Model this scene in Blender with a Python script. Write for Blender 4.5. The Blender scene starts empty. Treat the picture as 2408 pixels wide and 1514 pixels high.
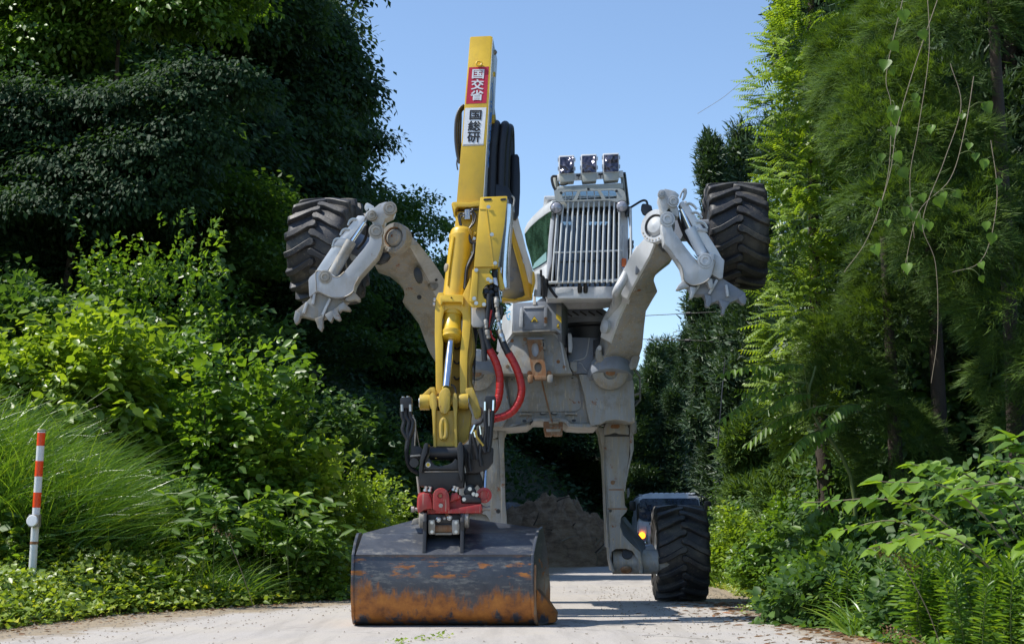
import bpy, bmesh, math, random
import numpy as np
from mathutils import Vector, Matrix, Quaternion
R = math.radians
random.seed(11)
rng = np.random.default_rng(7)
scene = bpy.context.scene

# ------------------------------------------------------------------ camera, sky, sun, exposure
CAMZ = 0.96
PITCH = math.atan(483 / 3400.0)
cam_data = bpy.data.cameras.new('camera'); cam = bpy.data.objects.new('camera', cam_data)
scene.collection.objects.link(cam); scene.camera = cam
cam.location = (0, 0, CAMZ); cam.rotation_euler = (math.pi / 2 + PITCH, 0, 0)
cam_data.sensor_width = 36; cam_data.lens = 36 * 3400 / 2408.0
cam_data.clip_start = 0.1; cam_data.clip_end = 3000
cam_data.dof.use_dof = True; cam_data.dof.focus_distance = 16.0; cam_data.dof.aperture_fstop = 13.0

SUN_DIR = Vector((-0.575, -0.03, 0.815)).normalized()          # towards the sun
world = bpy.data.worlds.new('World'); scene.world = world; world.use_nodes = True
wn = world.node_tree; wn.nodes.clear()
sky = wn.nodes.new('ShaderNodeTexSky'); sky.sky_type = 'NISHITA'; sky.sun_disc = False
sky.sun_elevation = math.asin(SUN_DIR.z)
sky.sun_rotation = math.atan2(SUN_DIR.x, SUN_DIR.y)
sky.air_density = 1.0; sky.dust_density = 0.15; sky.ozone_density = 2.6; sky.altitude = 300
bg = wn.nodes.new('ShaderNodeBackground'); bg.inputs[1].default_value = 0.15
wo = wn.nodes.new('ShaderNodeOutputWorld')
wn.links.new(sky.outputs[0], bg.inputs[0]); wn.links.new(bg.outputs[0], wo.inputs[0])
sun_data = bpy.data.lights.new('sun', 'SUN'); sun_data.energy = 4.6; sun_data.angle = R(0.53)
sun_data.color = (1.0, 0.955, 0.88)
sun = bpy.data.objects.new('sun', sun_data); scene.collection.objects.link(sun)
sun.rotation_euler = SUN_DIR.to_track_quat('Z', 'Y').to_euler()
vs = scene.view_settings
scene.display_settings.display_device = 'sRGB'
vs.view_transform = 'Standard'; vs.look = 'None'; vs.exposure = 0.43; vs.gamma = 1.0; vs.use_curve_mapping = False
scene.render.engine = 'CYCLES'
cy = scene.cycles
cy.max_bounces = 6; cy.diffuse_bounces = 3; cy.glossy_bounces = 3; cy.transmission_bounces = 5; cy.transparent_max_bounces = 8
cy.caustics_reflective = False; cy.caustics_refractive = False
cy.sample_clamp_indirect = 6.0
try:
    cy.use_denoising = True; cy.denoiser = 'OPENIMAGEDENOISE'; cy.denoising_input_passes = 'RGB_ALBEDO_NORMAL'
except Exception:
    pass

# ------------------------------------------------------------------ measuring helpers
CP, SP = math.cos(PITCH), math.sin(PITCH)
def P(x, y, Y):
    """point of the place seen at sheet position (x, y) at distance Y metres up the road"""
    dx = (x - 1204) / 3400.0; dy = (757 - y) / 3400.0
    t = Y / (CP - dy * SP)
    return Vector((t * dx, Y, CAMZ + t * (SP + dy * CP)))
ZT = {'A': (1700, 100, 1.6817), 'B': (1100, 750, 2.5227), 'C': (2050, 580, 2.163), 'D': (2400, 700, 2.5227),
      'E': (1550, 1000, 2.163), 'F': (1880, 1150, 2.33), 'G': (1380, 1500, 1.409), 'H': (2250, 1650, 1.7814),
      'I': (1580, 1480, 2.912), 'J': (1600, 1800, 3.364), 'K': (1780, 760, 3.0275), 'L': (1850, 1600, 2.7533),
      'M': (2500, 1900, 4.325), 'N': (2550, 1150, 1.893), 'O': (1980, 1180, 4.732), 'S': (0, 0, 1.0), 'X': (0, 0, 0.5879),
      'T': (2080, 900, 4.2065), 'U': (2150, 580, 4.2044), 'V': (1900, 1960, 4.0133), 'W': (0, 1650, 2.5225)}
def D(c, x, y):
    ox, oy, s = ZT[c]
    if c == 'X': return x, y
    return (ox + x / s) / 1.701, (oy + y / s) / 1.701
def Q(c, x, y, Y):
    a, b = D(c, x, y)
    if callable(Y):                                # Y given as a plane  Y(z)
        v = 15.0
        for _ in range(6):
            p = P(a, b, v); v = Y(p.z)
        return P(a, b, v)
    return P(a, b, Y)
def QL(c, pts, Y):
    return [Q(c, x, y, Y) for x, y in pts]
def plane(Y0, z0, k):
    return lambda z: Y0 + k * (z - z0)

# ------------------------------------------------------------------ object helpers
col = scene.collection
WL = {}                                            # world location of every built object
def tag(o, label=None, cat=None, group=None, kind=None):
    if label: o['label'] = label
    if cat: o['category'] = cat
    if group: o['group'] = group
    if kind: o['kind'] = kind
    return o
def empty(name, loc, label=None, cat=None, group=None):
    o = bpy.data.objects.new(name, None); col.objects.link(o)
    o.location = loc; o.empty_display_size = 0.3; WL[o.name] = Vector(loc)
    return tag(o, label, cat, group)
def mk(name, verts, faces, mat, parent=None, bev=0.0, smooth=35, seg=2, centre=True):
    vs_ = [Vector(v) for v in verts]
    c = Vector((0, 0, 0))
    if centre and vs_:
        for v in vs_: c += v
        c /= len(vs_)
    me = bpy.data.meshes.new(name)
    me.from_pydata([v - c for v in vs_], [], faces)
    bm = bmesh.new(); bm.from_mesh(me); bmesh.ops.recalc_face_normals(bm, faces=bm.faces)
    if bev > 0:
        es = [e for e in bm.edges if len(e.link_faces) == 2 and e.calc_face_angle(0) > R(28)]
        if es:
            try: bmesh.ops.bevel(bm, geom=es, offset=bev, segments=seg, affect='EDGES', profile=0.6, clamp_overlap=True)
            except Exception: pass
    bm.to_mesh(me); bm.free(); me.update()
    if smooth:
        me.shade_smooth(); me.set_sharp_from_angle(angle=R(smooth))
    me.materials.append(mat)
    o = bpy.data.objects.new(name, me); col.objects.link(o)
    pl = WL[parent.name] if parent else Vector((0, 0, 0))
    if parent: o.parent = parent
    o.location = c - pl; WL[o.name] = c
    return o
class MB:
    """collects several shapes into one mesh"""
    def __init__(s): s.v = []; s.f = []
    def add(s, vf):
        n = len(s.v); s.v += list(vf[0]); s.f += [[i + n for i in f] for f in vf[1]]; return s
    def build(s, name, mat, parent=None, bev=0.0, smooth=35, seg=2): return mk(name, s.v, s.f, mat, parent, bev, smooth, seg)
def g_prism(front, back):
    """front outline (list of 3-D points) swept by the vector back"""
    b = Vector(back); n = len(front)
    v = [Vector(p) for p in front] + [Vector(p) + b for p in front]
    f = [list(range(n))[::-1], list(range(n, 2 * n))] + [[i, (i + 1) % n, n + (i + 1) % n, n + i] for i in range(n)]
    return v, f
def g_box(x0, x1, y0, y1, z0, z1):
    return g_prism([(x0, y0, z0), (x1, y0, z0), (x1, y0, z1), (x0, y0, z1)], (0, y1 - y0, 0))
def g_loft(rings, caps=True, close=False):
    n = len(rings[0]); v = [p for r in rings for p in r]; f = []
    m = len(rings)
    for i in range(m - 1 if not close else m):
        for j in range(n):
            a = i * n; b = ((i + 1) % m) * n
            f.append([a + j, a + (j + 1) % n, b + (j + 1) % n, b + j])
    if caps and not close:
        f.append(list(range(n))[::-1]); f.append([(m - 1) * n + j for j in range(n)])
    return v, f
def spline(pts, k=6):
    pts = [Vector(p) for p in pts]
    if len(pts) < 3: return pts
    q = [pts[0] * 2 - pts[1]] + pts + [pts[-1] * 2 - pts[-2]]
    out = []
    for i in range(1, len(q) - 2):
        for s in range(k):
            t = s / k
            a, b, c, d = q[i - 1], q[i], q[i + 1], q[i + 2]
            out.append(0.5 * ((2 * b) + (c - a) * t + (2 * a - 5 * b + 4 * c - d) * t * t + (3 * b - a - 3 * c + d) * t ** 3))
    out.append(pts[-1]); return out
def g_tube(pts, r, n=10, k=6, raw=False, caps=True):
    pp = [Vector(p) for p in pts] if raw else spline(pts, k)
    m = len(pp); rings = []
    t0 = (pp[1] - pp[0]).normalized()
    up = Vector((0, 0, 1)) if abs(t0.z) < 0.9 else Vector((0, 1, 0))
    nrm = t0.cross(up).normalized()
    for i, p in enumerate(pp):
        t = (pp[min(i + 1, m - 1)] - pp[max(i - 1, 0)])
        if t.length < 1e-7: t = t0
        t.normalize()
        nrm = (nrm - t * nrm.dot(t)); nrm.normalize(); b = t.cross(nrm)
        rr = r(i / max(1, m - 1)) if callable(r) else (r[0] + (r[1] - r[0]) * i / (m - 1) if isinstance(r, tuple) else r)
        rings.append([p + (nrm * math.cos(a) + b * math.sin(a)) * rr for a in [2 * math.pi * j / n for j in range(n)]])
    return g_loft(rings, caps)
def g_cyl(a, b, r, n=24, r2=None):
    a, b = Vector(a), Vector(b)
    return g_tube([a, b], (r, r if r2 is None else r2), n=n, raw=True)
def g_lathe(c, axis, prof, n=32):
    """prof: list of (distance along the axis, radius)"""
    ax = Vector(axis).normalized(); up = Vector((0, 0, 1)) if abs(ax.z) < 0.9 else Vector((0, 1, 0))
    u = ax.cross(up).normalized(); w = ax.cross(u); c = Vector(c)
    rings = [[c + ax * d + (u * math.cos(2 * math.pi * j / n) + w * math.sin(2 * math.pi * j / n)) * max(r, 1e-4) for j in range(n)] for d, r in prof]
    return g_loft(rings, True)
def g_bar(a, b, w, h, up=(0, 0, 1)):
    """a square bar from a to b: w across, h along up"""
    a, b = Vector(a), Vector(b); t = (b - a).normalized(); s = t.cross(Vector(up))
    if s.length < 1e-4: s = t.cross(Vector((0, 1, 0)))
    s.normalize(); u = s.cross(t)
    ring = lambda p: [p + s * w / 2 + u * h / 2, p - s * w / 2 + u * h / 2, p - s * w / 2 - u * h / 2, p + s * w / 2 - u * h / 2]
    return g_loft([ring(a), ring(b)])
def plate(name, c, pts, Y, back, mat, parent, bev=0.006, smooth=35, dy=0.0):
    fr = QL(c, pts, Y)
    if dy: fr = [p + Vector((0, dy, 0)) for p in fr]
    if not hasattr(back, '__len__'): back = (0, back, 0)
    v, f = g_prism(fr, back)
    return mk(name, v, f, mat, parent, bev, smooth)
def arc(cx, cy_, rx, ry, a0, a1, n=10):
    return [(cx + rx * math.cos(R(a0 + (a1 - a0) * i / n)), cy_ - ry * math.sin(R(a0 + (a1 - a0) * i / n))) for i in range(n + 1)]

# ------------------------------------------------------------------ materials
def newmat(name):
    m = bpy.data.materials.new(name); m.use_nodes = True; nt = m.node_tree
    return m, nt, nt.nodes['Principled BSDF']
def nd(nt, typ, **kw):
    n = nt.nodes.new(typ)
    for k, v in kw.items():
        if k.startswith('i_'): n.inputs[int(k[2:])].default_value = v
        else: setattr(n, k, v)
    return n
def ramp(nt, fac, stops):
    r = nt.nodes.new('ShaderNodeValToRGB'); e = r.color_ramp.elements
    while len(e) < len(stops): e.new(0.5)
    for el, (p, c) in zip(e, stops):
        el.position = p; el.color = c if len(c) == 4 else (*c, 1)
    nt.links.new(fac, r.inputs[0]); return r.outputs[0]
def noise(nt, vec, scale, detail=4, rough=0.55):
    n = nt.nodes.new('ShaderNodeTexNoise'); n.inputs['Scale'].default_value = scale
    n.inputs['Detail'].default_value = detail; n.inputs['Roughness'].default_value = rough
    nt.links.new(vec, n.inputs['Vector']); return n.outputs['Fac']
def mixc(nt, fac, a, b, mode='MIX'):
    m = nt.nodes.new('ShaderNodeMix'); m.data_type = 'RGBA'; m.blend_type = mode; m.clamp_factor = True
    if isinstance(fac, (int, float)): m.inputs[0].default_value = fac
    else: nt.links.new(fac, m.inputs[0])
    for i, c in ((6, a), (7, b)):
        if isinstance(c, tuple): m.inputs[i].default_value = (*c[:3], 1)
        else: nt.links.new(c, m.inputs[i])
    return m.outputs[2]
def math_(nt, op, a, b=None):
    m = nt.nodes.new('ShaderNodeMath'); m.operation = op
    for i, v in ((0, a), (1, b)):
        if v is None: continue
        if isinstance(v, (int, float)): m.inputs[i].default_value = v
        else: nt.links.new(v, m.inputs[i])
    return m.outputs[0]
def bump(nt, h, strength, dist, bs):
    b = nt.nodes.new('ShaderNodeBump'); b.inputs['Strength'].default_value = strength; b.inputs['Distance'].default_value = dist
    nt.links.new(h, b.inputs['Height']); nt.links.new(b.outputs[0], bs.inputs['Normal'])
def paint(name, c, rough=0.35, dust=0.3, dustc=(0.30, 0.25, 0.18), rust=0.0, metal=0.0, chips=0.0, coat=0.0, streak=True):
    m, nt, bs = newmat(name)
    geo = nd(nt, 'ShaderNodeNewGeometry'); pos = geo.outputs['Position']
    base = c
    big = noise(nt, pos, 2.3, 5); fine = noise(nt, pos, 38, 5, 0.7)
    v1 = mixc(nt, ramp(nt, big, [(0.35, (0, 0, 0)), (0.7, (1, 1, 1))]), tuple(x * 0.80 for x in c), tuple(min(1, x * 1.06) for x in c))
    out = v1
    if dust > 0:
        mp = nd(nt, 'ShaderNodeMapping'); mp.inputs['Scale'].default_value = (9, 9, 1.6); nt.links.new(pos, mp.inputs[0])
        st = noise(nt, mp.outputs[0], 1.6, 6, 0.65) if streak else noise(nt, pos, 4, 6, 0.65)
        out = mixc(nt, math_(nt, 'MULTIPLY', ramp(nt, st, [(0.47, (0, 0, 0)), (0.62, (1, 1, 1))]), dust), out, dustc)
    # grime in broad soft patches, then run marks and scuffs
    gr = ramp(nt, noise(nt, pos, 3.1, 7, 0.7), [(0.50, (0, 0, 0)), (0.62, (1, 1, 1))])
    out = mixc(nt, math_(nt, 'MULTIPLY', gr, 0.04 + dust * 0.85), out, tuple(x * 0.5 for x in dustc))
    if chips > 0:
        mp3 = nd(nt, 'ShaderNodeMapping'); mp3.inputs['Scale'].default_value = (1, 1, .35); mp3.inputs['Rotation'].default_value = (0, R(14), 0); nt.links.new(pos, mp3.inputs[0])
        ch = noise(nt, mp3.outputs[0], 15, 7, 0.78)
        out = mixc(nt, ramp(nt, ch, [(0.68 - chips * 0.09, (0, 0, 0)), (0.70 - chips * 0.09, (1, 1, 1))]), out, (0.44, 0.38, 0.27))
        sc_ = nd(nt, 'ShaderNodeMapping'); sc_.inputs['Scale'].default_value = (60, 60, 2.2); sc_.inputs['Rotation'].default_value = (0, R(-8), 0); nt.links.new(pos, sc_.inputs[0])
        out = mixc(nt, math_(nt, 'MULTIPLY', ramp(nt, noise(nt, sc_.outputs[0], 1, 3, 0.6), [(0.62, (0, 0, 0)), (0.66, (1, 1, 1))]), min(1, chips * 1.5)), out, (0.46, 0.40, 0.30))
    if rust > 0:
        rn = noise(nt, pos, 6.5, 8, 0.72)
        out = mixc(nt, ramp(nt, rn, [(0.67 - rust * 0.25, (0, 0, 0)), (0.72 - rust * 0.25, (1, 1, 1))]), out,
                   ramp(nt, fine, [(0.3, (0.10, 0.035, 0.012)), (0.7, (0.33, 0.12, 0.03))]))
    nt.links.new(out, bs.inputs['Base Color'])
    rr = nt.nodes.new('ShaderNodeMapRange'); rr.inputs[3].default_value = max(0.05, rough - 0.08); rr.inputs[4].default_value = min(1, rough + 0.22)
    nt.links.new(big, rr.inputs[0]); nt.links.new(rr.outputs[0], bs.inputs['Roughness'])
    bs.inputs['Metallic'].default_value = metal
    if coat: bs.inputs['Coat Weight'].default_value = coat
    bump(nt, fine, 0.12, 0.004, bs)
    return m
def plainmat(name, c, rough=0.5, metal=0.0, emit=None, es=1.0, spec=0.5, bumpy=0.0):
    m, nt, bs = newmat(name)
    geo = nd(nt, 'ShaderNodeNewGeometry'); n = noise(nt, geo.outputs['Position'], 14, 5, 0.6)
    nt.links.new(mixc(nt, n, tuple(x * 0.82 for x in c), tuple(min(1, x * 1.15) for x in c)), bs.inputs['Base Color'])
    bs.inputs['Roughness'].default_value = rough; bs.inputs['Metallic'].default_value = metal
    bs.inputs['Specular IOR Level'].default_value = spec
    if emit: bs.inputs['Emission Color'].default_value = (*emit, 1); bs.inputs['Emission Strength'].default_value = es
    if bumpy: bump(nt, noise(nt, geo.outputs['Position'], 60, 5, 0.6), bumpy, 0.01, bs)
    return m
M = {}
M['yellow'] = paint('yellow_paint', (0.74, 0.475, 0.032), 0.30, 0.10, (0.36, 0.27, 0.10), chips=0.0, coat=0.25)
M['yellow_dirty'] = paint('worn_yellow_paint', (0.56, 0.385, 0.045), 0.42, 0.35, (0.24, 0.18, 0.07), rust=0.08, chips=0.2)
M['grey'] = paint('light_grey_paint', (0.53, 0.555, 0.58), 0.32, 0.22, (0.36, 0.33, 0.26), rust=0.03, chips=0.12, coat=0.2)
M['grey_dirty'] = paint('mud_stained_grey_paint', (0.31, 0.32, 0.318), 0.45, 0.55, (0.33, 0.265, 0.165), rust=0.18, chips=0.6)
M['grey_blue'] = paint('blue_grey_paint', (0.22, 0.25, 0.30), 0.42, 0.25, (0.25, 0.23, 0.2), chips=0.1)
M['white'] = paint('off_white_paint', (0.74, 0.77, 0.80), 0.28, 0.06, (0.46, 0.43, 0.36), chips=0.05, coat=0.3)
M['bar'] = paint('white_bar_paint', (0.60, 0.63, 0.63), 0.28, 0.1, (0.4, 0.38, 0.3), coat=0.4)
M['visor'] = paint('cab_visor_paint', (0.40, 0.42, 0.40), 0.35, 0.4, (0.42, 0.40, 0.28))
M['black'] = plainmat('black_steel', (0.02, 0.021, 0.023), 0.45, bumpy=0.15)
M['hose'] = plainmat('black_rubber_hose', (0.018, 0.018, 0.02), 0.42, bumpy=0.1)
M['red'] = paint('red_paint', (0.42, 0.03, 0.028), 0.42, 0.4, (0.30, 0.10, 0.08), chips=0.3)
M['redhose'] = plainmat('red_spiral_hose_guard', (0.42, 0.018, 0.014), 0.38)
M['chrome'] = plainmat('chrome_rod', (0.75, 0.78, 0.82), 0.12, 1.0)
M['steel'] = plainmat('zinc_steel', (0.55, 0.55, 0.54), 0.32, 0.9)
M['dull_steel'] = paint('scuffed_steel', (0.40, 0.38, 0.34), 0.5, 0.5, (0.3, 0.24, 0.15), rust=0.12, metal=0.4)
M['rust'] = paint('rusty_steel', (0.26, 0.12, 0.05), 0.75, 0.5, (0.36, 0.31, 0.22), rust=0.35)
M['amber'] = plainmat('amber_lens', (0.85, 0.16, 0.01), 0.2)
M['clear_lens'] = plainmat('clear_lens', (0.38, 0.38, 0.42), 0.08, 0.3)
M['black_plastic'] = plainmat('black_plastic', (0.015, 0.016, 0.018), 0.35)
M['sticker_yellow'] = plainmat('warning_yellow', (0.70, 0.50, 0.03), 0.45)
M['sticker_red'] = plainmat('sticker_red', (0.50, 0.022, 0.05), 0.4)
M['sticker_white'] = plainmat('sticker_white', (0.72, 0.74, 0.76), 0.4)
M['ink'] = plainmat('black_ink', (0.012, 0.012, 0.014), 0.5)
M['blue_ink'] = plainmat('blue_ink', (0.05, 0.17, 0.42), 0.4)
M['cyan_ink'] = plainmat('light_blue_ink', (0.16, 0.55, 0.85), 0.4)
def rubber(name):
    m, nt, bs = newmat(name)
    geo = nd(nt, 'ShaderNodeNewGeometry'); pos = geo.outputs['Position']
    d = ramp(nt, noise(nt, pos, 3.5, 7, 0.7), [(0.48, (0, 0, 0)), (0.74, (1, 1, 1))])
    c = mixc(nt, d, (0.022, 0.022, 0.025), (0.105, 0.095, 0.075))
    c = mixc(nt, ramp(nt, noise(nt, pos, 45, 5, 0.7), [(0.60, (0, 0, 0)), (0.66, (1, 1, 1))]), c, (0.17, 0.14, 0.095))
    nt.links.new(c, bs.inputs['Base Color']); bs.inputs['Roughness'].default_value = 0.52
    bump(nt, noise(nt, pos, 40, 6, 0.7), 0.25, 0.01, bs); return m
M['rubber'] = rubber('dusty_tyre_rubber')
def bucketmat():
    m, nt, bs = newmat('worn_black_bucket_steel')
    geo = nd(nt, 'ShaderNodeNewGeometry'); pos = geo.outputs['Position']
    sep = nd(nt, 'ShaderNodeSeparateXYZ'); nt.links.new(pos, sep.inputs[0]); z = sep.outputs[2]
    mpb = nd(nt, 'ShaderNodeMapping'); mpb.inputs['Scale'].default_value = (1.6, 1, .45); nt.links.new(pos, mpb.inputs[0])
    n1 = noise(nt, mpb.outputs[0], 3.6, 9, 0.74); n2 = noise(nt, pos, 7, 9, 0.72); n3 = noise(nt, pos, 1.5, 6, 0.7)
    c = mixc(nt, ramp(nt, n3, [(0.4, (0, 0, 0)), (0.7, (1, 1, 1))]), (0.022, 0.028, 0.042), (0.075, 0.082, 0.095))
    mp = nd(nt, 'ShaderNodeMapping'); mp.inputs['Scale'].default_value = (1.0, 1, 3.4); nt.links.new(pos, mp.inputs[0])
    sc = noise(nt, mp.outputs[0], 5.2, 9, 0.75)
    c = mixc(nt, ramp(nt, sc, [(0.52, (0, 0, 0)), (0.66, (1, 1, 1))]), c, (0.17, 0.165, 0.15))
    # the lower belly is worn down to bright rust, with ragged upper edge; a few patches higher up
    zr = math_(nt, 'ADD', z, math_(nt, 'MULTIPLY', math_(nt, 'SUBTRACT', n1, 0.5), 0.95))
    low = ramp(nt, zr, [(0.25, (1, 1, 1)), (0.30, (.55, .55, .55)), (0.37, (0, 0, 0))])
    up = ramp(nt, zr, [(0.015, (0, 0, 0)), (0.09, (1, 1, 1))])
    band = math_(nt, 'MULTIPLY', low, up)
    mp2 = nd(nt, 'ShaderNodeMapping'); mp2.inputs['Scale'].default_value = (1.2, 1, 5); nt.links.new(pos, mp2.inputs[0])
    pat = ramp(nt, noise(nt, mp2.outputs[0], 2.1, 7, 0.7), [(0.54, (0, 0, 0)), (0.60, (1, 1, 1))])
    pz = ramp(nt, z, [(0.45, (0, 0, 0)), (0.5, (1, 1, 1)), (0.64, (1, 1, 1)), (0.70, (0, 0, 0))])
    allr = math_(nt, 'MAXIMUM', band, math_(nt, 'MULTIPLY', pat, pz))
    rc = ramp(nt, n2, [(0.3, (0.13, 0.045, 0.014)), (0.5, (0.34, 0.12, 0.02)), (0.7, (0.48, 0.19, 0.03))])
    nt.links.new(mixc(nt, allr, c, rc), bs.inputs['Base Color'])
    rg = mixc(nt, allr, (0.36, 0.36, 0.36), (0.7, 0.7, 0.7)); nt.links.new(rg, bs.inputs['Roughness'])
    bs.inputs['Specular IOR Level'].default_value = 0.6
    bump(nt, math_(nt, 'ADD', n2, math_(nt, 'MULTIPLY', noise(nt, pos, 1.8, 2, .5), 3.0)), 0.35, 0.012, bs); return m
M['bucket'] = bucketmat()
def glassmat(name, tint=(0.55, 0.72, 0.68), rough=0.02, opac=0.0):
    m, nt, bs = newmat(name)
    bs.inputs['Base Color'].default_value = (*tint, 1); bs.inputs['Roughness'].default_value = rough
    bs.inputs['Transmission Weight'].default_value = 1.0; bs.inputs['IOR'].default_value = 1.45
    return m
def thin_glass(name, tint, refl=0.10, film=0.0, fc=(.2, .3, .25)):
    m = bpy.data.materials.new(name); m.use_nodes = True; nt = m.node_tree; nt.nodes.clear()
    out = nd(nt, 'ShaderNodeOutputMaterial'); tr = nd(nt, 'ShaderNodeBsdfTransparent'); tr.inputs[0].default_value = (*tint, 1)
    gl = nd(nt, 'ShaderNodeBsdfGlossy'); gl.inputs['Roughness'].default_value = 0.02
    fr = nd(nt, 'ShaderNodeFresnel'); fr.inputs[0].default_value = 1.5
    mx = nd(nt, 'ShaderNodeMixShader'); nt.links.new(math_(nt, 'ADD', fr.outputs[0], refl - 0.04), mx.inputs[0])
    nt.links.new(tr.outputs[0], mx.inputs[1]); nt.links.new(gl.outputs[0], mx.inputs[2])
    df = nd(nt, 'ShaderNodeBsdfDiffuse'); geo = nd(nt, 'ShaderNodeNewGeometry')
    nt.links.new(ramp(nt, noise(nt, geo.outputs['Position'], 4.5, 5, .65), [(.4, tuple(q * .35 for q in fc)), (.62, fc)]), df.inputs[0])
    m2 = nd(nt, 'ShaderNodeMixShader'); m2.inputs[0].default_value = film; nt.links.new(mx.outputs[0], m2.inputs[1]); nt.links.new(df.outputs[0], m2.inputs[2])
    nt.links.new(m2.outputs[0], out.inputs[0])
    return m
M['glass'] = thin_glass('cab_glass', (0.62, 0.68, 0.70), 0.10, .07, (.4, .42, .42))
M['glass_dark'] = thin_glass('tinted_side_glass', (0.42, 0.60, 0.50), 0.22, .30, (.10, .22, .14))  # green diffuse film paints the dark wood's reflection over the tinted glass
M['truck_glass'] = thin_glass('truck_windscreen_glass', (0.30, 0.36, 0.42), 0.03, .45, (.17, .23, .32))  # blue-grey film paints in the windscreen's reflection as a fixed colour
# ================================================================== the walking excavator
ex = empty('walking_excavator', (0.2, 17.6, 0.0),
           'grey and yellow walking excavator standing high on its stretched hind legs, bucket on the road', 'excavator')
stickY = plane(14.80, 1.6, 0.215)
def off(pl, d): return lambda z: pl(z) + d
def text_on(name, body, c, box, Y, mat, parent, bold=0.0, dy=-0.006, extr=0.0015, skew=0.0, vertical=False):
    """flat lettering fitted to the sheet box (x0, y0, x1, y1) on the plane Y"""
    cu = bpy.data.curves.new(name, 'FONT'); cu.body = body; cu.size = 1.0; cu.offset = 0.0; cu.extrude = 0.0; cu.shear = skew
    cu.resolution_u = 3
    tmp = bpy.data.objects.new(name + '_tmp', cu); col.objects.link(tmp)
    bpy.context.view_layer.update()
    me = bpy.data.meshes.new_from_object(tmp.evaluated_get(bpy.context.evaluated_depsgraph_get()))
    bpy.data.objects.remove(tmp); bpy.data.curves.remove(cu)
    n = len(me.vertices)
    if n == 0: return None
    a = np.empty(n * 3); me.vertices.foreach_get('co', a); a = a.reshape(-1, 3)
    mn, mx = a.min(0), a.max(0)
    u = (a[:, 0] - mn[0]) / max(1e-6, mx[0] - mn[0]); w = (a[:, 1] - mn[1]) / max(1e-6, mx[1] - mn[1])
    if vertical: u, w = 1 - w, u
    if len(box) == 4:
        x0, y0, x1, y1 = box
        p00, p10, p01, p11 = [Q(c, x, y, Y) for x, y in ((x0, y1), (x1, y1), (x0, y0), (x1, y0))]
    else:
        p01, p11, p10, p00 = [Q(c, x, y, Y) for x, y in (box[0:2], box[2:4], box[4:6], box[6:8])]
    vv = []; ff = []; base = [list(p.vertices) for p in me.polygons]
    sh = [(0, 0)] if bold <= 0 else [(0, 0), (bold, 0), (-bold, 0), (0, bold), (0, -bold), (bold * .7, bold * .7), (-bold * .7, -bold * .7), (bold * .7, -bold * .7), (-bold * .7, bold * .7)]
    uw = [(u[i], w[i]) for i in range(n)]
    for q, (sx, sy) in enumerate(sh):
      ff += [[k + q * n for k in f_] for f_ in base]
      for i in range(n):
        u_, w_ = uw[i][0] + sx, uw[i][1] + sy
        p = p00 * (1 - u_) * (1 - w_) + p10 * u_ * (1 - w_) + p01 * (1 - u_) * w_ + p11 * u_ * w_
        vv.append(p + Vector((0, dy - 0.0003 * q, 0)))
    bpy.data.meshes.remove(me)
    return mk(name, vv, ff, mat, parent, 0, 0)
def bolt(c, x, y, Y, parent, r=0.016, mat=None, name='bolt', h=0.014):
    p = Q(c, x, y, Y)
    v, f = g_lathe(p, (0, -1, 0), [(-0.003, r * 1.45), (0.003, r * 1.45), (0.003, r), (h, r * 0.95), (h, 0.001)], 8)
    return mk(name, v, f, mat or M['steel'], parent, 0, 30)

# ---------------------------------------------------------------- wheels
def lug_mesh(w, Rc, Rt, side, nl):
    path = []
    W = w / 2
    pitch = 2 * math.pi / nl
    for i, (u, ph, r) in enumerate([(-0.035, -0.02, 1), (0.0, 0.0, 1), (0.07, 0.055, 1), (0.15, 0.15, 1), (0.23, 0.24, 1), (0.31, 0.30, 1), (0.345, 0.325, 0.93), (0.362, 0.335, 0.62), (0.362, 0.345, 0.15)]):
        path.append((u * w / 0.71, ph * 0.78, r))
    v = []; f = []
    for i, (u, ph, r) in enumerate(path):
        hw_t = 0.026 + (0.012 if i == 1 else 0) + 0.006 * (i / 8); hw_b = hw_t + 0.013
        if i == 0: hw_t *= 0.7
        crown = 0.018 * (u / W) ** 2
        rt = Rc + (Rt - Rc) * r - crown; rb = Rc - 0.03 - crown
        if i >= 7: rt -= 0.03 + 0.05 * (i - 7); rb = rt - 0.06
        j = path[min(i + 1, len(path) - 1)]; k = path[max(i - 1, 0)]
        du = j[0] - k[0]; dp = (j[1] - k[1]) * Rc; L = math.hypot(du, dp) or 1
        nu, npz = -dp / L, du / L
        if i >= 7: nu, npz = 0, 1
        for hw, rr in ((-hw_b, rb), (-hw_t, rt), (hw_t, rt), (hw_b, rb)):
            uu = u + nu * hw; pp = ph + npz * hw / Rc
            v.append((side * uu, -rr * math.cos(pp), -rr * math.sin(pp)))
    n = len(path)
    for i in range(n - 1):
        a, b = i * 4, i * 4 + 4
        for q in range(3): f.append([a + q, a + q + 1, b + q + 1, b + q])
    f.append([0, 1, 2, 3]); f.append([(n - 1) * 4 + q for q in (3, 2, 1, 0)])
    me = bpy.data.meshes.new('lug'); me.from_pydata(v, [], f)
    bm = bmesh.new(); bm.from_mesh(me); bmesh.ops.recalc_face_normals(bm, faces=bm.faces)
    es = [e for e in bm.edges if len(e.link_faces) == 2 and e.calc_face_angle(0) > R(35)]
    bmesh.ops.bevel(bm, geom=es, offset=0.006, segments=1, affect='EDGES')
    bm.to_mesh(me); bm.free(); me.shade_smooth(); me.set_sharp_from_angle(angle=R(40)); me.materials.append(M['rubber']); return me
NL = 17; TW, RC, RT = 0.67, 0.57, 0.635
LUGS = [lug_mesh(TW, RC, RT, s, NL) for s in (1, -1)]
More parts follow.
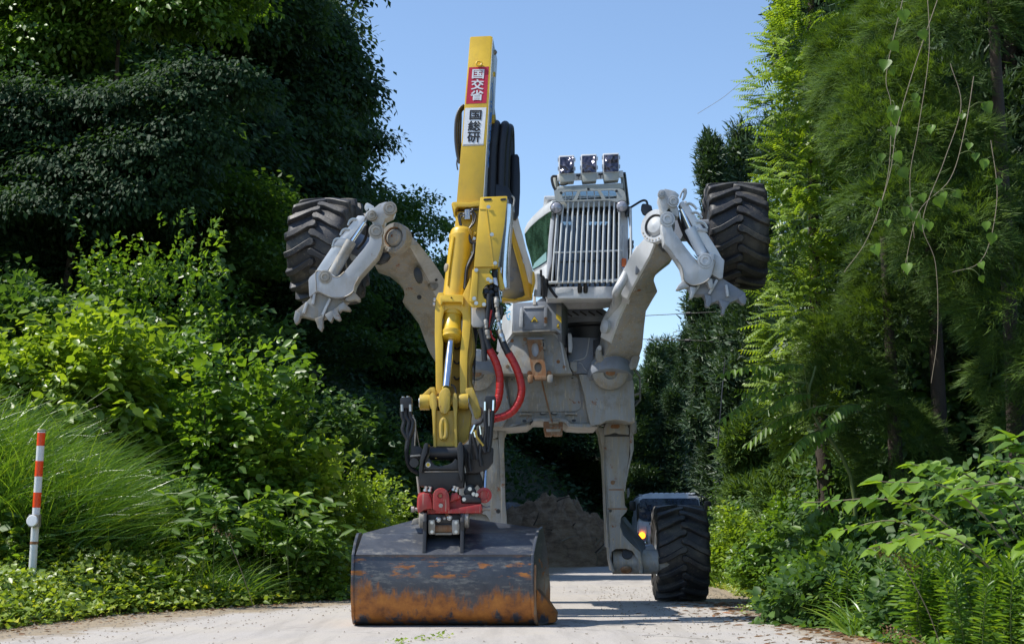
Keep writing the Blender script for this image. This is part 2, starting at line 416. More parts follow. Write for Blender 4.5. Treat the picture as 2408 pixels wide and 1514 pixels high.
def wheel(centre, yaw=0.0, camber=0.0, spin=0.0, rim_side=1):
    W = TW / 2
    prof = [(-W + .05, .30), (-W + .02, .38), (-W - .005, .48), (-W + .01, .54), (-W + .05, .562), (-.2, .57), (0, .573), (.2, .57), (W - .05, .562), (W - .01, .54), (W + .005, .48), (W - .02, .38), (W - .05, .30)]
    v, f = g_lathe((0, 0, 0), (1, 0, 0), prof, 64)
    o = mk('tyre', v, f, M['rubber'], ex, 0, 50, centre=False)
    WL[o.name] = Vector(centre); o.location = Vector(centre) - WL[ex.name]; o.rotation_euler = (0, R(camber), R(yaw))
    v, f = g_lathe((0, 0, 0), (1, 0, 0), [(-W + .06, .31), (-W + .03, .30), (-W + .08, .27), (-W + .14, .24), (-W + .14, .12), (-W + .03, .11), (-W + .02, .02), (W - .02, .02), (W - .03, .11), (W - .14, .12), (W - .14, .24), (W - .08, .27), (W - .03, .30), (W - .06, .31)], 40)
    r = mk('rim', v, f, M['grey'], None, 0, 40, centre=False); r.parent = o; r.location = (0, 0, 0)
    for s in (0, 1):
        for k in range(NL):
            l = bpy.data.objects.new('lug', LUGS[s]); col.objects.link(l); l.parent = o
            l.rotation_euler = (spin + (k + 0.5 * s) * 2 * math.pi / NL, 0, 0)
    return o
wheel(P(1598, 1305, 19.4) * 1.0 + Vector((0, 0, 0)), 0, 0, 0.1)
for o in [x for x in ex.children if x.name.startswith('tyre')]:
    o.location.z = RT - 0.005; WL[o.name].z = RT - 0.005
w2 = wheel((-0.86, 19.3, RT - 0.005), 0, 0, 0.25)
wheel(P(1727, 555, 16.75), -2, 0, 0.05)
wheel(P(775, 592, 16.75), -13, 2, 0.18)

# ---------------------------------------------------------------- bucket
def bucket():
    b = Vector((0.10, 1.0, 0))                       # depth direction, a little askew
    prof = [(15.55, 0.20), (15.35, 0.06), (15.05, 0.012), (14.72, 0.004), (14.52, 0.03), (14.40, 0.10), (14.335, 0.22), (14.30, 0.36), (14.305, 0.52), (14.34, 0.688)]
    prof2 = [(14.345, 0.692), (14.50, 0.80), (14.72, 0.915)]
    pr = [Vector((0, y, z)) for y, z in prof]
    pr = spline(pr, 4)
    x0 = -1.54; x1 = 0.185
    def row(p, x): return Vector((x + (0.0 if x < -1 else 0.15) * (p.y - 14.3), p.y, p.z))
    th = 0.022
    mb = MB()
    outer = pr; m = len(outer)
    v = []; f = []
    for p in outer:
        v.append(row(p, x0)); v.append(row(p, x1))
    for k in range(m):                              # inner skin
        p = outer[k]; a = outer[max(k - 1, 0)]; c2 = outer[min(k + 1, m - 1)]
        t = (c2 - a).normalized(); nrm = Vector((0, t.z, -t.y)); q = p - nrm * -th if nrm.y > 0 else p + nrm * -th
        v.append(row(q, x0)); v.append(row(q, x1))
    for k in range(m - 1):
        f.append([2 * k, 2 * k + 1, 2 * k + 3, 2 * k + 2])
        o = 2 * m; f.append([o + 2 * k, o + 2 * k + 2, o + 2 * k + 3, o + 2 * k + 1])
    f.append([0, 2 * m, 2 * m + 1, 1]); f.append([2 * m - 2, 2 * m - 1, 4 * m - 1, 4 * m - 2])
    sh = mk('bucket', v, f, M['bucket'], ex, 0, 40)
    # upper slanted back panel, set proud of the belly with a shoulder
    a0, a1 = Vector((0, 14.325, 0.70)), Vector((0, 14.70, 0.905))
    v, f = g_prism([row(a0, x0 + 0.01), row(a0, x1 - 0.0), row(a1, x1 + 0.0), row(a1, x0 + 0.04)], (0, 0.03, -0.05))
    mk('back_panel', v, f, M['bucket'], sh, 0.006)
    a2 = Vector((0, 15.20, 1.04))
    v, f = g_prism([row(a1, x0 + 0.04), row(a1, x1 + 0.002), row(Vector((0, 15.0, 0.955)), x1 - 0.01), Vector((-0.50, 15.15, 1.06)), Vector((-0.95, 15.15, 1.06)), row(Vector((0, 15.0, 0.955)), x0 + 0.35)], (0, 0.02, -0.03))
    mk('top_plate', v, f, M['bucket'], sh, 0.004)
    for s, x in ((0, x0), (1, x1)):
        q = [Vector((0, y, z)) for y, z in ((15.58, 0.17), (15.35, 0.03), (15.05, -0.0), (14.72, -0.0), (14.50, 0.02), (14.37, 0.10), (14.31, 0.22), (14.275, 0.36), (14.28, 0.54), (14.31, 0.70), (14.48, 0.815), (14.70, 0.93 if s else 0.905), (15.0, 0.97 if s else 0.91), (15.35, 0.72), (15.6, 0.34))]
        flare = 1 if s else -1
        bb = 0.15 if s else 0.0
        fr = [Vector((x + bb * (p.y - 14.3) + (0.0 if s else 0.0), p.y, p.z)) for p in q]
        v, f = g_prism(fr, (0.028 * flare, 0, 0)); mk('side_plate', v, f, M['bucket'], sh, 0.006)
    # rolled wear lip along the far right edge of the side plate
    pts = [Vector((x1 + 0.03 + 0.15 * (y - 14.3), y, z)) for y, z in ((14.95, 0.012), (14.6, 0.012), (14.42, 0.07), (14.34, 0.2), (14.32, 0.4), (14.34, 0.6))]
    v, f = g_tube(pts, 0.018, 8); mk('wear_strip', v, f, M['rust'], sh, 0)
    v, f = g_prism([Vector((x1 + 0.06, 14.60, 0.0)), Vector((x1 + 0.25, 14.66, 0.03)), Vector((x1 + 0.255, 14.66, 0.11)), Vector((x1 + 0.18, 14.58, 0.22)), Vector((x1 + 0.06, 14.46, 0.36))], (0.03, 0.35, 0.0))
    mk('corner_guard', v, f, M['bucket'], sh, 0.01)
    # hanger ears
    for xc in (-0.86, -0.49):
        q = [(14.36, 0.66), (14.345, 0.72), (14.42, 0.93), (14.40, 1.02), (14.45, 1.10), (14.56, 1.13), (14.68, 1.09), (14.80, 0.98), (15.0, 1.0), (15.0, 0.9)]
        v, f = g_prism([Vector((xc - 0.02, y, z)) for y, z in q], (0.036, 0, 0)); mk('ear', v, f, M['black'], sh, 0.006)
        sx = -1 if xc < -0.7 else 1
        v, f = g_lathe((xc + sx * 0.02, 14.53, 1.04), (sx, 0, 0), [(0, .085), (.035, .085), (.045, .07), (.045, .04), (.03, .035), (.03, 0.001)], 24)
        mk('pin_boss', v, f, M['dull_steel'], sh, 0)
    return sh
bk = bucket()

# ---------------------------------------------------------------- quick coupler and tiltrotator
CY = 14.52
coup = plate('quick_coupler', 'J', [(372, 862), (845, 858), (850, 960), (800, 985), (380, 985), (362, 940)], CY + 0.02, 0.42, M['black'], ex, 0.01)
for xs in ((378, 468), (698, 798)):
    o = plate('wedge_block', 'J', [(xs[0] + 6, 936), (xs[1] - 4, 932), (xs[1] + 4, 1010), (xs[1] + 2, 1120), (xs[1] - 8, 1132), (xs[0] + 14, 1134), (xs[0] + 4, 1110), (xs[0], 980)], CY - 0.05, 0.10, M['dull_steel'], coup, 0.006)
    for yy in (972, 1096): bolt('J', (xs[0] + xs[1]) / 2 + 6, yy, CY - 0.05, coup, 0.012)
v, f = g_cyl(Q('J', 420, 1058, CY + 0.03), Q('J', 760, 1058, CY + 0.03), 0.042, 20); mk('lock_pin', v, f, M['rust'], coup)
v, f = g_cyl(Q('J', 480, 1010, CY + 0.05), Q('J', 700, 1005, CY + 0.05), 0.03, 16); mk('lock_pin', v, f, M['black'], coup)
plate('bottom_bar', 'J', [(470, 1110), (700, 1108), (700, 1138), (470, 1140)], CY - 0.01, 0.08, M['dull_steel'], coup, 0.004)
for x, y, r, mm in ((518, 932, 0.026, 'steel'), (600, 916, 0.016, 'clear_lens'), (668, 908, 0.027, 'steel'), (636, 868, 0.016, 'rust')):
    p = Q('J', x, y, CY + 0.01); v, f = g_lathe(p, (0, -1, 0), [(0, r), (.03, r), (.034, r * .7), (.02, r * .5), (.02, .001)], 16); mk('hydraulic_port', v, f, M[mm], coup)
# red rotator frame
rot = plate('tiltrotator', 'J', [(232, 640), (250, 575), (330, 560), (402, 565), (440, 600), (440, 640), (660, 650), (700, 560), (790, 590), (826, 610), (828, 712), (1096, 712), (1106, 780), (1094, 850), (700, 852), (330, 862), (250, 862), (226, 760)], CY + 0.03, 0.62, M['red'], ex, 0.014)
plate('worm_housing', 'J', [(236, 650), (262, 585), (345, 568), (395, 590), (430, 700), (438, 790), (330, 800), (260, 850), (230, 780)], CY - 0.06, 0.2, M['red'], rot, 0.022)
plate('tilt_bearing_ear', 'J', [(440, 790), (442, 640)] + [(550 + 108 * math.cos(R(a)), 618 - 112 * math.sin(R(a))) for a in range(170, 5, -15)] + [(664, 650), (672, 800), (620, 830), (500, 826)], CY - 0.09, 0.14, M['red'], rot, 0.012)
p = Q('J', 545, 612, CY - 0.09); v, f = g_lathe(p, (0, -1, 0), [(-.01, .062), (.012, .062), (.014, .03), (.004, .025), (.004, .001)], 28); mk('bearing_cap', v, f, M['red'], rot)
p = Q('J', 542, 612, CY - 0.097); v, f = g_lathe(p, (0, -1, 0), [(0, .018), (.008, .016), (.008, .001)], 16); mk('grease_point', v, f, M['rust'], rot)
p = Q('J', 550, 744, CY - 0.09); v, f = g_lathe(p, (0, -1, 0), [(0, .022), (.012, .02), (.012, .001)], 16); mk('grease_point', v, f, M['dull_steel'], rot)
plate('lower_flange', 'J', [(470, 800), (700, 790), (1096, 724), (1108, 800), (1080, 846), (700, 850), (480, 846)], CY - 0.07, 0.12, M['red'], rot, 0.012)
plate('rib', 'J', [(672, 700), (690, 600), (760, 560), (820, 640), (700, 690)], CY - 0.03, 0.1, M['red'], rot, 0.01)
plate('motor_block', 'J', [(830, 612), (920, 590), (1080, 640), (1098, 705), (832, 706)], CY + 0.0, 0.3, M['black'], rot, 0.012)
plate('motor_block', 'J', [(850, 560), (900, 470), (960, 452), (1010, 520), (1040, 610), (880, 620)], CY + 0.08, 0.25, M['black'], rot, 0.02)
for x, y in ((862, 660), (990, 590), (1030, 600), (940, 520)): bolt('J', x, y, CY + 0.0, rot, 0.014)
p = Q('J', 1130, 606, CY + 0.05); v, f = g_lathe(p, (0, -1, 0), [(-.05, .06), (0, .078), (.02, .078), (.028, .05), (.01, .045), (.01, .001)], 28); mk('cylinder_eye', v, f, M['red'], rot)
for x0, x1, y in ((1100, 1185, 782), (150, 232, 795)):
    v, f = g_lathe(Q('J', x0, y, CY + 0.1), Q('J', x1, y, CY + 0.1) - Q('J', x0, y, CY + 0.1), [(0, .03), (.03, .03), (.03, .018), (.06, .018), (.06, .026), (.085, .026), (.085, .001)], 14); mk('hydraulic_port', v, f, M['dull_steel'], rot)
plate('port_plate', 'J', [(150, 1000), (175, 925), (340, 880), (372, 900), (372, 945), (250, 985)], CY + 0.16, 0.2, M['dull_steel'], rot, 0.01)
for x, y in ((340, 528), (400, 532), (760, 535), (720, 520)):
    v, f = g_lathe(Q('J', x, y + 25, CY + 0.02), (0.2, 0, 1), [(0, .024), (.02, .024), (.02, .016), (.05, .02), (.055, .001)], 12); mk('fitting', v, f, M['steel'], rot)
# black tilt bracket above it
br = plate('tilt_bracket', 'J', [(258, 482), (252, 300), (262, 262), (790, 262), (800, 220), (858, 240), (862, 380), (850, 500), (700, 505), (640, 560), (470, 560), (400, 490)], CY + 0.06, 0.36, M['black'], ex, 0.01)
plate('saddle', 'J', [(300, 262), (330, 180), (384, 95), (420, 150), (450, 190), (520, 214), (640, 195), (700, 170), (745, 110), (790, 150), (800, 262)], CY + 0.02, 0.3, M['black'], br, 0.01)
plate('side_cheek', 'I', [(275, 1180), (298, 1010), (338, 860), (356, 846), (388, 852), (372, 960), (330, 1060), (318, 1190)], CY - 0.05, 0.45, M['black'], br, 0.008)
plate('side_cheek', 'I', [(728, 1010), (722, 900), (745, 838), (772, 830), (792, 880), (800, 1000), (790, 1250), (770, 1310), (740, 1180)], CY - 0.07, 0.45, M['black'], br, 0.012)
plate('weld_bar', 'J', [(330, 280), (790, 278), (790, 292), (330, 296)], CY + 0.045, 0.02, M['dull_steel'], br, 0.003)
v, f = g_cyl(Q('J', 400, 40, CY + 0.2), Q('J', 800, 40, CY + 0.2), 0.07, 24); mk('pivot_pin', v, f, M['black'], br)
p = Q('J', 378, 195, CY + 0.015); v, f = g_lathe(p, (0, -1, 0), [(0, .026), (.003, .026), (.003, .001)], 24); mk('maker_badge', v, f, M['clear_lens'], br)
p = Q('J', 378, 195, CY + 0.01); v, f = g_lathe(p, (0, -1, 0), [(0, .017), (.003, .017), (.003, .001)], 20); mk('maker_badge', v, f, M['sticker_yellow'], br)
# side hydraulics
lm = plate('hose_guard_arm', 'I', [(160, 1000), (180, 960), (190, 700), (214, 560), (240, 600), (246, 700), (240, 880), (290, 890), (330, 930), (330, 1010), (250, 1060), (200, 1160), (165, 1100)], CY + 0.12, 0.10, M['black'], ex, 0.01)
plate('manifold_block', 'I', [(60, 332), (74, 318), (186, 308), (196, 330), (196, 420), (180, 440), (84, 444), (56, 380)], CY + 0.05, 0.12, M['black'], lm, 0.01)
for x, y in ((95, 318), (150, 312)):
    v, f = g_lathe(Q('I', x, y + 4, CY + 0.1), (0, 0, 1), [(0, .016), (.012, .016), (.012, .001)], 10); mk('port_cap', v, f, M['steel'], lm)
for x0, x1 in ((78, 110), (120, 165), (172, 215)):
    v, f = g_tube(QL('I', [(x0, 440), (x0 + 8, 540), (x1 - 4, 600), (x1 - 20, 700), (150, 820), (135, 920), (140, 1040), (180, 1140), (270, 1200)], CY + 0.1), 0.022, 8, 5); mk('hose', v, f, M['hose'], lm)
for x in (80, 178):
    v, f = g_cyl(Q('I', x, 400, CY + 0.06), Q('I', x + 4, 480, CY + 0.06), 0.018, 12); mk('fitting', v, f, M['steel'], lm)
v, f = g_tube(QL('I', [(206, 540), (238, 600), (236, 740), (230, 880)], CY + 0.08), 0.006, 6); mk('hard_line', v, f, M['dull_steel'], lm)
v, f = g_tube(QL('I', [(210, 520), (240, 660), (262, 780), (285, 900)], CY + 0.2), 0.006, 6); mk('hard_line', v, f, M['dull_steel'], lm)
plate('bracket', 'I', [(176, 990), (300, 980), (300, 1000), (176, 1010)], CY + 0.08, 0.1, M['dull_steel'], lm, 0.003)
p = Q('I', 225, 1080, CY + 0.08); v, f = g_lathe(p, (0, -1, 0), [(0, .05), (.03, .045), (.03, .001)], 16); mk('pivot_cap', v, f, M['black_plastic'], lm)
rm = plate('hose_guard_arm', 'I', [(1040, 480), (1160, 470), (1150, 640), (1100, 880), (1148, 910), (1140, 1080), (1080, 1150), (960, 1200), (830, 1200), (800, 1040), (790, 860), (870, 860), (960, 880), (1030, 760)], CY + 0.16, 0.14, M['black'], ex, 0.014)
plate('manifold_block', 'I', [(1042, 340), (1056, 298), (1170, 300), (1176, 330), (1172, 430), (1150, 450), (1050, 450)], CY + 0.05, 0.12, M['black'], rm, 0.01)
v, f = g_cyl(Q('I', 1095, 400, CY + 0.07), Q('I', 1095, 650, CY + 0.07), 0.012, 12); mk('hard_line', v, f, M['dull_steel'], rm)
for pts in ([(1060, 440), (1050, 560), (1060, 700), (1040, 860), (1050, 960)], [(1140, 440), (1130, 560), (1120, 720), (1110, 840), (1090, 950)], [(1040, 520), (1000, 600), (930, 640), (890, 740), (880, 900), (890, 1040)], [(990, 660), (985, 740), (1010, 840), (1040, 940)], [(930, 640), (910, 760), (940, 900), (960, 1040)], [(1090, 660), (1080, 780), (1085, 900)], [(870, 920), (860, 1060), (880, 1180)], [(1000, 880), (990, 1000), (1010, 1120)]):
    v, f = g_tube(QL('I', pts, CY + 0.05 + 0.05 * random.random()), 0.02, 8, 5); mk('hose', v, f, M['hose'], rm)
for a, b in (((930, 640), (885, 740)), ((985, 650), (1000, 750)), ((1050, 370), (1050, 470)), ((1150, 350), (1145, 470)), ((920, 720), (935, 780))):
    v, f = g_cyl(Q('I', *a, CY + 0.03), Q('I', *b, CY + 0.03), 0.014, 10); mk('fitting', v, f, M['chrome'], rm)
v, f = g_tube(QL('I', [(940, 700), (945, 760), (1000, 840), (1030, 880)], CY + 0.02), 0.011, 6); mk('cable_sleeve', v, f, M['yellow_dirty'], rm)
v, f = g_cyl(Q('I', 1052, 1150, CY + 0.2), Q('I', 1044, 1390, CY + 0.1), 0.018, 16); mk('tilt_cylinder_rod', v, f, M['chrome'], rm)
v, f = g_cyl(Q('J', 238, 350, CY + 0.2), Q('J', 262, 580, CY + 0.2), 0.016, 12); mk('tilt_cylinder_rod', v, f, M['dull_steel'], lm)
plate('splash_guard', 'I', [(800, 1200), (980, 1160), (1030, 1300), (1010, 1400), (960, 1330), (900, 1400), (830, 1380)], CY + 0.25, 0.12, M['black'], rm, 0.012)

# ---------------------------------------------------------------- bucket linkage
LY = plane(14.66, 1.6, 0.14)
lk = plate('bucket_link', 'I', [(470, 470), (700, 470), (705, 640), (712, 1000), (600, 1012), (470, 1018)], off(LY, 0.04), 0.12, M['yellow_dirty'], ex, 0.008)
for pts in ([(400, 300), (425, 262), (455, 266), (482, 310), (492, 400), (478, 470), (472, 640), (478, 880), (500, 1010), (480, 1034), (458, 1020), (446, 880), (440, 640), (428, 460), (400, 400)],
            [(670, 330), (680, 272), (705, 262), (724, 290), (728, 400), (720, 560), (728, 880), (722, 1005), (700, 1010), (692, 880), (688, 560), (676, 440)]):
    plate('side_rail', 'I', pts, LY, 0.2, M['yellow_dirty'], lk, 0.008)
v, f = g_cyl(Q('I', 450, 960, off(LY, 0.12)), Q('I', 718, 955, off(LY, 0.12)), 0.065, 24); mk('pivot_tube', v, f, M['yellow_dirty'], lk)
v, f = g_tube(QL('I', [(560, 800), (590, 770), (596, 690), (590, 610), (565, 575), (545, 620), (540, 700), (548, 780), (560, 800)], off(LY, 0.0)), 0.026, 10, 4); mk('lifting_eye', v, f, M['yellow_dirty'], lk)
# cross pin with bosses
for x0, x1, y, r, mm in ((290, 405, 375, 0.080, 'yellow_dirty'), (745, 856, 365, 0.080, 'yellow_dirty'), (405, 745, 365, 0.052, 'yellow_dirty'), (278, 296, 375, 0.05, 'steel'), (850, 864, 365, 0.045, 'steel')):
    v, f = g_cyl(Q('I', x0, y, off(LY, 0.1)), Q('I', x1, y, off(LY, 0.1)), r, 28); mk('pin_boss', v, f, M[mm], lk, 0.006)
for x, y in ((440, 362), (700, 360)):
    v, f = g_cyl(Q('I', x - 26, y, off(LY, 0.1)), Q('I', x + 26, y, off(LY, 0.1)), 0.078, 24); mk('pin_boss', v, f, M['yellow_dirty'], lk, 0.005)
# guide levers going back to the stick
g1 = plate('guide_lever', 'I', [(290, 320), (310, 290), (410, 200), (460, 196), (486, 290), (440, 300), (420, 250), (400, 290), (330, 330)], off(LY, 0.1), 0.14, M['yellow_dirty'], ex, 0.008)
g2 = plate('guide_lever', 'I', [(800, 300), (826, 210), (905, 198), (960, 330), (1002, 470), (998, 530), (965, 565), (930, 560), (890, 430), (850, 330)], off(LY, 0.1), 0.14, M['yellow_dirty'], ex, 0.008)
v, f = g_lathe(Q('I', 975, 500, off(LY, 0.2)), (1, -0.3, 0), [(0, .06), (.03, .06), (.035, .001)], 18); mk('pin_cap', v, f, M['dull_steel'], g2)

# ---------------------------------------------------------------- stick
FY = off(stickY, -0.06)
st = plate('stick', 'A', [(303, 86), (310, 80), (440, 74), (456, 82), (392, 1190), (212, 1200)], off(stickY, 0.12), (0.0, 0.30, 0.0), M['yellow'], ex, 0.012)
# right flank of the inner tube: the maker's white decal panel runs down it
fl = [(456, 84), (486, 236), (470, 430), (476, 640), (440, 900), (418, 1150), (398, 1150)]
def side_pt(x, y, frac):
    z0 = Q('A', x, y, stickY).z
    return Q('A', x, y, off(stickY, 0.12 + 0.26 * frac))
v = [Q('A', 456, 86, off(stickY, 0.12)), Q('A', 487, 236, off(stickY, 0.42)), Q('A', 476, 420, off(stickY, 0.42)), Q('A', 470, 560, off(stickY, 0.42)), Q('A', 482, 660, off(stickY, 0.42)), Q('A', 456, 900, off(stickY, 0.40)), Q('A', 432, 1190, off(stickY, 0.40)), Q('A', 394, 1190, off(stickY, 0.12))]
vv, ff = g_prism(v, (-0.035, 0.02, 0)); mk('decal_panel', vv, ff, M['white'], st, 0.004)
for ch, (y0, y1) in zip('RUMINOKX', ((395, 460), (462, 528), (530, 594), (596, 662), (668, 716), (718, 790), (792, 862), (866, 960))):
    def ex_(y): return 456 + (396 - 456) * (y - 86) / 1104.0
    box = (ex_(y1) + 8, y1, ex_(y0) + 8, y0, ex_(y0) + 20, y0, ex_(y1) + 20, y1)
    def yo(z): return stickY(z) + 0.2
    text_on('lettering', ch, 'A', (ex_(y0) + 7, y0, ex_(y0) + 22, y0, ex_(y1) + 22, y1, ex_(y1) + 7, y1), off(stickY, 0.22), M['blue_ink'], st, 0.03, dy=-0.02)
# stickers
def quadA(pts, name, mat, d):
    v, f = g_prism(QL('A', pts, off(stickY, 0.12 - d)), (0, 0.006, 0)); return mk(name, v, f, mat, st, 0, 0)
quadA([(296, 287), (430, 281), (413, 526), (275, 532)], 'red_sticker', M['sticker_red'], 0.002)
quadA([(270, 560), (413, 556), (392, 810), (252, 815)], 'white_sticker', M['sticker_white'], 0.002)
quadA([(258, 804), (396, 800), (395, 808), (256, 812)], 'sticker_edge', M['dull_steel'], 0.0035)
for ch, bx, mm in (('国', (317, 302, 398, 362), 'sticker_white'), ('交', (311, 370, 396, 436), 'sticker_white'), ('省', (306, 442, 392, 508), 'sticker_white'),
                   ('国', (300, 576, 381, 638), 'ink'), ('総', (289, 649, 375, 714), 'ink'), ('研', (284, 723, 371, 790), 'ink')):
    x0, y0, x1, y1 = bx
    text_on('lettering', ch, 'A', (x0 + 4, y0, x1, y0, x1 - 5, y1, x0, y1), off(stickY, 0.12), M[mm], st, 0.028, dy=-0.0045)
v, f = g_tube(QL('A', [(345, 262), (350, 250), (365, 246), (380, 256), (378, 270), (362, 276), (347, 268), (345, 262)], off(stickY, 0.10)), 0.011, 8, 3, caps=False); mk('lifting_ring', v, f, M['yellow'], st)
p = Q('A', 466, 186, off(stickY, 0.25)); v, f = g_lathe(p, (1, -0.2, 0), [(-.02, .03), (.02, .03), (.02, .018), (.03, .016), (.03, .001)], 12); mk('slide_pad', v, f, M['dull_steel'], st)
p = Q('A', 460, 334, off(stickY, 0.25)); v, f = g_lathe(p, (1, -0.2, 0), [(-.02, .03), (.02, .03), (.02, .001)], 12); mk('slide_pad', v, f, M['yellow'], st)
v, f = g_lathe(Q('A', 460, 640, off(stickY, 0.3)), (1, -0.2, 0), [(-.03, .06), (.02, .06), (.024, .001)], 20); mk('slide_pad', v, f, M['yellow'], st)
# outer stick with collars
ost = plate('outer_stick', 'K', [(140, 262), (420, 250), (420, 900), (330, 1250), (60, 1250), (70, 900), (110, 500)], off(stickY, 0.09), 0.42, M['yellow'], ex, 0.012)
plate('collar', 'K', [(76, 172), (90, 148), (120, 142), (300, 150), (425, 128), (425, 196), (300, 206), (150, 204), (125, 240), (122, 290), (108, 240)], off(stickY, 0.02), 0.5, M['yellow'], ost, 0.012)
plate('collar', 'K', [(44, 560), (56, 520), (100, 512), (130, 520), (130, 600), (90, 590), (80, 660), (60, 640)], off(stickY, 0.02), 0.42, M['yellow'], ost, 0.012)
plate('side_rib', 'K', [(84, 560), (112, 560), (50, 1000), (36, 1160), (26, 1150), (60, 780)], off(stickY, -0.04), 0.3, M['yellow'], ost, 0.01)
v, f = g_lathe(Q('K', 30, 945, off(stickY, 0.05)), (-1, -0.3, 0), [(-.02, .05), (.02, .05), (.03, .035), (.03, .001)], 18); mk('roller_cap', v, f, M['dull_steel'], ost)
plate('guide_rail', 'K', [(250, 520), (385, 505), (385, 540), (350, 560), (330, 740), (300, 870), (270, 870), (285, 560)], off(stickY, 0.05), 0.06, M['yellow'], ost, 0.008)
for x, y in ((292, 705), (282, 825), (352, 590), (340, 760)): bolt('K', x, y, off(stickY, 0.05), ost, 0.014)
vb = plate('valve_block', 'K', [(240, 236), (300, 230), (304, 350), (236, 354)], off(stickY, 0.03), 0.07, M['steel'], ost, 0.004)
for x, y in ((255, 250), (285, 248), (255, 275), (285, 273), (256, 300), (286, 298), (256, 325), (286, 323)): bolt('K', x, y, off(stickY, 0.03), ost, 0.006)
for pts in ([(236, 290), (190, 285), (168, 320), (178, 400), (205, 470)], [(238, 318), (205, 315), (185, 350), (196, 420), (225, 480)], [(304, 262), (350, 270), (372, 320), (350, 400), (300, 460), (285, 500)], [(304, 292), (335, 300), (345, 350), (330, 410), (290, 480)], [(304, 240), (360, 235), (420, 238)]):
    v, f = g_tube(QL('K', pts, off(stickY, 0.02)), 0.011, 8, 5); mk('hose', v, f, M['hose'], ost)
for x, y in ((225, 288), (225, 318), (312, 258), (316, 292), (330, 236)):
    v, f = g_cyl(Q('K', x - 9, y, off(stickY, 0.02)), Q('K', x + 9, y, off(stickY, 0.02)), 0.012, 10); mk('fitting', v, f, M['steel'], ost)
v, f = g_tube(QL('K', [(355, 660), (350, 760), (300, 870), (262, 960), (250, 1080), (240, 1200)], off(stickY, 0.0)), 0.022, 8, 5); mk('hose', v, f, M['hose'], ost)
v, f = g_tube(QL('K', [(285, 540), (310, 620), (345, 645), (380, 640)], off(stickY, 0.0)), 0.018, 8, 5); mk('hose', v, f, M['hose'], ost)
# cylinder of the bucket
a, b = Q('K', 212, 492, off(stickY, 0.09)), Q('K', 122, 1270, off(stickY, 0.09))
d_ = (b - a).normalized(); L_ = (b - a).length
v, f = g_lathe(a, d_, [(-.02, .03), (-.01, .10), (.005, .118), (.03, .128), (.07, .128), (.075, .133), (.10, .133), (.105, .130), (L_ + .25, .130)], 40)
cyl_ = mk('bucket_cylinder', v, f, M['yellow'], ex, 0, 40)
a2, b2 = Q('E', 565, 560, off(stickY, 0.07)), Q('E', 552, 770, off(stickY, 0.0))
d2 = (b2 - a2).normalized(); L2 = (b2 - a2).length
v, f = g_lathe(a2, d2, [(-.2, .092), (L2 * .3, .096), (L2 * .72, .104), (L2 * .75, .112), (L2 * .84, .112), (L2 * .86, .107), (L2 * .98, .107), (L2 * 1.02, .086), (L2 * 1.02, .05), (L2 * 1.05, .045)], 40)
mk('cylinder_head', v, f, M['yellow'], cyl_, 0, 40)
v, f = g_cyl(Q('E', 550, 770, off(stickY, 0.0)), Q('E', 508, 1190, off(LY, 0.02)), 0.042, 28); mk('cylinder_rod', v, f, M['chrome'], cyl_)
rod_end = plate('rod_eye', 'I', [(552, 215), (590, 195), (632, 215), (650, 270), (645, 330), (640, 440), (610, 500), (570, 515), (530, 490), (508, 420), (504, 330), (516, 265)], off(LY, -0.03), 0.22, M['yellow_dirty'], cyl_, 0.02)
# fork of the lower stick
st2 = MB()
rail1 = [(432, 385), (440, 368), (480, 366), (492, 385), (492, 520), (475, 600), (470, 720), (482, 800), (480, 880), (478, 1050), (476, 1240), (418, 1244), (414, 900), (408, 740), (410, 540), (416, 430)]
rail2 = [(650, 385), (690, 300), (718, 230), (726, 300), (722, 500), (722, 640), (712, 760), (694, 900), (690, 1060), (690, 1240), (626, 1240), (624, 1000), (628, 880), (640, 760), (650, 640), (648, 540), (634, 510), (634, 400)]
fork = plate('stick_fork', 'E', rail1, FY, 0.34, M['yellow'], ex, 0.010)
plate('fork_rail', 'E', rail2, FY, 0.34, M['yellow'], fork, 0.010)
archp = [(475, 600)] + [(563 - 86 * math.cos(R(t)), 570 - 68 * math.sin(R(t))) for t in range(0, 181, 15)] + [(650, 600), (662, 600), (662, 430), (462, 430), (462, 600)]
plate('fork_web', 'E', archp, off(FY, 0.012), 0.16, M['yellow'], fork, 0.008)
plate('cross_bracket', 'E', [(452, 412), (462, 392), (500, 386), (640, 386), (656, 396), (658, 470), (648, 474), (640, 448), (478, 448), (468, 474), (456, 470)], off(FY, -0.05), 0.12, M['yellow'], fork, 0.012)
bolt('E', 553, 412, off(FY, -0.05), fork, 0.006, M['black'])
plate('recess_plate', 'E', [(480, 700), (642, 700), (630, 900), (628, 1300), (478, 1300)], off(FY, 0.30), 0.03, M['yellow_dirty'], fork, 0.004)
for y in (855, 980, 1115):
    v, f = g_tube(QL('E', [(575, y - 22), (590, y), (612, y), (626, y - 16)], off(FY, 0.26)), 0.010, 8, 5); mk('hose', v, f, M['hose'], fork)
v, f = g_tube(QL('E', [(488, 700), (486, 800), (490, 900), (486, 1000), (484, 1120)], off(FY, 0.2)), 0.016, 8, 5); mk('hose', v, f, M['hose'], fork)
v, f = g_tube(QL('E', [(545, 1165), (570, 1175), (590, 1210), (592, 1250)], off(FY, 0.05)), 0.012, 8, 5); mk('hose', v, f, M['hose'], fork)
for x, y in ((408, 430), (402, 470)):
    v, f = g_lathe(Q('E', x + 6, y, FY), (-1, -0.2, 0), [(0, .02), (.02, .018), (.02, .001)], 10); mk('bolt', v, f, M['steel'], fork)
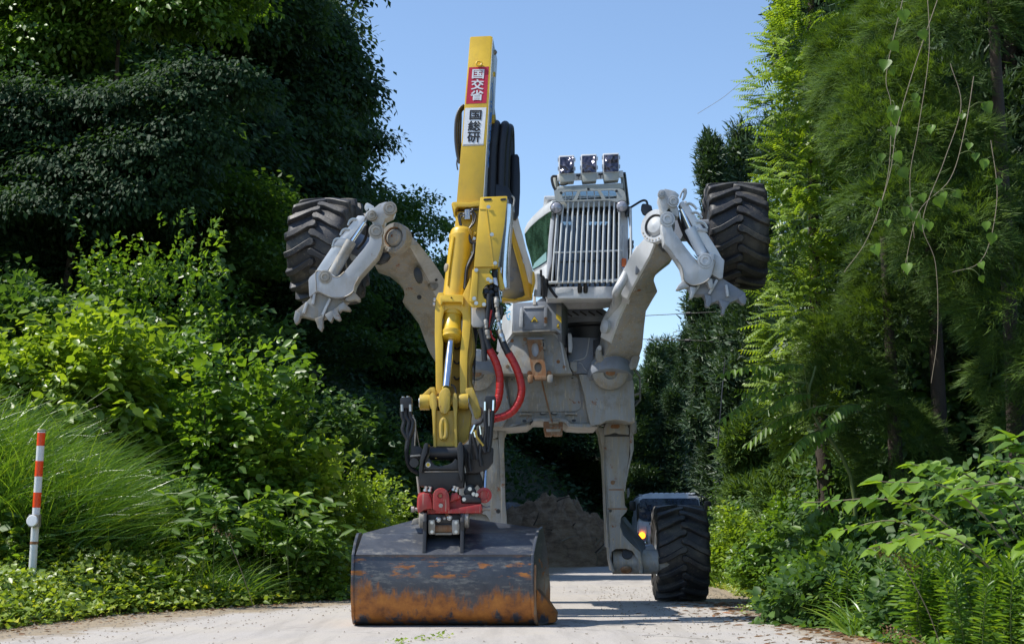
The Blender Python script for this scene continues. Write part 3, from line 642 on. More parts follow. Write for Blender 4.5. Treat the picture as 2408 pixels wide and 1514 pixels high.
# right flank of the lower stick and its tail behind the link
plate('fork_flank', 'E', [(712, 640), (722, 640), (745, 800), (740, 900), (716, 980), (712, 1120), (735, 1200), (760, 1300), (700, 1300), (690, 900)], off(FY, 0.10), (0.02, 0.3, 0), M['yellow_dirty'], fork, 0.008)
plate('stick_tail', 'I', [(690, 400), (850, 400), (890, 500), (880, 620), (850, 800), (800, 850), (700, 850)], off(LY, 0.18), 0.25, M['yellow_dirty'], fork, 0.01)
plate('tail_cover', 'E', [(724, 640), (760, 660), (780, 700), (768, 800), (760, 1000), (752, 1140), (745, 1180), (742, 1000), (735, 820)], off(FY, 0.3), 0.1, M['black'], fork, 0.01)

# folded sheet cover beside the stick
cv = plate('valve_cover', 'K', [(426, 94), (440, 86), (744, 74), (756, 82), (722, 420), (640, 930), (350, 932)], off(FY, -0.16), (0.0, 0.14, 0.0), M['yellow'], ex, 0.008)
v = [Q('K', 756, 84, off(FY, -0.155)), Q('K', 786, 170, off(FY, 0.18)), Q('K', 726, 500, off(FY, 0.2)), Q('K', 668, 930, off(FY, 0.18)), Q('K', 641, 930, off(FY, -0.155)), Q('K', 723, 420, off(FY, -0.155))]
vv, ff = g_prism(v, (-0.01, 0.0, 0)); mk('cover_flank', vv, ff, M['grey'], cv, 0.003)
plate('fold_line', 'K', [(418, 220), (505, 224), (590, 900), (600, 930), (582, 930), (498, 236), (418, 234)], off(FY, -0.166), 0.006, M['yellow'], cv, 0.002)
for x0, x1 in ((466, 566), (670, 742)):
    pts = arc(x0 + 14, 118, 14, 13, 90, 270, 6) + arc(x1 - 14, 114, 14, 13, -90, 90, 6)
    o = plate('slot', 'K', pts, off(FY, -0.1645), 0.004, M['ink'], cv, 0)
for x, y in ((526, 206), (568, 540), (608, 886)): bolt('K', x, y, off(FY, -0.172), cv, 0.015)
lw = [(350, 938), (640, 934), (630, 950), (570, 950)] + arc(600, 990, 62, 46, 130, 230, 6) + [(580, 1060), (585, 1120)] + [(560, 1132), (500, 1150), (462, 1200), (452, 1240), (470, 1300), (500, 1330), (496, 1412), (330, 1420), (312, 1400), (300, 1372)]
lo_ = plate('lower_cover', 'K', lw, off(FY, -0.14), 0.05, M['yellow'], cv, 0.006)
plate('cover_strip', 'K', [(332, 956), (404, 960), (386, 1350), (310, 1360), (294, 1340)], off(FY, -0.17), 0.04, M['yellow'], cv, 0.010)
for x, y in ((378, 970), (354, 1314), (378, 1370), (472, 1386), (522, 1082), (554, 1102)): bolt('K', x, y, off(FY, -0.175), cv, 0.015)
plate('cover_wing', 'K', [(642, 925), (662, 940), (726, 1180), (714, 1204), (660, 1204)], off(FY, -0.08), (0.0, 0.1, 0), M['yellow'], cv, 0.006)
plate('worn_plate', 'E', [(728, 500), (850, 494), (854, 640), (826, 668), (740, 668), (726, 640)], off(FY, -0.07), 0.04, M['dull_steel'], cv, 0.01)
# hose bundle of the tool line, coming out of the round opening
hb = plate('valve_bank', 'K', [(470, 1180), (560, 1130), (640, 1130), (660, 1300), (600, 1440), (520, 1400), (470, 1290)], off(FY, 0.0), 0.1, M['black'], ex, 0.02)
for pts, r, mm in (([(600, 960), (600, 1100), (620, 1300), (640, 1500)], .03, 'hose'), ([(520, 1220), (500, 1320), (510, 1450), (540, 1600)], .026, 'hose'), ([(560, 1240), (575, 1400), (590, 1560)], .024, 'hose')):
    v, f = g_tube(QL('K', pts, off(FY, -0.06)), r, 10, 5); mk('hose', v, f, M[mm], hb)
plate('hose_clip', 'K', [(580, 1062), (624, 1060), (640, 1120), (688, 1340), (676, 1372), (640, 1160), (582, 1130)], off(FY, -0.13), 0.03, M['steel'], hb, 0.006)
for x, y, r in ((500, 1240, .034), (555, 1250, .034), (560, 1180, .026), (620, 1210, .028), (620, 1330, .03)):
    v, f = g_lathe(Q('K', x, y, off(FY, -0.08)), (0, -1, 0.2), [(-.04, r), (.03, r), (.04, r * .6), (.04, .001)], 14); mk('coupling', v, f, M['black_plastic'], hb)
for (xa, ya), (xb, yb), r in (((622, 1300), (632, 1420), .022), ((640, 1420), (655, 1520), .024)):
    v, f = g_cyl(Q('K', xa, ya, off(FY, -0.11)), Q('K', xb, yb, off(FY, -0.11)), r, 14); mk('coupling', v, f, M['dull_steel'], hb)
# lower couplings and red guarded hoses
def redhose(pts, n=90):
    pp = spline(QL('E', pts, 14.95), 18)
    Ls = [0]
    for i in range(1, len(pp)): Ls.append(Ls[-1] + (pp[i] - pp[i - 1]).length)
    tot = Ls[-1]; N_ = int(tot / 0.008); out = []
    j = 0
    for i in range(N_):
        s = tot * i / (N_ - 1)
        while j < len(Ls) - 2 and Ls[j + 1] < s: j += 1
        t = (s - Ls[j]) / max(1e-6, Ls[j + 1] - Ls[j]); out.append(pp[j].lerp(pp[j + 1], t))
    def rr(t):
        s = (t * tot) % 0.062
        return 0.0385 if s < 0.007 else 0.0415
    return g_tube(out, rr, 18, raw=True)
v, f = redhose([(878, 858), (915, 920), (945, 990), (968, 1080), (972, 1180), (962, 1270), (935, 1350), (900, 1400)])
rh = mk('red_hose', v, f, M['redhose'], ex, 0, 30)
v, f = redhose([(1038, 880), (1080, 950), (1118, 1030), (1148, 1120), (1160, 1210), (1142, 1300), (1090, 1385), (1020, 1432), (940, 1455), (880, 1470)])
rh2 = mk('red_hose', v, f, M['redhose'], ex, 0, 30)
for pts, r, mm in (([(962, 690), (985, 760), (1012, 830), (1045, 895)], .036, 'hose'), ([(845, 660), (852, 760), (878, 860)], .034, 'hose'), ([(880, 380), (870, 520), (858, 660)], .024, 'hose'), ([(900, 520), (880, 640), (900, 740), (930, 780)], .012, 'redhose'), ([(940, 560), (900, 640), (880, 700)], .016, 'hose'), ([(800, 680), (830, 800), (840, 960)], .03, 'hose'), ([(980, 480), (990, 540), (975, 600)], .02, 'hose')):
    v, f = g_tube(QL('E', pts, 14.93), r, 12, 5); mk('hose', v, f, M[mm], rh2)
for (xa, ya), (xb, yb), r, mm in (((945, 420), (945, 540), .028, 'dull_steel'), ((950, 540), (965, 620), .026, 'dull_steel'), ((960, 625), (975, 690), .022, 'steel'), ((975, 690), (985, 750), .026, 'dull_steel'), ((850, 600), (858, 690), .022, 'dull_steel'), ((860, 690), (885, 800), .026, 'dull_steel'), ((980, 720), (992, 756), .03, 'steel')):
    v, f = g_lathe(Q('E', xa, ya, 14.90), Q('E', xb, yb, 14.90) - Q('E', xa, ya, 14.90), [(0, r * .8), (.01, r), (.05, r), (.055, r * .8), (.09, r * .85), (.095, r * .5)], 12); mk('coupling', v, f, M[mm], rh2)

# ---------------------------------------------------------------- boom
BY = 16.4
bo = plate('boom', 'K', [(756, 590), (800, 592), (850, 760), (905, 960), (965, 1240), (970, 1275), (900, 1310), (830, 1325), (760, 1315), (690, 1280), (690, 900)], plane(17.2, 3.6, -0.55), 0.3, M['grey_blue'], ex, 0.01)
plate('boom_frame', 'K', [(768, 370), (802, 372), (850, 540), (900, 700), (950, 880), (1060, 1160), (1062, 1310), (830, 1345), (690, 1345), (690, 1296), (770, 1316), (850, 1320), (930, 1294), (970, 1270), (905, 960), (850, 760), (808, 610), (760, 575)], plane(17.05, 3.6, -0.55), 0.18, M['yellow'], bo, 0.012)
plate('boom_guard', 'K', [(808, 362), (886, 330), (905, 420), (940, 540), (990, 740), (1062, 960), (1058, 1140), (1010, 1110), (950, 850), (900, 700), (850, 540)], plane(17.0, 3.6, -0.55), (0.0, 0.12, 0.0), M['white'], bo, 0.008)
plate('boom_flange', 'K', [(1060, 975), (1084, 1000), (1096, 1100), (1050, 1312), (1040, 1300), (1058, 1130)], plane(16.9, 3.6, -0.55), 0.15, M['yellow'], bo, 0.01)
# bright flexible cylinder guard between cover and boom
for k, xx in enumerate((744, 762, 722)):
    v, f = g_tube(QL('K', [(xx + 18, 180 + 20 * k), (xx + 6, 420), (xx - 12, 640), (xx - 26, 860), (xx - 34, 1060), (xx - 32, 1190)], 15.35 + 0.1 * k), 0.05, 14, 5); mk('polished_tube', v, f, M['chrome'] if k != 1 else M['steel'], bo)
for x, y in ((785, 690), (770, 630), (850, 966), (930, 1210), (800, 1085)): bolt('K', x, y, off(plane(17.2, 3.6, -0.55), -0.01), bo, 0.02, M['grey_blue'])
# black hose loops at the boom head
hl = plate('hose_boot', 'A', [(440, 700), (456, 690), (440, 1000), (425, 1150), (408, 1155), (430, 1000)], off(stickY, 0.25), 0.08, M['black'], ex, 0.006)
for k, (x, yt, yy) in enumerate(((474, 672, .28), (505, 694, .36), (535, 678, .32), (564, 696, .40), (520, 720, .46))):
    v, f = g_tube(QL('A', [(x - 26, 1190), (x - 22, 1000), (x - 16, 840), (x - 6, 740)], off(stickY, yy)) + [Q('A', x, yt + 6, off(stickY, yy + .05)), Q('A', x + 6, yt, off(stickY, yy + .14)), Q('A', x + 10, yt + 50, off(stickY, yy + .24)), Q('A', x + 12, yt + 200, off(stickY, yy + .30)), Q('A', x + 10, 1190, off(stickY, yy + .30))], 0.050 if k != 1 else 0.038, 14, 5); mk('hose', v, f, M['hose'], hl)
plate('rubber_flap', 'A', [(580, 872), (622, 868), (634, 890), (640, 1000), (640, 1120), (632, 1270), (612, 1308), (584, 1300), (575, 1250)], off(stickY, .6), 0.10, M['black_plastic'], hl, 0.012)
plate('rubber_flap', 'A', [(440, 1060), (560, 1090), (590, 1150), (605, 1240), (600, 1300), (575, 1290), (560, 1160), (420, 1155)], off(stickY, .26), 0.12, M['black_plastic'], hl, 0.012)
v, f = g_tube(QL('A', [(583, 1150), (600, 1170), (596, 1210), (588, 1240)], off(stickY, .24)), 0.012, 8); mk('cable_tie', v, f, M['dull_steel'], hl)
plate('hose_clamp', 'A', [(572, 1222), (600, 1218), (602, 1256), (574, 1262)], off(stickY, .2), 0.06, M['steel'], hl, 0.006)
for k, dx in enumerate((0, 14, 28)):
    v, f = g_tube(QL('A', [(262, 540 + 10 * k), (232 + dx * .3, 570 + 8 * k), (210 + dx, 640), (206 + dx, 760), (216 + dx * .7, 860), (232, 930 - 8 * k)], off(stickY, .2 + .05 * k)), 0.017, 10, 5); mk('hose', v, f, M['hose'], hl)
v, f = g_tube(QL('A', [(222, 880), (214, 930), (220, 975)], off(stickY, .2)), 0.008, 8); mk('cable', v, f, M['hose'], hl)
# ---------------------------------------------------------------- undercarriage
HY = plane(17.9, 2.9, 0.20)
hull = plate('hull', 'F', [(388, 424), (800, 398), (862, 500), (905, 640), (930, 745), (955, 800), (255, 806), (250, 640), (300, 560)], off(HY, -0.05), 0.9, M['grey_dirty'], ex, 0.012)
plate('hull_edge', 'F', [(392, 440), (412, 424), (770, 412), (812, 440), (856, 520), (900, 770), (888, 772), (842, 520), (800, 452), (765, 428), (420, 438), (392, 470), (330, 560), (316, 560), (372, 470)], off(HY, -0.062), 0.02, M['grey'], hull, 0.003)
box = plate('front_box', 'F', [(398, 206), (400, 142), (820, 124), (852, 140), (856, 440), (800, 400), (400, 414), (396, 300)], off(HY, -0.18), 0.6, M['grey_blue'], ex, 0.014)
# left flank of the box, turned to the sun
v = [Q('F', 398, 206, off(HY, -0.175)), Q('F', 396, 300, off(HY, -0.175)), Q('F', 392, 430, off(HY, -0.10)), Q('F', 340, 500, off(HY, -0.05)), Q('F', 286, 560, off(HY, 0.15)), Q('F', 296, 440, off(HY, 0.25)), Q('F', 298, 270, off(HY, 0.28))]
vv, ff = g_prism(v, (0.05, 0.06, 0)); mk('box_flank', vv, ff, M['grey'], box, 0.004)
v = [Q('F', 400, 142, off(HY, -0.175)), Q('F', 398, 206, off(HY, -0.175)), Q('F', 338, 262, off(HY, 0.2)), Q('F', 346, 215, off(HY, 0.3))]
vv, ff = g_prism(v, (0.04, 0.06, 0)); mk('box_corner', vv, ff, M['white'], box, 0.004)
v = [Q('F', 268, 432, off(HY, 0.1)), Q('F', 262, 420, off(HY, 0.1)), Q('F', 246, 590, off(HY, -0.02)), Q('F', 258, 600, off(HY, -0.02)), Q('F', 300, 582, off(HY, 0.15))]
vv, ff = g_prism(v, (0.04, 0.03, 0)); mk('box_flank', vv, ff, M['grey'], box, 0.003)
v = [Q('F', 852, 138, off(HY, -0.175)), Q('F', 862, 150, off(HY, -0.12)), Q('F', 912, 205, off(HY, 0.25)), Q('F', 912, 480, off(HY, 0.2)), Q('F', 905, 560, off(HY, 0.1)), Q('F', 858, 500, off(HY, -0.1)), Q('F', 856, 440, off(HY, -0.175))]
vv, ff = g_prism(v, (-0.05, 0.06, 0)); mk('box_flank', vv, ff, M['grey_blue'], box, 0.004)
plate('box_door', 'F', [(500, 186), (696, 180), (696, 385), (500, 392)], off(HY, -0.19), 0.015, M['grey_blue'], box, 0.003)
plate('door_ledge', 'F', [(500, 176), (696, 170), (696, 190), (500, 196)], off(HY, -0.20), 0.03, M['grey'], box, 0.004)
plate('door_ledge', 'F', [(392, 408), (560, 400), (800, 396), (806, 406), (560, 414), (396, 424)], off(HY, -0.20), 0.15, M['grey_dirty'], box, 0.004)
plate('hinge_strap', 'F', [(466, 210), (478, 178), (490, 200), (494, 300), (490, 370), (462, 368), (458, 340)], off(HY, -0.24), 0.05, M['grey'], box, 0.006)
plate('hinge_strap', 'F', [(690, 182), (722, 180), (724, 360), (692, 362)], off(HY, -0.20), 0.03, M['grey_blue'], box, 0.006)
for x, y in ((478, 290), (478, 350), (706, 290), (706, 318)): bolt('F', x, y, off(HY, -0.225), box, 0.016, M['rust' if x > 600 else 'grey'])
v, f = g_prism([Q('F', 586, 160, off(HY, -0.2)), Q('F', 590, 70, off(HY, -0.16)), Q('F', 612, 66, off(HY, -0.16)), Q('F', 618, 160, off(HY, -0.2))], (0, 0.05, 0)); mk('latch', v, f, M['dull_steel'], box, 0.004)
v, f = g_cyl(Q('F', 604, 80, off(HY, -0.17)), Q('F', 622, 58, off(HY, -0.17)), 0.014, 10); mk('latch', v, f, M['steel'], box)
def warn(c, pts, Y, parent):
    cx = sum(p[0] for p in pts) / 3; cy_ = sum(p[1] for p in pts) / 3
    plate('warning_sign', c, pts, off(Y, -0.003), 0.003, M['ink'], parent, 0)
    plate('warning_sign', c, [(cx + (x - cx) * .84, cy_ + (y - cy_) * .84) for x, y in pts], off(Y, -0.005), 0.003, M['sticker_yellow'], parent, 0)
    s = abs(pts[1][0] - pts[2][0]) / 76
    for x0, y0, x1, y1 in ((-16, 14, -8, -2), (-8, 2, 4, -8), (0, 12, 10, -4), (8, 6, 16, 14), (-12, 10, 12, 8)):
        v, f = g_bar(Q(c, cx + x0 * s, cy_ + y0 * s, off(Y, -0.0075)), Q(c, cx + x1 * s, cy_ + y1 * s, off(Y, -0.0075)), 0.006, 0.003, (0, 1, 0)); mk('warning_pictogram', v, f, M['ink'], parent, 0)
warn('F', [(600, 264), (562, 322), (638, 320)], off(HY, -0.19), box)
FLK = [Q('F', 862, 200, off(HY, -0.10))]
for pts, mm in (([(806, 150), (852, 178), (852, 276), (806, 240)], 'dull_steel'), ([(804, 240), (852, 280), (852, 330), (804, 288)], 'sticker_yellow')):
    plate('data_sticker', 'F', pts, off(HY, -0.183), 0.003, M[mm], box, 0)
warn('F', [(822, 324), (804, 370), (840, 394)], off(HY, -0.18), box)
text_on('lettering', 'G', 'F', (340, 226, 386, 226, 372, 308, 340, 308), off(HY, -0.02), M['cyan_ink'], box, 0.03, dy=-0.06)
# wide lower body
LBY = plane(18.05, 2.2, 0.10)
low = [(-60, 830), (40, 818), (330, 812), (1100, 800), (1300, 812), (1515, 836), (1528, 900), (1536, 1100), (1544, 1250), (1480, 1250), (1440, 1236), (1350, 1225), (1270, 1238), (1230, 1262), (1196, 1298), (1050, 1300), (920, 1290), (860, 1248), (600, 1240), (540, 1290), (340, 1306), (150, 1306), (20, 1262), (-60, 1240)]
body = plate('undercarriage', 'F', low, off(LBY, 0.06), 1.15, M['grey_dirty'], ex, 0.016)
plate('side_pod', 'F', [(1012, 806), (1300, 812), (1515, 836), (1528, 900), (1536, 1100), (1540, 1246), (1480, 1256), (1440, 1240), (1350, 1228), (1270, 1242), (1226, 1268), (1126, 1292), (1096, 1180), (1064, 1000)], off(LBY, -0.08), 0.3, M['grey_dirty'], body, 0.016)
plate('side_pod', 'F', [(-60, 832), (40, 818), (310, 812), (340, 960), (384, 1180), (300, 1296), (150, 1306), (20, 1262), (-60, 1240)], off(LBY, -0.08), 0.3, M['grey_dirty'], body, 0.016)
plate('belly_hatch', 'F', [(346, 860), (372, 824), (985, 820), (1006, 840), (1024, 960), (1036, 1090), (1026, 1130), (982, 1152), (430, 1160), (380, 1100)], off(LBY, 0.035), 0.03, M['grey_dirty'], body, 0.006)
plate('belly_rail', 'F', [(330, 806), (955, 796), (960, 812), (330, 822)], off(LBY, 0.0), 0.08, M['grey_dirty'], body, 0.006)
v = [(560, 1270), (600, 1214), (880, 1214), (940, 1266), (1110, 1270), (1190, 1296), (1050, 1304), (920, 1296), (870, 1252), (596, 1246), (545, 1292), (340, 1308), (390, 1270)]
plate('lower_flange', 'F', v, off(LBY, -0.04), 0.12, M['grey_dirty'], body, 0.010)
for xa, xb, y in ((466, 570, 1178), (888, 994, 1174)):
    v, f = g_cyl(Q('F', xa, y, off(LBY, 0.02)), Q('F', xb, y, off(LBY, 0.02)), 0.017, 14); hh = mk('hinge', v, f, M['grey_dirty'], body)
    for x in (xa + 4, xb - 4):
        v, f = g_cyl(Q('F', x - 8, y, off(LBY, 0.015)), Q('F', x + 8, y, off(LBY, 0.015)), 0.028, 14); mk('hinge_knuckle', v, f, M['dull_steel'], hh)
for x in (680, 784):
    pts = arc(x, 1172, 32, 13, 0, 360, 16)[:-1]; plate('rubber_grommet', 'F', pts, off(LBY, 0.028), 0.01, M['black'], body, 0)
    pts = arc(x + 4, 1167, 24, 8, 0, 360, 14)[:-1]; plate('rubber_grommet', 'F', pts, off(LBY, 0.024), 0.01, M['dull_steel'], body, 0)
for x, y in ((392, 856), (954, 844)):
    pts = arc(x, y, 26, 12, 0, 360, 16)[:-1]; plate('hatch_lock', 'F', pts, off(LBY, 0.022), 0.015, M['grey_dirty'], body, 0.003)
    pts = arc(x, y, 11, 6, 0, 360, 12)[:-1]; plate('hatch_lock', 'F', pts, off(LBY, 0.018), 0.01, M['ink'], body, 0)
for x, y in ((508, 1242), (968, 1238)):
    pts = arc(x, y, 20, 13, 0, 360, 16)[:-1]; plate('drain_hole', 'F', pts, off(LBY, -0.043), 0.006, M['ink'], body, 0)
for x, y, c in ((392, 494, 0), (512, 482, 0), (850, 494, 0), (350, 736, 0), (880, 738, 0), (822, 690, 0)): bolt('F', x, y, off(HY, -0.052), hull, 0.016, M['rust'])
# worn bracket with two eyes and the rusty rod
def ring_plate(name, c, outer, holes, Y, d, mat, parent):
    """plate with elliptical holes: outer polygon bridged to a ring of each hole"""
    cu = bpy.data.curves.new(name, 'CURVE'); cu.dimensions = '2D'; cu.fill_mode = 'BOTH'
    for ring in [outer] + holes:
        sp = cu.splines.new('POLY'); sp.points.add(len(ring) - 1); sp.use_cyclic_u = True
        for p_, (x, y) in zip(sp.points, ring): p_.co = (x, -y, 0, 1)
    cu.extrude = 1.0
    tmp = bpy.data.objects.new('t', cu); col.objects.link(tmp); bpy.context.view_layer.update()
    me = bpy.data.meshes.new_from_object(tmp.evaluated_get(bpy.context.evaluated_depsgraph_get()))
    bpy.data.objects.remove(tmp); bpy.data.curves.remove(cu)
    vv = []
    for w in me.vertices:
        p = Q(c, w.co.x, -w.co.y, Y)
        vv.append(p + Vector((0, d if w.co.z < 0 else 0, 0)))
    ff = [list(p.vertices) for p in me.polygons]; bpy.data.meshes.remove(me)
    bm = bmesh.new(); vs2 = [bm.verts.new(q) for q in vv]
    for q in ff:
        try: bm.faces.new([vs2[i] for i in q])
        except Exception: pass
    bmesh.ops.remove_doubles(bm, verts=bm.verts, dist=1e-5)
    vv = [w.co.copy() for w in bm.verts]; bm.verts.index_update(); ff = [[w.index for w in fc.verts] for fc in bm.faces]; bm.free()
    return mk(name, vv, ff, mat, parent, 0.0, 35)
el = lambda cx, cy_, rx, ry, n=24: arc(cx, cy_, rx, ry, 0, 360, n)[:-1]
bracket = ring_plate('winch_bracket', 'F', [(530, 486), (545, 474), (672, 478), (680, 560), (690, 640), (712, 800), (706, 826), (590, 826), (576, 780), (556, 660)],
                     [el(608, 575, 34, 68), el(634, 742, 35, 46)], off(HY, -0.12), 0.06, M['rust'], ex)
plate('bracket_back', 'F', [(545, 480), (668, 484), (680, 650), (556, 650)], off(HY, -0.075), 0.02, M['grey'], bracket, 0.003)
plate('bracket_head', 'F', [(534, 466), (690, 462), (692, 482), (540, 486)], off(HY, -0.13), 0.08, M['grey_blue'], bracket, 0.004)
plate('bracket_tab', 'F', [(664, 488), (690, 500), (704, 520), (704, 570), (692, 580), (676, 570)], off(HY, -0.11), 0.05, M['grey_dirty'], bracket, 0.004)
plate('bracket_slot', 'F', [(678, 510), (690, 514), (692, 552), (680, 548)], off(HY, -0.113), 0.004, M['ink'], bracket, 0)
plate('bracket_foot', 'F', [(590, 826), (600, 820), (710, 822), (716, 858), (600, 860)], off(HY, -0.15), 0.12, M['rust'], bracket, 0.006)
for x in (566, 748):
    plate('bracket_lug', 'F', [(x - 28, 830), (x - 20, 812), (x + 22, 808), (x + 26, 830), (x + 24, 876), (x + 4, 886), (x - 24, 880)], off(HY, -0.16), 0.12, M['rust' if x < 600 else 'grey_dirty'], bracket, 0.010)
    bolt('F', x - 10, 796, off(HY, -0.10), bracket, 0.022, M['rust'])
v, f = g_tube(QL('F', [(668, 860), (688, 950), (716, 1060), (744, 1170), (768, 1262)], off(LBY, -0.05)), 0.011, 8); mk('rusty_rod', v, f, M['rust'], bracket)
hitch = plate('tow_hitch', 'F', [(688, 1236), (866, 1232), (864, 1320), (862, 1374), (790, 1376), (776, 1366), (764, 1378), (704, 1378), (690, 1310)], off(LBY, -0.02), 0.3, M['rust'], ex, 0.01)
v, f = g_cyl(Q('F', 735, 1256, off(LBY, -0.03)), Q('F', 828, 1254, off(LBY, -0.03)), 0.026, 16); mk('hitch_pin', v, f, M['dull_steel'], hitch)
plate('hitch_lip', 'F', [(706, 1312), (850, 1306), (842, 1342), (712, 1344)], off(LBY, -0.035), 0.03, M['dull_steel'], hitch, 0.008)
plate('hitch_lip', 'F', [(690, 1300), (864, 1296), (864, 1312), (690, 1314)], off(LBY, -0.05), 0.05, M['rust'], hitch, 0.004)
# body behind the box: turntable drum, blue-grey deck, slotted panel
drum = MB()
v, f = g_lathe(P(1395, 850, 18.9), (0, 0, 1), [(0, .52), (.40, .52), (.42, .55), (.52, .55), (.52, .1)], 48)
up_ = mk('turntable', v, f, M['black'], ex)
v, f = g_lathe(P(1395, 770, 18.9), (0, 0, 1), [(0, .56), (.06, .58), (.06, .1)], 48); mk('turntable_ring', v, f, M['grey_blue'], up_)
deck = plate('carriage_deck', 'F', [(905, 470), (960, 462), (1180, 470), (1235, 470), (1240, 800), (1180, 806), (950, 800), (920, 740)], off(HY, 0.18), 0.5, M['grey_blue'], ex, 0.012)
v, f = g_tube(QL('F', [(1112, 470), (1100, 560), (1080, 640), (1040, 668), (960, 684)], off(HY, 0.17)), 0.008, 6); mk('cable', v, f, M['grey'], deck)
v, f = g_tube(QL('F', [(1010, 700), (1040, 710), (1070, 760), (1110, 790), (1140, 780), (1146, 700)], off(HY, 0.17)), 0.007, 6); mk('cable', v, f, M['grey'], deck)
plate('step_bracket', 'F', [(932, 690), (996, 692), (1000, 775), (960, 780), (932, 740)], off(HY, 0.0), 0.16, M['grey_dirty'], deck, 0.006)
plate('side_guard', 'F', [(912, 424), (940, 424), (950, 450), (956, 560), (948, 606), (918, 600)], off(HY, -0.05), 0.2, M['grey'], deck, 0.008)
plate('slotted_panel', 'F', [(900, 204), (1240, 198), (1290, 232), (1284, 276), (910, 280)], off(HY, 0.28), 0.3, M['grey_blue'], deck, 0.004)
for k, (x, y) in enumerate(((922, 250), (984, 240), (1056, 240), (1134, 240), (1206, 236))):
    v, f = g_bar(Q('F', x - 30, y - 18, off(HY, 0.275)), Q('F', x + 30, y + 20, off(HY, 0.275)), 0.02, 0.006, (0, 1, 0)); mk('slot', v, f, M['ink'], deck, 0)
v = [Q('F', 660, 100, off(HY, -0.02)), Q('F', 1360, 76, off(HY, -0.02)), Q('F', 1350, 170, off(HY, 0.0)), Q('F', 1240, 196, off(HY, 0.05)), Q('F', 920, 204, off(HY, 0.05)), Q('F', 860, 140, off(HY, 0.02)), Q('F', 620, 130, off(HY, 0.0))]
vv, ff = g_prism(v, (0, 0.9, 0.12)); apron = mk('cab_floor_apron', vv, ff, M['grey'], ex, 0.012)
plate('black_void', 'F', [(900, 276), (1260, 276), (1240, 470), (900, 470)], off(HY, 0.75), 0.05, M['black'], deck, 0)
plate('frame_post', 'F', [(1230, 330), (1262, 300), (1276, 340), (1240, 440), (1232, 520), (1150, 640), (1150, 490), (1200, 470)], off(HY, 0.1), 0.1, M['black'], deck, 0.006)

# ---------------------------------------------------------------- front legs
def beam(name, secs, mat, parent, thick=0.42, lit_face=0):
    """secs: (left, ridge, right) sheet points and the distance of the ridge"""
    rings = []
    for (l, m, r, Y) in secs:
        pl, pm, pr_ = Q('S', *l, Y + 0.16), Q('S', *m, Y), Q('S', *r, Y + 0.10)
        back = Vector((0, thick, 0))
        rings.append([pl, pm, pr_, pr_ + back, pl + back])
    v, f = g_loft(rings); o = mk(name, v, f, mat, parent, 0.012, 30)
    if lit_face:
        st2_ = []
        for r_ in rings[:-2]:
            a_, b_ = (r_[0], r_[1]) if lit_face < 0 else (r_[1], r_[2])
            n_ = Vector((-.02, -.02, .01)) if lit_face < 0 else Vector((.012, -.02, .012)); st2_.append([a_.lerp(b_, .03) + n_, a_.lerp(b_, .97) + n_, a_.lerp(b_, .97) - n_, a_.lerp(b_, .03) - n_])
        v, f = g_loft(st2_); mk('lit_face_plate', v, f, M['white'] if lit_face < 0 else M['grey'], o, 0, 30)  # brighter light on this leg face is painted in with a paler overlay
    return o
def bs(x, y): return (1100 + x / 2.5227, 750 + y / 2.5227)
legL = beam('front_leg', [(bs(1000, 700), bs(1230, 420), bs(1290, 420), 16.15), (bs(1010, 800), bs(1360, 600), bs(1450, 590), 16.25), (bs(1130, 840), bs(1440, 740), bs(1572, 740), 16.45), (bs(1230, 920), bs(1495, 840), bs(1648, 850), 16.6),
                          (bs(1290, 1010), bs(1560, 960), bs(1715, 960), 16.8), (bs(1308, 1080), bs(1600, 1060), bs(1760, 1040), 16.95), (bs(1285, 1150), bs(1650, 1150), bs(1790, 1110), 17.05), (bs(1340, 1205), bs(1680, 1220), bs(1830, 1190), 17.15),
                          (bs(1440, 1340), bs(1730, 1330), bs(1880, 1320), 17.3), ((1712, 1395), (1810, 1395), (1880, 1380), 17.5), ((1745, 1450), (1840, 1470), (1905, 1450), 17.7), ((1790, 1490), (1860, 1520), (1930, 1510), 17.9)], M['grey_dirty'], ex, lit_face=1)
def fs(x, y): return (1880 + x / 2.33, 1150 + y / 2.33)
def ds(x, y): return (2400 + x / 2.5227, 700 + y / 2.5227)
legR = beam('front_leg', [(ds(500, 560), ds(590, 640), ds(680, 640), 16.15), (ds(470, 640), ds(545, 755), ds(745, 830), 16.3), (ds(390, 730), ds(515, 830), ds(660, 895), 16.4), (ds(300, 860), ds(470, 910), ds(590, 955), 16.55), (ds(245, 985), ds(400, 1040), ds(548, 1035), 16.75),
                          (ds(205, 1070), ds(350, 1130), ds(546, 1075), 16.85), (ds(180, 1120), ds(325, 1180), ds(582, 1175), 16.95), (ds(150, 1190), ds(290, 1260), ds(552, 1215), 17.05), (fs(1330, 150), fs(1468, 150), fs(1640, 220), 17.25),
                          (fs(1262, 300), fs(1395, 310), fs(1622, 380), 17.4), (fs(1228, 470), fs(1320, 520), fs(1606, 560), 17.6), (fs(1200, 590), fs(1240, 680), fs(1560, 700), 17.8), (fs(1168, 640), fs(1200, 690), fs(1520, 765), 17.9)], M['grey_dirty'], ex, lit_face=-1)
def disc(name, c, x, y, Y, axis, prof, mat, parent, n=32):
    v, f = g_lathe(Q(c, x, y, Y), axis, prof, n); return mk(name, v, f, mat, parent, 0)
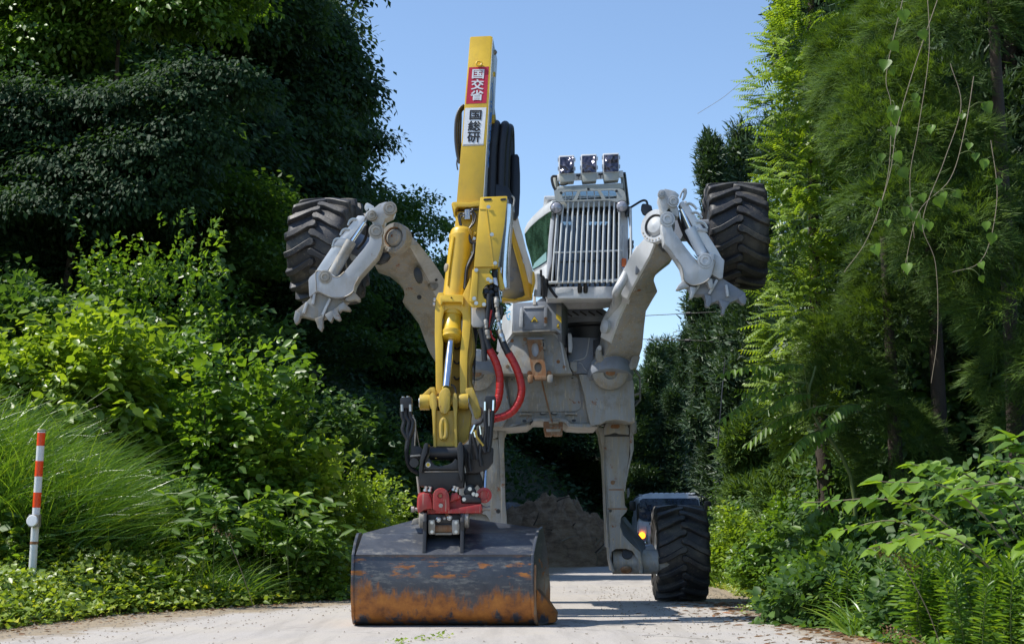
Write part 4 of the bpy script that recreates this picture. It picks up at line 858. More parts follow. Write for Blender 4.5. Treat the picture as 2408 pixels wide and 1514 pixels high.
# lit leg faces, painted lighter by their overlay plates, carry round rubber plugs
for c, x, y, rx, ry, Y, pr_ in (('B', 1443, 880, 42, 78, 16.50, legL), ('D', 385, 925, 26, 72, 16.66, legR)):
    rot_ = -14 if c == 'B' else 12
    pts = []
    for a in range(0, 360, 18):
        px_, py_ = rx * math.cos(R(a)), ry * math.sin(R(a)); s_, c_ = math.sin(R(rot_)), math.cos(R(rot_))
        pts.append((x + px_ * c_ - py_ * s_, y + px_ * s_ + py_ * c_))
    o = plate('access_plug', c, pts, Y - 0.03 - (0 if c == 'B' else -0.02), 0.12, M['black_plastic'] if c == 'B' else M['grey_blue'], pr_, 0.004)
for x, y in ((1455, 1106),): bolt('B', x, y, 16.95, legL, 0.02, M['black'])
for x, y in ((392, 1153),): bolt('D', x, y, 16.93, legR, 0.018, M['rust'])
for a, b in (((1388, 640), (1482, 740)), ((1542, 800), (1632, 940))):
    v, f = g_bar(Q('B', *a, 16.50 if a[1] < 700 else 16.72), Q('B', *b, 16.55 if a[1] < 700 else 16.8), 0.03, 0.02, (0, 1, 0)); mk('groove', v, f, M['ink'], legL)
disc('spring_cap', 'B', 1595, 990, 16.85, (0.6, -1, 0.3), [(-.02, .06), (.03, .055), (.04, .001)], M['dull_steel'], legL)
# lift cylinder along the inner edge of the right leg
v, f = g_tube(QL('D', [(405, 740), (330, 880), (250, 1030), (170, 1180)], 16.9) + [Q('F', 1370, 130, 17.3), Q('F', 1270, 320, 17.6), Q('F', 1250, 390, 17.7)], 0.055, 14); mk('lift_cylinder', v, f, M['grey'], legR)
for c, x, y, rx, ry, tilt, Y, pr_, ax in (('B', 1200, 505, 118, 158, 0, 16.05, legL, (-0.50, -1, 0.05)), ('D', 557, 515, 78, 178, 0, 16.05, legR, (-0.80, -0.95, 0.10))):
    ax = Vector(ax).normalized(); n_ = 40
    r0 = ry / 2.5227 / 1.701 / 3400 * 16.05
    v, f = g_lathe(Q(c, x, y, Y), ax, [(-.12, r0 * .96), (-.03, r0), (0, r0), (.012, r0 * .97), (.012, r0 * .70), (-.035, r0 * .66), (-.035, r0 * .60), (.0, r0 * .56), (.03, r0 * .42), (.04, r0 * .18), (.05, .001)], 48)
    jj = mk('swivel_joint', v, f, M['grey_dirty'] if c == 'B' else M['grey'], pr_, 0, 30)
    u = ax.cross(Vector((0, 0, 1))).normalized(); w = ax.cross(u)
    for k in range(10):
        a = R(200 + k * 15 if c == 'B' else 195 + k * 15); a2 = math.pi / 2 + (k - 4.5) * 0.26
        ctr = Q(c, x, y, Y) + ax * 0.012 - (w * math.sin(a2) * -1 + u * math.cos(a2)) * r0 * 0.85 * (1)
        v, f = g_lathe(ctr, ax, [(0, .012), (.006, .011), (.006, .001)], 8); mk('bolt', v, f, M['dull_steel'], jj)
    a0 = [Q(c, x, y, Y) + ax * 0.0 + (u * math.cos(R(t)) + w * math.sin(R(t))) * r0 * .68 for t in range(-110, 60, 12)]
    v, f = g_tube(a0, .012, 6, 2); mk('grease_seal', v, f, M['rust'] if c == 'B' else M['black'], jj)
def claw(side):
    if side == 'L':
        c, Y = 'B', 15.78
        arm = [(968, 440), (978, 402), (1020, 390), (1060, 410), (1078, 470), (1080, 560), (1064, 630), (1030, 700), (940, 800), (850, 900), (806, 980), (788, 1045), (740, 1085), (690, 1104), (620, 1112), (540, 1096), (440, 1048), (420, 1040), (414, 960), (412, 850), (470, 846), (540, 840), (620, 905), (700, 850), (800, 730), (900, 610), (948, 540), (958, 480)]
        cover = [(836, 284), (888, 284), (912, 300), (900, 330), (700, 600), (690, 604), (520, 850), (452, 846), (420, 830), (560, 620)]
        flank = [(412, 850), (350, 904), (336, 930), (345, 1100), (420, 1050), (440, 1042)]
        knuckle = [(905, 290), (918, 250), (950, 228), (1000, 205), (1050, 165), (1110, 145), (1160, 146), (1198, 180), (1204, 240), (1180, 290), (1110, 320), (1090, 380), (1050, 396), (1000, 392), (980, 360), (975, 320), (940, 300)]
        shoe = [(420, 1050), (330, 1140), (205, 1245), (195, 1300), (260, 1290), (420, 1330), (520, 1300), (600, 1230), (690, 1180), (790, 1080), (786, 1050), (690, 1110), (600, 1118), (500, 1088)]
        teeth = [[(204, 1236), (262, 1276), (240, 1345), (204, 1380), (187, 1322)], [(395, 1322), (496, 1286), (480, 1330), (482, 1405), (462, 1452), (430, 1415), (418, 1370)], [(498, 1280), (590, 1230), (586, 1310), (562, 1360), (530, 1330)],
                 [(586, 1230), (640, 1190), (640, 1260), (664, 1326), (640, 1342), (600, 1322), (580, 1290)], [(625, 1200), (690, 1150), (730, 1190), (765, 1222), (752, 1248), (700, 1236), (668, 1232), (650, 1262)], [(700, 1130), (770, 1060), (800, 1052), (862, 1118), (852, 1150), (800, 1132), (740, 1150)]]
        ribs = [((400, 1070), (385, 1180)), ((325, 1160), (290, 1270)), ((560, 1120), (480, 1290))]
        ba, bb = (770, 545), (575, 890); ra, rb = (905, 355), (780, 545)
        eye = [(903, 190), (915, 160), (935, 154), (1000, 190), (985, 224), (950, 232), (940, 205), (925, 232), (905, 222)]
        pins = [((1020, 440), 0.058), ((506, 902), 0.052), ((978, 282), 0.04), ((1160, 212), 0.052)]
        beads = [[(737, 385), (755, 345), (785, 328), (820, 330)], [(660, 485), (680, 445), (712, 428), (745, 432)], [(580, 600), (598, 545), (630, 525), (668, 528)]]
        mm = 'grey'; rm_ = 'grey_blue'
    else:
        c, Y = 'D', 15.75
        arm = [(640, 420), (660, 396), (700, 388), (724, 410), (728, 450), (720, 500), (740, 560), (800, 640), (880, 750), (960, 850), (1004, 890), (1030, 820), (1090, 800), (1150, 788), (1156, 860), (1140, 960), (1112, 1030), (1060, 1078), (990, 1106), (930, 1110), (850, 1062), (840, 1000), (820, 920), (775, 850), (700, 740), (650, 690), (640, 620), (628, 560), (625, 490)]
        cover = [(800, 290), (815, 270), (870, 255), (890, 290), (1000, 470), (1100, 620), (1190, 760), (1240, 850), (1160, 850), (1100, 790), (960, 560), (880, 420)]
        flank = [(1150, 790), (1240, 842), (1258, 860), (1240, 1040), (1215, 1050), (1136, 1010), (1130, 990)]
        knuckle = [(592, 240), (600, 190), (620, 156), (660, 138), (720, 152), (760, 165), (800, 200), (784, 236), (740, 224), (716, 260), (730, 300), (786, 318), (796, 380), (800, 420), (770, 420), (730, 390), (700, 330), (676, 360), (668, 410), (640, 400), (622, 360), (612, 310)]
        shoe = [(850, 1064), (930, 1114), (1000, 1110), (1064, 1082), (1114, 1034), (1240, 1044), (1470, 1190), (1470, 1290), (1400, 1250), (1310, 1290), (1190, 1268), (1110, 1300), (1050, 1200), (940, 1210), (900, 1130)]
        teeth = [[(846, 1058), (876, 1096), (910, 1126), (850, 1140), (800, 1160), (768, 1155), (790, 1112), (820, 1080)], [(905, 1120), (972, 1130), (962, 1180), (936, 1244), (904, 1246), (912, 1190)], [(1076, 1070), (1118, 1036), (1136, 1050), (1142, 1110), (1130, 1148), (1106, 1140), (1094, 1104)],
                 [(1050, 1200), (1120, 1210), (1130, 1290), (1095, 1336), (1068, 1320), (1066, 1260)], [(1196, 1256), (1316, 1286), (1270, 1350), (1254, 1412), (1228, 1400), (1232, 1340)], [(1390, 1240), (1464, 1180), (1478, 1250), (1472, 1306), (1430, 1300)]]
        ribs = [((1000, 1110), (940, 1200)), ((1270, 1110), (1290, 1230)), ((1180, 1060), (1100, 1200))]
        ba, bb = (905, 540), (1030, 800); ra, rb = (820, 350), (905, 540)
        eye = [(806, 196), (826, 160), (848, 130), (876, 140), (880, 180), (864, 228), (848, 250), (830, 250), (846, 200), (848, 165), (834, 175), (820, 225), (806, 230)]
        pins = [((680, 445), 0.058), ((1062, 864), 0.060), ((738, 266), 0.045), ((624, 190), 0.03)]
        beads = [[(870, 300), (905, 294), (945, 315), (975, 350)], [(925, 388), (965, 384), (1000, 402), (1028, 440)], [(975, 484), (1020, 482), (1060, 504), (1082, 545)]]
        mm = 'white'; rm_ = 'grey'
    back = (0.18, 0.30, 0) if side == 'L' else (-0.0, 0.30, 0)
    back = (0.0, 0.24, 0)
    a = plate('claw_arm', c, arm, Y, back, M['grey'], ex, 0.007)
    plate('claw_flank', c, flank, Y + 0.05, 0.24, M['grey'], a, 0.01)
    plate('knuckle', c, knuckle, Y + 0.04, 0.22, M['grey'], a, 0.012)
    plate('cylinder_cover', c, cover, Y + 0.06, 0.16, M['white'], a, 0.014)
    sh = plate('claw_shoe', c, shoe, Y + 0.12, 0.22, M['grey_blue' if side == 'R' else 'grey_dirty'], a, 0.01)
    for k, t in enumerate(teeth):
        d = 0.0 if side == 'L' else 0.0
        plate('claw_tooth', c, t, Y + 0.02 + (0.08 if (side == 'R' and k > 2) else 0), 0.12, M['grey_dirty' if side == 'L' else ('grey' if k < 3 else 'grey_blue')], sh, 0.014)
    for (x0, y0), (x1, y1) in ribs:
        v, f = g_bar(Q(c, x0, y0, Y + 0.09), Q(c, x1, y1, Y + 0.09), 0.03, 0.06, (0, 1, 0)); mk('claw_rib', v, f, M['grey'], sh, 0.008)
    # weld seam round the foot plate
    seam = [p for p in arm if p[1] > 840]
    v, f = g_tube(QL(c, seam, Y - 0.002), 0.006, 6, 3); mk('weld_seam', v, f, M['dull_steel'], a)
    v, f = g_cyl(Q(c, *ba, Y + 0.07), Q(c, *bb, Y + 0.07), 0.062, 26); mk('claw_cylinder', v, f, M['grey_dirty' if side == 'L' else 'white'], a)
    v, f = g_cyl(Q(c, *ra, Y + 0.09), Q(c, *rb, Y + 0.09), 0.030, 20); mk('claw_rod', v, f, M['chrome'], a)
    plate('lifting_eye', c, eye, Y + 0.16, 0.06, M['grey'], a, 0.008)
    for (x, y), r in pins:
        v, f = g_lathe(Q(c, x, y, Y - 0.0), (0, -1, 0), [(-.05, r * 1.45), (.012, r * 1.45), (.014, r * 1.12), (.004, r * 1.08), (.004, r), (.02, r), (.022, r * .55), (.012, r * .45), (.012, .001)], 28); mk('pin', v, f, M['dull_steel' if side == 'L' else 'grey'], a)
    for bd in beads:
        pp = spline(QL(c, bd, Y + 0.06), 3)
        v, f = g_tube(pp, 0.012, 6, 1); mk('rib_band', v, f, M['grey'], a)
        for p in pp:
            v, f = g_lathe(p - Vector((0, .01, -.012)), (0, -1, 0), [(-.01, .011), (.008, .009), (.008, .001)], 6); mk('rivet', v, f, M['steel'], a)
    plate('clamp_band', c, [(650, 500), (800, 540), (690, 604), (575, 590)] if side == 'L' else [(945, 560), (985, 525), (1085, 540), (1090, 580), (1000, 565), (960, 590)], Y + 0.045, 0.05, M['grey'], a, 0.01)
    # dark pocket behind, hub and hoses that reach the wheel
    if side == 'L':
        p0, p1 = Q('B', 1050, 680, 16.35), Q('B', 720, 520, 16.7)
        pocket = [(990, 740), (1060, 660), (1140, 650), (1165, 690), (1130, 740), (1060, 770), (1000, 760)]
    else:
        p0, p1 = Q('D', 760, 560, 16.4), Q('D', 1100, 560, 16.75)
        pocket = [(590, 700), (620, 640), (690, 720), (720, 780), (640, 760)]
    v, f = g_cyl(p0, p1, 0.13, 24); mk('wheel_motor', v, f, M['grey_blue'], a)
    plate('rubber_boot', c, pocket, Y + 0.33, 0.1, M['black_plastic'], a, 0.01)
    for k in range(4):
        q = Vector((0.05 * k, 0.02 * k, -0.04 * k))
        if side == 'L': pts = [Q('B', 910, 350, 16.08) + q, Q('B', 930, 440, 16.1) + q, Q('B', 900, 540, 16.15) + q, Q('B', 830, 620, 16.2) + q]
        else: pts = [Q('D', 780, 360, 16.05) + q, Q('D', 800, 470, 16.1) + q, Q('D', 860, 620, 16.15) + q, Q('D', 960, 760, 16.2) + q]
        v, f = g_tube(pts, 0.018, 8); mk('hose', v, f, M['hose'], a)
    return a
claw('L'); claw('R')
# leg roots with cast hubs
for c, x, y, flip in (('F', 1310, 790, 1), ('F', 62, 800, -1)):
    hubb = disc('leg_hub', c, x, y, 17.82, (0.02, -1, -0.35), [(-.5, .2), (-.1, .235), (-.02, .225), (0, .20), (.01, .09), (-.02, .075), (-.03, .001)], M['grey_dirty'], ex, 36)
    disc('hub_collar', c, x - 0, y + 18, 17.97, (0, -0.35, -1), [(-.12, .27), (0.0, .29), (.05, .27), (.05, .01)], M['grey_blue'], hubb, 36)
    pts = el(x, y, 46, 26); plate('hub_cap', c, pts, 17.78, 0.05, M['rust'], hubb, 0.008)
    if flip == 1:
        v, f = g_cyl(Q(c, 1185, 690, 17.98), Q(c, 1520, 690, 17.98), 0.13, 24); mk('leg_pivot', v, f, M['grey_dirty'], hubb)
        plate('pivot_cheek', c, [(1168, 600), (1182, 556), (1205, 540), (1226, 552), (1230, 620), (1260, 680), (1245, 700), (1200, 696), (1172, 664)], 17.75, 0.12, M['grey_dirty'], hubb, 0.02)
        plate('pivot_cheek', c, [(1186, 560), (1200, 536), (1222, 540), (1228, 575), (1204, 590)], 17.72, 0.05, M['grey'], hubb, 0.008)
        plate('pivot_cheek', c, [(1500, 660), (1530, 620), (1590, 640), (1560, 740), (1500, 768), (1470, 750)], 17.8, 0.2, M['grey_dirty'], hubb, 0.02)
        disc('relief_cap', c, 1250, 365, 17.45, (-1, -0.6, 0.1), [(-.05, .08), (.0, .085), (.015, .06), (.02, .03), (.02, .001)], M['grey'], hubb, 24)
    else:
        v, f = g_cyl(Q(c, -60, 700, 17.98), Q(c, 110, 690, 17.98), 0.13, 24); mk('leg_pivot', v, f, M['grey_dirty'], hubb)
        disc('relief_cap', c, 84, 632, 17.5, (0.5, -1, 0.1), [(-.05, .06), (.0, .075), (.015, .05), (.02, .001)], M['grey'], hubb, 24)

# ---------------------------------------------------------------- rear legs
RY = plane(18.75, 1.2, -0.02)
rl = plate('rear_leg', 'H', [(296, 168), (470, 168), (484, 180), (476, 300), (440, 560), (446, 660), (464, 684), (456, 706), (418, 748), (412, 810), (432, 870), (480, 920), (555, 990), (572, 1060), (574, 1146), (552, 1146), (538, 1050), (500, 986), (450, 968), (380, 970), (350, 990), (346, 1040), (374, 1132), (350, 1128), (334, 1040), (328, 960), (310, 700), (292, 290)], RY, 0.45, M['grey_dirty'], ex, 0.014)
plate('edge_flange', 'H', [(244, 104), (266, 150), (272, 200), (288, 290), (300, 500), (318, 960), (330, 960), (314, 700), (298, 290), (300, 110)], off(RY, -0.02), 0.5, M['grey_dirty'], rl, 0.006)
plate('edge_flange', 'H', [(478, 70), (514, 66), (524, 110), (506, 150), (508, 260), (494, 320), (458, 480), (446, 560), (436, 560), (452, 450), (484, 290), (478, 180)], off(RY, -0.02), 0.5, M['grey_dirty'], rl, 0.006)
plate('hinge_block', 'H', [(294, 160), (294, 110), (310, 76), (350, 60), (420, 58), (456, 74), (474, 110), (474, 156), (400, 150), (380, 140), (350, 150)], off(RY, -0.05), 0.4, M['grey_dirty'], rl, 0.014)
plate('hinge_shadow_gap', 'H', [(296, 150), (474, 148), (474, 170), (296, 172)], off(RY, 0.04), 0.3, M['black'], rl, 0.0)
plate('pin_window', 'H', [(342, 96), (352, 84), (400, 82), (410, 92), (408, 104), (396, 112), (352, 112), (343, 106)], off(RY, -0.054), 0.02, M['rust'], rl, 0.003)
plate('hinge_ear', 'H', [(505, 62), (528, 60), (530, 142), (506, 148)], off(RY, 0.1), 0.2, M['grey_dirty'], rl, 0.008)
v = [Q('H', 414, 750, off(RY, 0.0)), Q('H', 440, 740, off(RY, .3)), Q('H', 450, 800, off(RY, .35)), Q('H', 500, 870, off(RY, .35)), Q('H', 566, 905, off(RY, .3)), Q('H', 582, 925, off(RY, .25)), Q('H', 582, 1130, off(RY, .25)), Q('H', 572, 1140, off(RY, 0.0)), Q('H', 555, 985, off(RY, 0.0)), Q('H', 480, 915, off(RY, 0.0)), Q('H', 432, 868, off(RY, 0)), Q('H', 412, 806, off(RY, 0))]
vv, ff = g_prism(v, (0.015, 0.05, 0)); mk('heel_gusset', vv, ff, M['grey_blue'], rl, 0.006)
hubr = disc('heel_tube', 'H', 455, 1060, off(RY, 0.22), (1, 0, 0), [(-.13, .16), (.45, .16), (.47, .14), (.60, .14)], M['grey_dirty'], rl, 30)
hubr.location.x -= 0.05
disc('heel_cap', 'H', 455, 1122, off(RY, 0.07), (0, -.6, -1), [(-.02, .075), (.01, .07), (.015, .04), (.0, .035), (.0, .001)], M['rust'], rl, 20)
disc('heel_cap', 'H', 462, 1004, off(RY, 0.06), (0, -1, .3), [(-.02, .07), (.01, .066), (.01, .001)], M['black'], rl, 20)
plate('axle_block', 'H', [(560, 1010), (600, 950), (640, 935), (660, 960), (660, 1110), (625, 1140), (600, 1130)], off(RY, 0.18), 0.3, M['grey_blue'], rl, 0.014)
bolt('H', 341, 698, RY, rl, 0.014, M['black']); bolt('H', 358, 497, RY, rl, 0.02, M['rust'])
for x0, x1, y in ((330, 440, 548), (322, 462, 684)):
    v, f = g_bar(Q('H', x0, y, off(RY, -0.002)), Q('H', x1, y, off(RY, -0.002)), 0.014, 0.008, (0, 1, 0)); mk('weld_seam', v, f, M['rust'], rl, 0)
plate('side_bracket', 'H', [(460, 540), (474, 536), (482, 570), (474, 600), (460, 610)], off(RY, 0.2), 0.1, M['grey_blue'], rl, 0.006)
ll = plate('rear_leg', 'L', [(-40, 420), (330, 426), (395, 426), (412, 700), (424, 900), (432, 1100), (438, 1400), (320, 1400), (300, 1320), (262, 1262), (200, 1246), (60, 1250), (-20, 1330), (-40, 900)], RY, 0.45, M['grey_dirty'], ex, 0.014)
plate('edge_flange', 'L', [(388, 306), (480, 306), (482, 360), (462, 400), (456, 540), (466, 800), (470, 1100), (486, 1290), (488, 1420), (430, 1420), (420, 900), (404, 560), (396, 420)], off(RY, -0.03), 0.5, M['grey_dirty'], ll, 0.006)
plate('hinge_block', 'L', [(60, 420), (70, 300), (150, 262), (330, 262), (370, 290), (388, 330), (390, 410), (330, 426)], off(RY, -0.05), 0.4, M['grey_dirty'], ll, 0.014)
bolt('L', 393, 1222, RY, ll, 0.02, M['black'])
for x0, x1, y in ((240, 424, 976), (215, 428, 1190)):
    v, f = g_bar(Q('L', x0, y, off(RY, -0.002)), Q('L', x1, y, off(RY, -0.002)), 0.012, 0.008, (0, 1, 0)); mk('weld_seam', v, f, M['grey_dirty'], ll, 0)
disc('heel_tube', 'L', 40, 1330, off(RY, 0.22), (1, 0, 0), [(-.3, .14), (-.1, .16), (.35, .16)], M['grey_dirty'], ll, 30)
# side step frame of the far side
v, f = g_tube(QL('F', [(1525, 740), (1582, 830), (1584, 880), (1586, 1050), (1540, 1102)], 19.0), 0.014, 6, 1); sf = mk('side_step', v, f, M['grey_dirty'], ex)
v, f = g_bar(Q('F', 1530, 1002, 19.0), Q('F', 1585, 984, 19.0), 0.03, 0.03); mk('step_bar', v, f, M['grey_dirty'], sf)
plate('step_plate', 'F', [(1540, 1050), (1586, 1040), (1586, 1056), (1545, 1100)], 19.0, 0.1, M['black'], sf, 0)

# ---------------------------------------------------------------- cab
CB = plane(17.35, 3.9, 0.13)
def cabplate(name, pts, d, th, mat, parent, bev=0.006, c='C'): return plate(name, c, pts, off(CB, d), th, M[mat], parent, bev)
cab = cabplate('cab', [(296, 1228), (370, 1228), (930, 1222), (946, 1300), (946, 1326), (300, 1330)], 0.0, 0.35, 'white', ex, 0.014)
cabplate('front_pillar', [(336, 584), (370, 590), (372, 800), (352, 1000), (330, 1180), (300, 1316), (284, 1312), (296, 1080), (314, 800)], -0.02, 0.14, 'white', cab, 0.014)
cabplate('window_frame', [(384, 590), (414, 590), (412, 1226), (372, 1228), (370, 1000)], 0.0, 0.1, 'grey', cab, 0.008)
cabplate('window_seal', [(404, 606), (418, 606), (412, 1100), (390, 1222), (374, 1224), (384, 1080)], -0.004, 0.05, 'black', cab, 0.002)
cabplate('front_pillar', [(918, 560), (990, 540), (1000, 600), (1002, 1160), (930, 1226), (918, 1226)], -0.0, 0.2, 'white', cab, 0.016)
cabplate('header', [(350, 500), (960, 480), (972, 560), (420, 566), (352, 590)], 0.02, 0.2, 'visor', cab, 0.01)
cabplate('window_seal', [(414, 548), (920, 536), (920, 562), (414, 574)], 0.005, 0.06, 'black', cab, 0.002)
cabplate('windscreen', [(408, 566), (922, 556), (922, 1226), (376, 1228)], 0.035, 0.012, 'glass', cab, 0)
# shell: roof, back grille, right wall, floor
XL, XR = 0.44, 1.34; Z0, Z1 = 3.95, 5.02
def B_(x0, x1, y0, y1, z0, z1, name, mat, parent=None, bev=0.006):
    v, f = g_box(x0, x1, y0, y1, z0, z1); return mk(name, v, f, M[mat], parent or cab, bev)
B_(0.40, 1.38, 18.85, 18.95, 3.9, 4.94, 'back_wall', 'black')
B_(0.40, 1.38, 17.6, 18.95, 5.0, 5.05, 'roof', 'white', bev=0.02)
B_(1.34, 1.38, 17.5, 18.95, 3.86, 5.0, 'right_wall', 'grey_blue')
B_(0.40, 1.38, 17.45, 18.95, 3.84, 3.88, 'cab_floor', 'black')
for k in range(14):
    x = 0.46 + k * 0.066; B_(x, x + 0.028, 18.80, 18.85, 3.95, 4.95, 'rear_grille_bar', 'black', bev=0)
st_ = B_(0.62, 1.08, 18.25, 18.40, 4.05, 4.72, 'seat_back', 'black_plastic', bev=0.05)
B_(0.60, 1.10, 17.95, 18.35, 3.98, 4.12, 'seat_cushion', 'black_plastic', bev=0.04)
B_(0.45, 1.33, 17.52, 17.62, 3.90, 4.18, 'dashboard', 'black_plastic', bev=0.02)
B_(1.20, 1.26, 17.7, 17.78, 4.1, 4.75, 'monitor_post', 'black_plastic', bev=0.01)
B_(1.08, 1.30, 17.66, 17.70, 4.40, 4.60, 'monitor', 'black_plastic', bev=0.01)
# left side of the cab: curved roof edge, tinted glass, sill
SY0, SY1 = 17.40, 18.75
def S_(x, y, t): return Q('C', x, y, 17.40 + t * 1.35)
def tt(x): return min(1, max(0, (340 - x) / 240.0))
def sideplate(name, pts, mat, thick=(0.05, 0.01, 0), bev=0.004):
    v, f = g_prism([Q('C', x, y, 17.40 + 1.35 * tt(x)) for x, y in pts], thick); return mk(name, v, f, M[mat], cab, bev)
M['sky_reflection'] = plainmat('painted_sky_reflection', (.30, .50, .50), .15)
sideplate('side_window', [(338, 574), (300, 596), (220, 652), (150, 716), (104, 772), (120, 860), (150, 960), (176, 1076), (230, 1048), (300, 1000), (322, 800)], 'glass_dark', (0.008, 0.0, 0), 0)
sideplate('roof_edge', [(342, 480), (300, 506), (240, 552), (170, 620), (128, 672), (104, 722), (100, 760), (106, 770), (150, 712), (220, 648), (300, 590), (342, 568)], 'white', (0.12, 0.02, 0.0), 0.012)
sideplate('window_sill', [(176, 1076), (230, 1048), (302, 1000), (302, 1022), (230, 1070), (182, 1098)], 'grey', (0.05, 0.01, 0), 0.004)
sideplate('lower_side_panel', [(182, 1098), (246, 1062), (302, 1024), (296, 1200), (284, 1310), (200, 1310), (196, 1150)], 'white', (0.05, 0.01, 0), 0.006)
o = sideplate('sky_reflection_strip', [(176, 1076), (200, 1020), (300, 925), (302, 1000), (230, 1048)], 'sky_reflection', (0.006, 0.002, 0), 0.0)  # pale cyan strip outside the glass paints in a sky reflection
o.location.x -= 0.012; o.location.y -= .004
for x0, x1, y0, y1 in ((204, 240, 1120, 1310), (246, 290, 1160, 1310)):
    v, f = g_tube(QL('C', [((x0 + x1) / 2, y0), ((x0 + x1) / 2 + 4, (y0 + y1) / 2), ((x0 + x1) / 2 - 4, y1)], 17.25), 0.05, 10); mk('hose', v, f, M['hose'] if x0 > 220 else M['grey'], cab)
for pts in ([(262, 1130), (258, 1180), (280, 1230), (276, 1316)], [(246, 1080), (250, 1130), (272, 1150), (262, 1200), (268, 1310)]):
    v, f = g_tube(QL('C', pts, 17.2), 0.014, 8); mk('hose', v, f, M['hose'], cab)
# guard of vertical rods
tx = (437, 485, 527, 572, 617, 660, 706, 750, 795, 840, 882, 925); bx = (390, 437, 487, 535, 583, 632, 680, 727, 773, 820, 868, 918)
for k, (a, b) in enumerate(zip(tx, bx)):
    ya = 520 if k == 0 else (560 if k == 11 else 478)
    v, f = g_cyl(Q('C', a, ya, off(CB, -0.17)), Q('C', b, 1192, off(CB, -0.17)), 0.0125, 12); mk('guard_bar', v, f, M['bar'], cab)
for (x0, y0), (x1, y1), r in (((364, 932), (952, 912), .011), ((312, 1192), (952, 1168), .018), ((384, 588), (440, 586), .012), ((905, 572), (950, 570), .012)):
    v, f = g_cyl(Q('C', x0, y0, off(CB, -0.155)), Q('C', x1, y1, off(CB, -0.155)), r, 12); mk('guard_rail', v, f, M['bar'], cab)
v, f = g_cyl(Q('C', 388, 586, off(CB, -0.15)), Q('C', 342, 1180, off(CB, -0.15)), 0.012, 12); mk('guard_rail', v, f, M['bar'], cab)
# visor with three cut-outs and mesh
vis = ring_plate('roof_visor', 'U', [(276, 768), (330, 760), (580, 735), (1000, 722), (1380, 735), (1440, 760), (1470, 800), (1486, 900), (1480, 980), (1330, 960), (1200, 930), (500, 950), (340, 960), (300, 930)],
                 [[(412, 830), (440, 800), (480, 784), (668, 782), (605, 915), (600, 930), (470, 935), (420, 910)], [(715, 790), (740, 778), (1010, 770), (1085, 910), (664, 926)], [(1062, 768), (1270, 758), (1320, 790), (1334, 840), (1332, 900), (1150, 908)]], off(CB, -0.2), 0.02, M['visor'], cab)
plate('visor_top', 'U', [(330, 700), (800, 670), (1440, 640), (1446, 740), (1000, 722), (580, 738), (330, 758)], off(CB, -0.16), (0, 0.25, 0.03), M['visor'], cab, 0.008)
plate('visor_skirt', 'U', [(330, 960), (520, 950), (1340, 930), (1480, 980), (1490, 1040), (1380, 1020), (440, 1060), (300, 1040)], off(CB, -0.12), 0.05, M['visor'], cab, 0.006)
for x in (465, 590, 710, 830, 955, 1200):
    v, f = g_bar(Q('U', x - 3, 770, off(CB, -0.13)), Q('U', x + 8, 935, off(CB, -0.13)), 0.012, 0.006, (0, 1, 0)); mk('mesh_bar', v, f, M['bar'], cab, 0)
v, f = g_bar(Q('U', 420, 905, off(CB, -0.13)), Q('U', 1330, 862, off(CB, -0.13)), 0.014, 0.006); mk('mesh_bar', v, f, M['bar'], cab, 0)
for x, y in ((398, 808), (854, 744), (1328, 776)): bolt('U', x, y, off(CB, -0.2), cab, 0.012, M['black'])
plate('polycarbonate_pane', 'U', [(410, 765), (1334, 750), (1336, 930), (412, 945)], off(CB, -0.11), 0.006, M['glass'], cab, 0)
# posts and light bar
v, f = g_bar(Q('U', 1440, 500, off(CB, -0.05)), Q('U', 1500, 1010, off(CB, -0.05)), 0.06, 0.05); mk('lamp_post', v, f, M['visor'], cab, 0.006)
v, f = g_bar(Q('U', 1462, 470, off(CB, -0.08)), Q('U', 1580, 1600, off(CB, -0.08)), 0.012, 0.02); mk('post_edge', v, f, M['black'], cab, 0.002)
plate('post_cap', 'U', [(1425, 458), (1484, 456), (1488, 500), (1430, 500)], off(CB, -0.1), 0.1, M['black_plastic'], cab, 0.006)
v, f = g_bar(Q('U', 300, 545, off(CB, -0.05)), Q('U', 335, 740, off(CB, -0.05)), 0.05, 0.05); mk('lamp_post', v, f, M['visor'], cab, 0.006)
v, f = g_tube(QL('U', [(330, 530), (262, 530), (240, 570), (262, 680), (300, 760)], off(CB, -0.1)), 0.016, 10); mk('cable', v, f, M['hose'], cab)
v, f = g_tube(QL('U', [(345, 650), (390, 675), (440, 680), (490, 665), (515, 640)], off(CB, -0.12)), 0.008, 8); mk('cable', v, f, M['hose'], cab)
v, f = g_bar(Q('U', 330, 560, off(CB, -0.09)), Q('U', 1440, 492, off(CB, -0.09)), 0.05, 0.085); lb = mk('light_bar', v, f, M['sticker_white'], cab, 0.008)
for x in (688, 1060):
    plate('cable_tie', 'U', [(x - 6, 492 - (x - 688) * .03), (x + 4, 492 - (x - 688) * .03), (x + 4, 575 - (x - 688) * .06), (x - 6, 575 - (x - 688) * .06)], off(CB, -0.135), 0.01, M['ink'], cab, 0)
for x in (668, 708, 1040, 1080): bolt('U', x, 512 - (x - 668) * .05, off(CB, -0.125), cab, 0.009, M['black'])
def filmmat():
    m, nt, bs = newmat('wrinkled_lamp_film'); geo = nd(nt, 'ShaderNodeNewGeometry')
    bs.inputs['Base Color'].default_value = (0.10, 0.10, 0.14, 1); bs.inputs['Roughness'].default_value = 0.2; bs.inputs['Metallic'].default_value = 0.6
    bump(nt, noise(nt, geo.outputs['Position'], 5.5, 2, 0.5), 0.9, 0.25, bs); return m
M['film'] = filmmat()
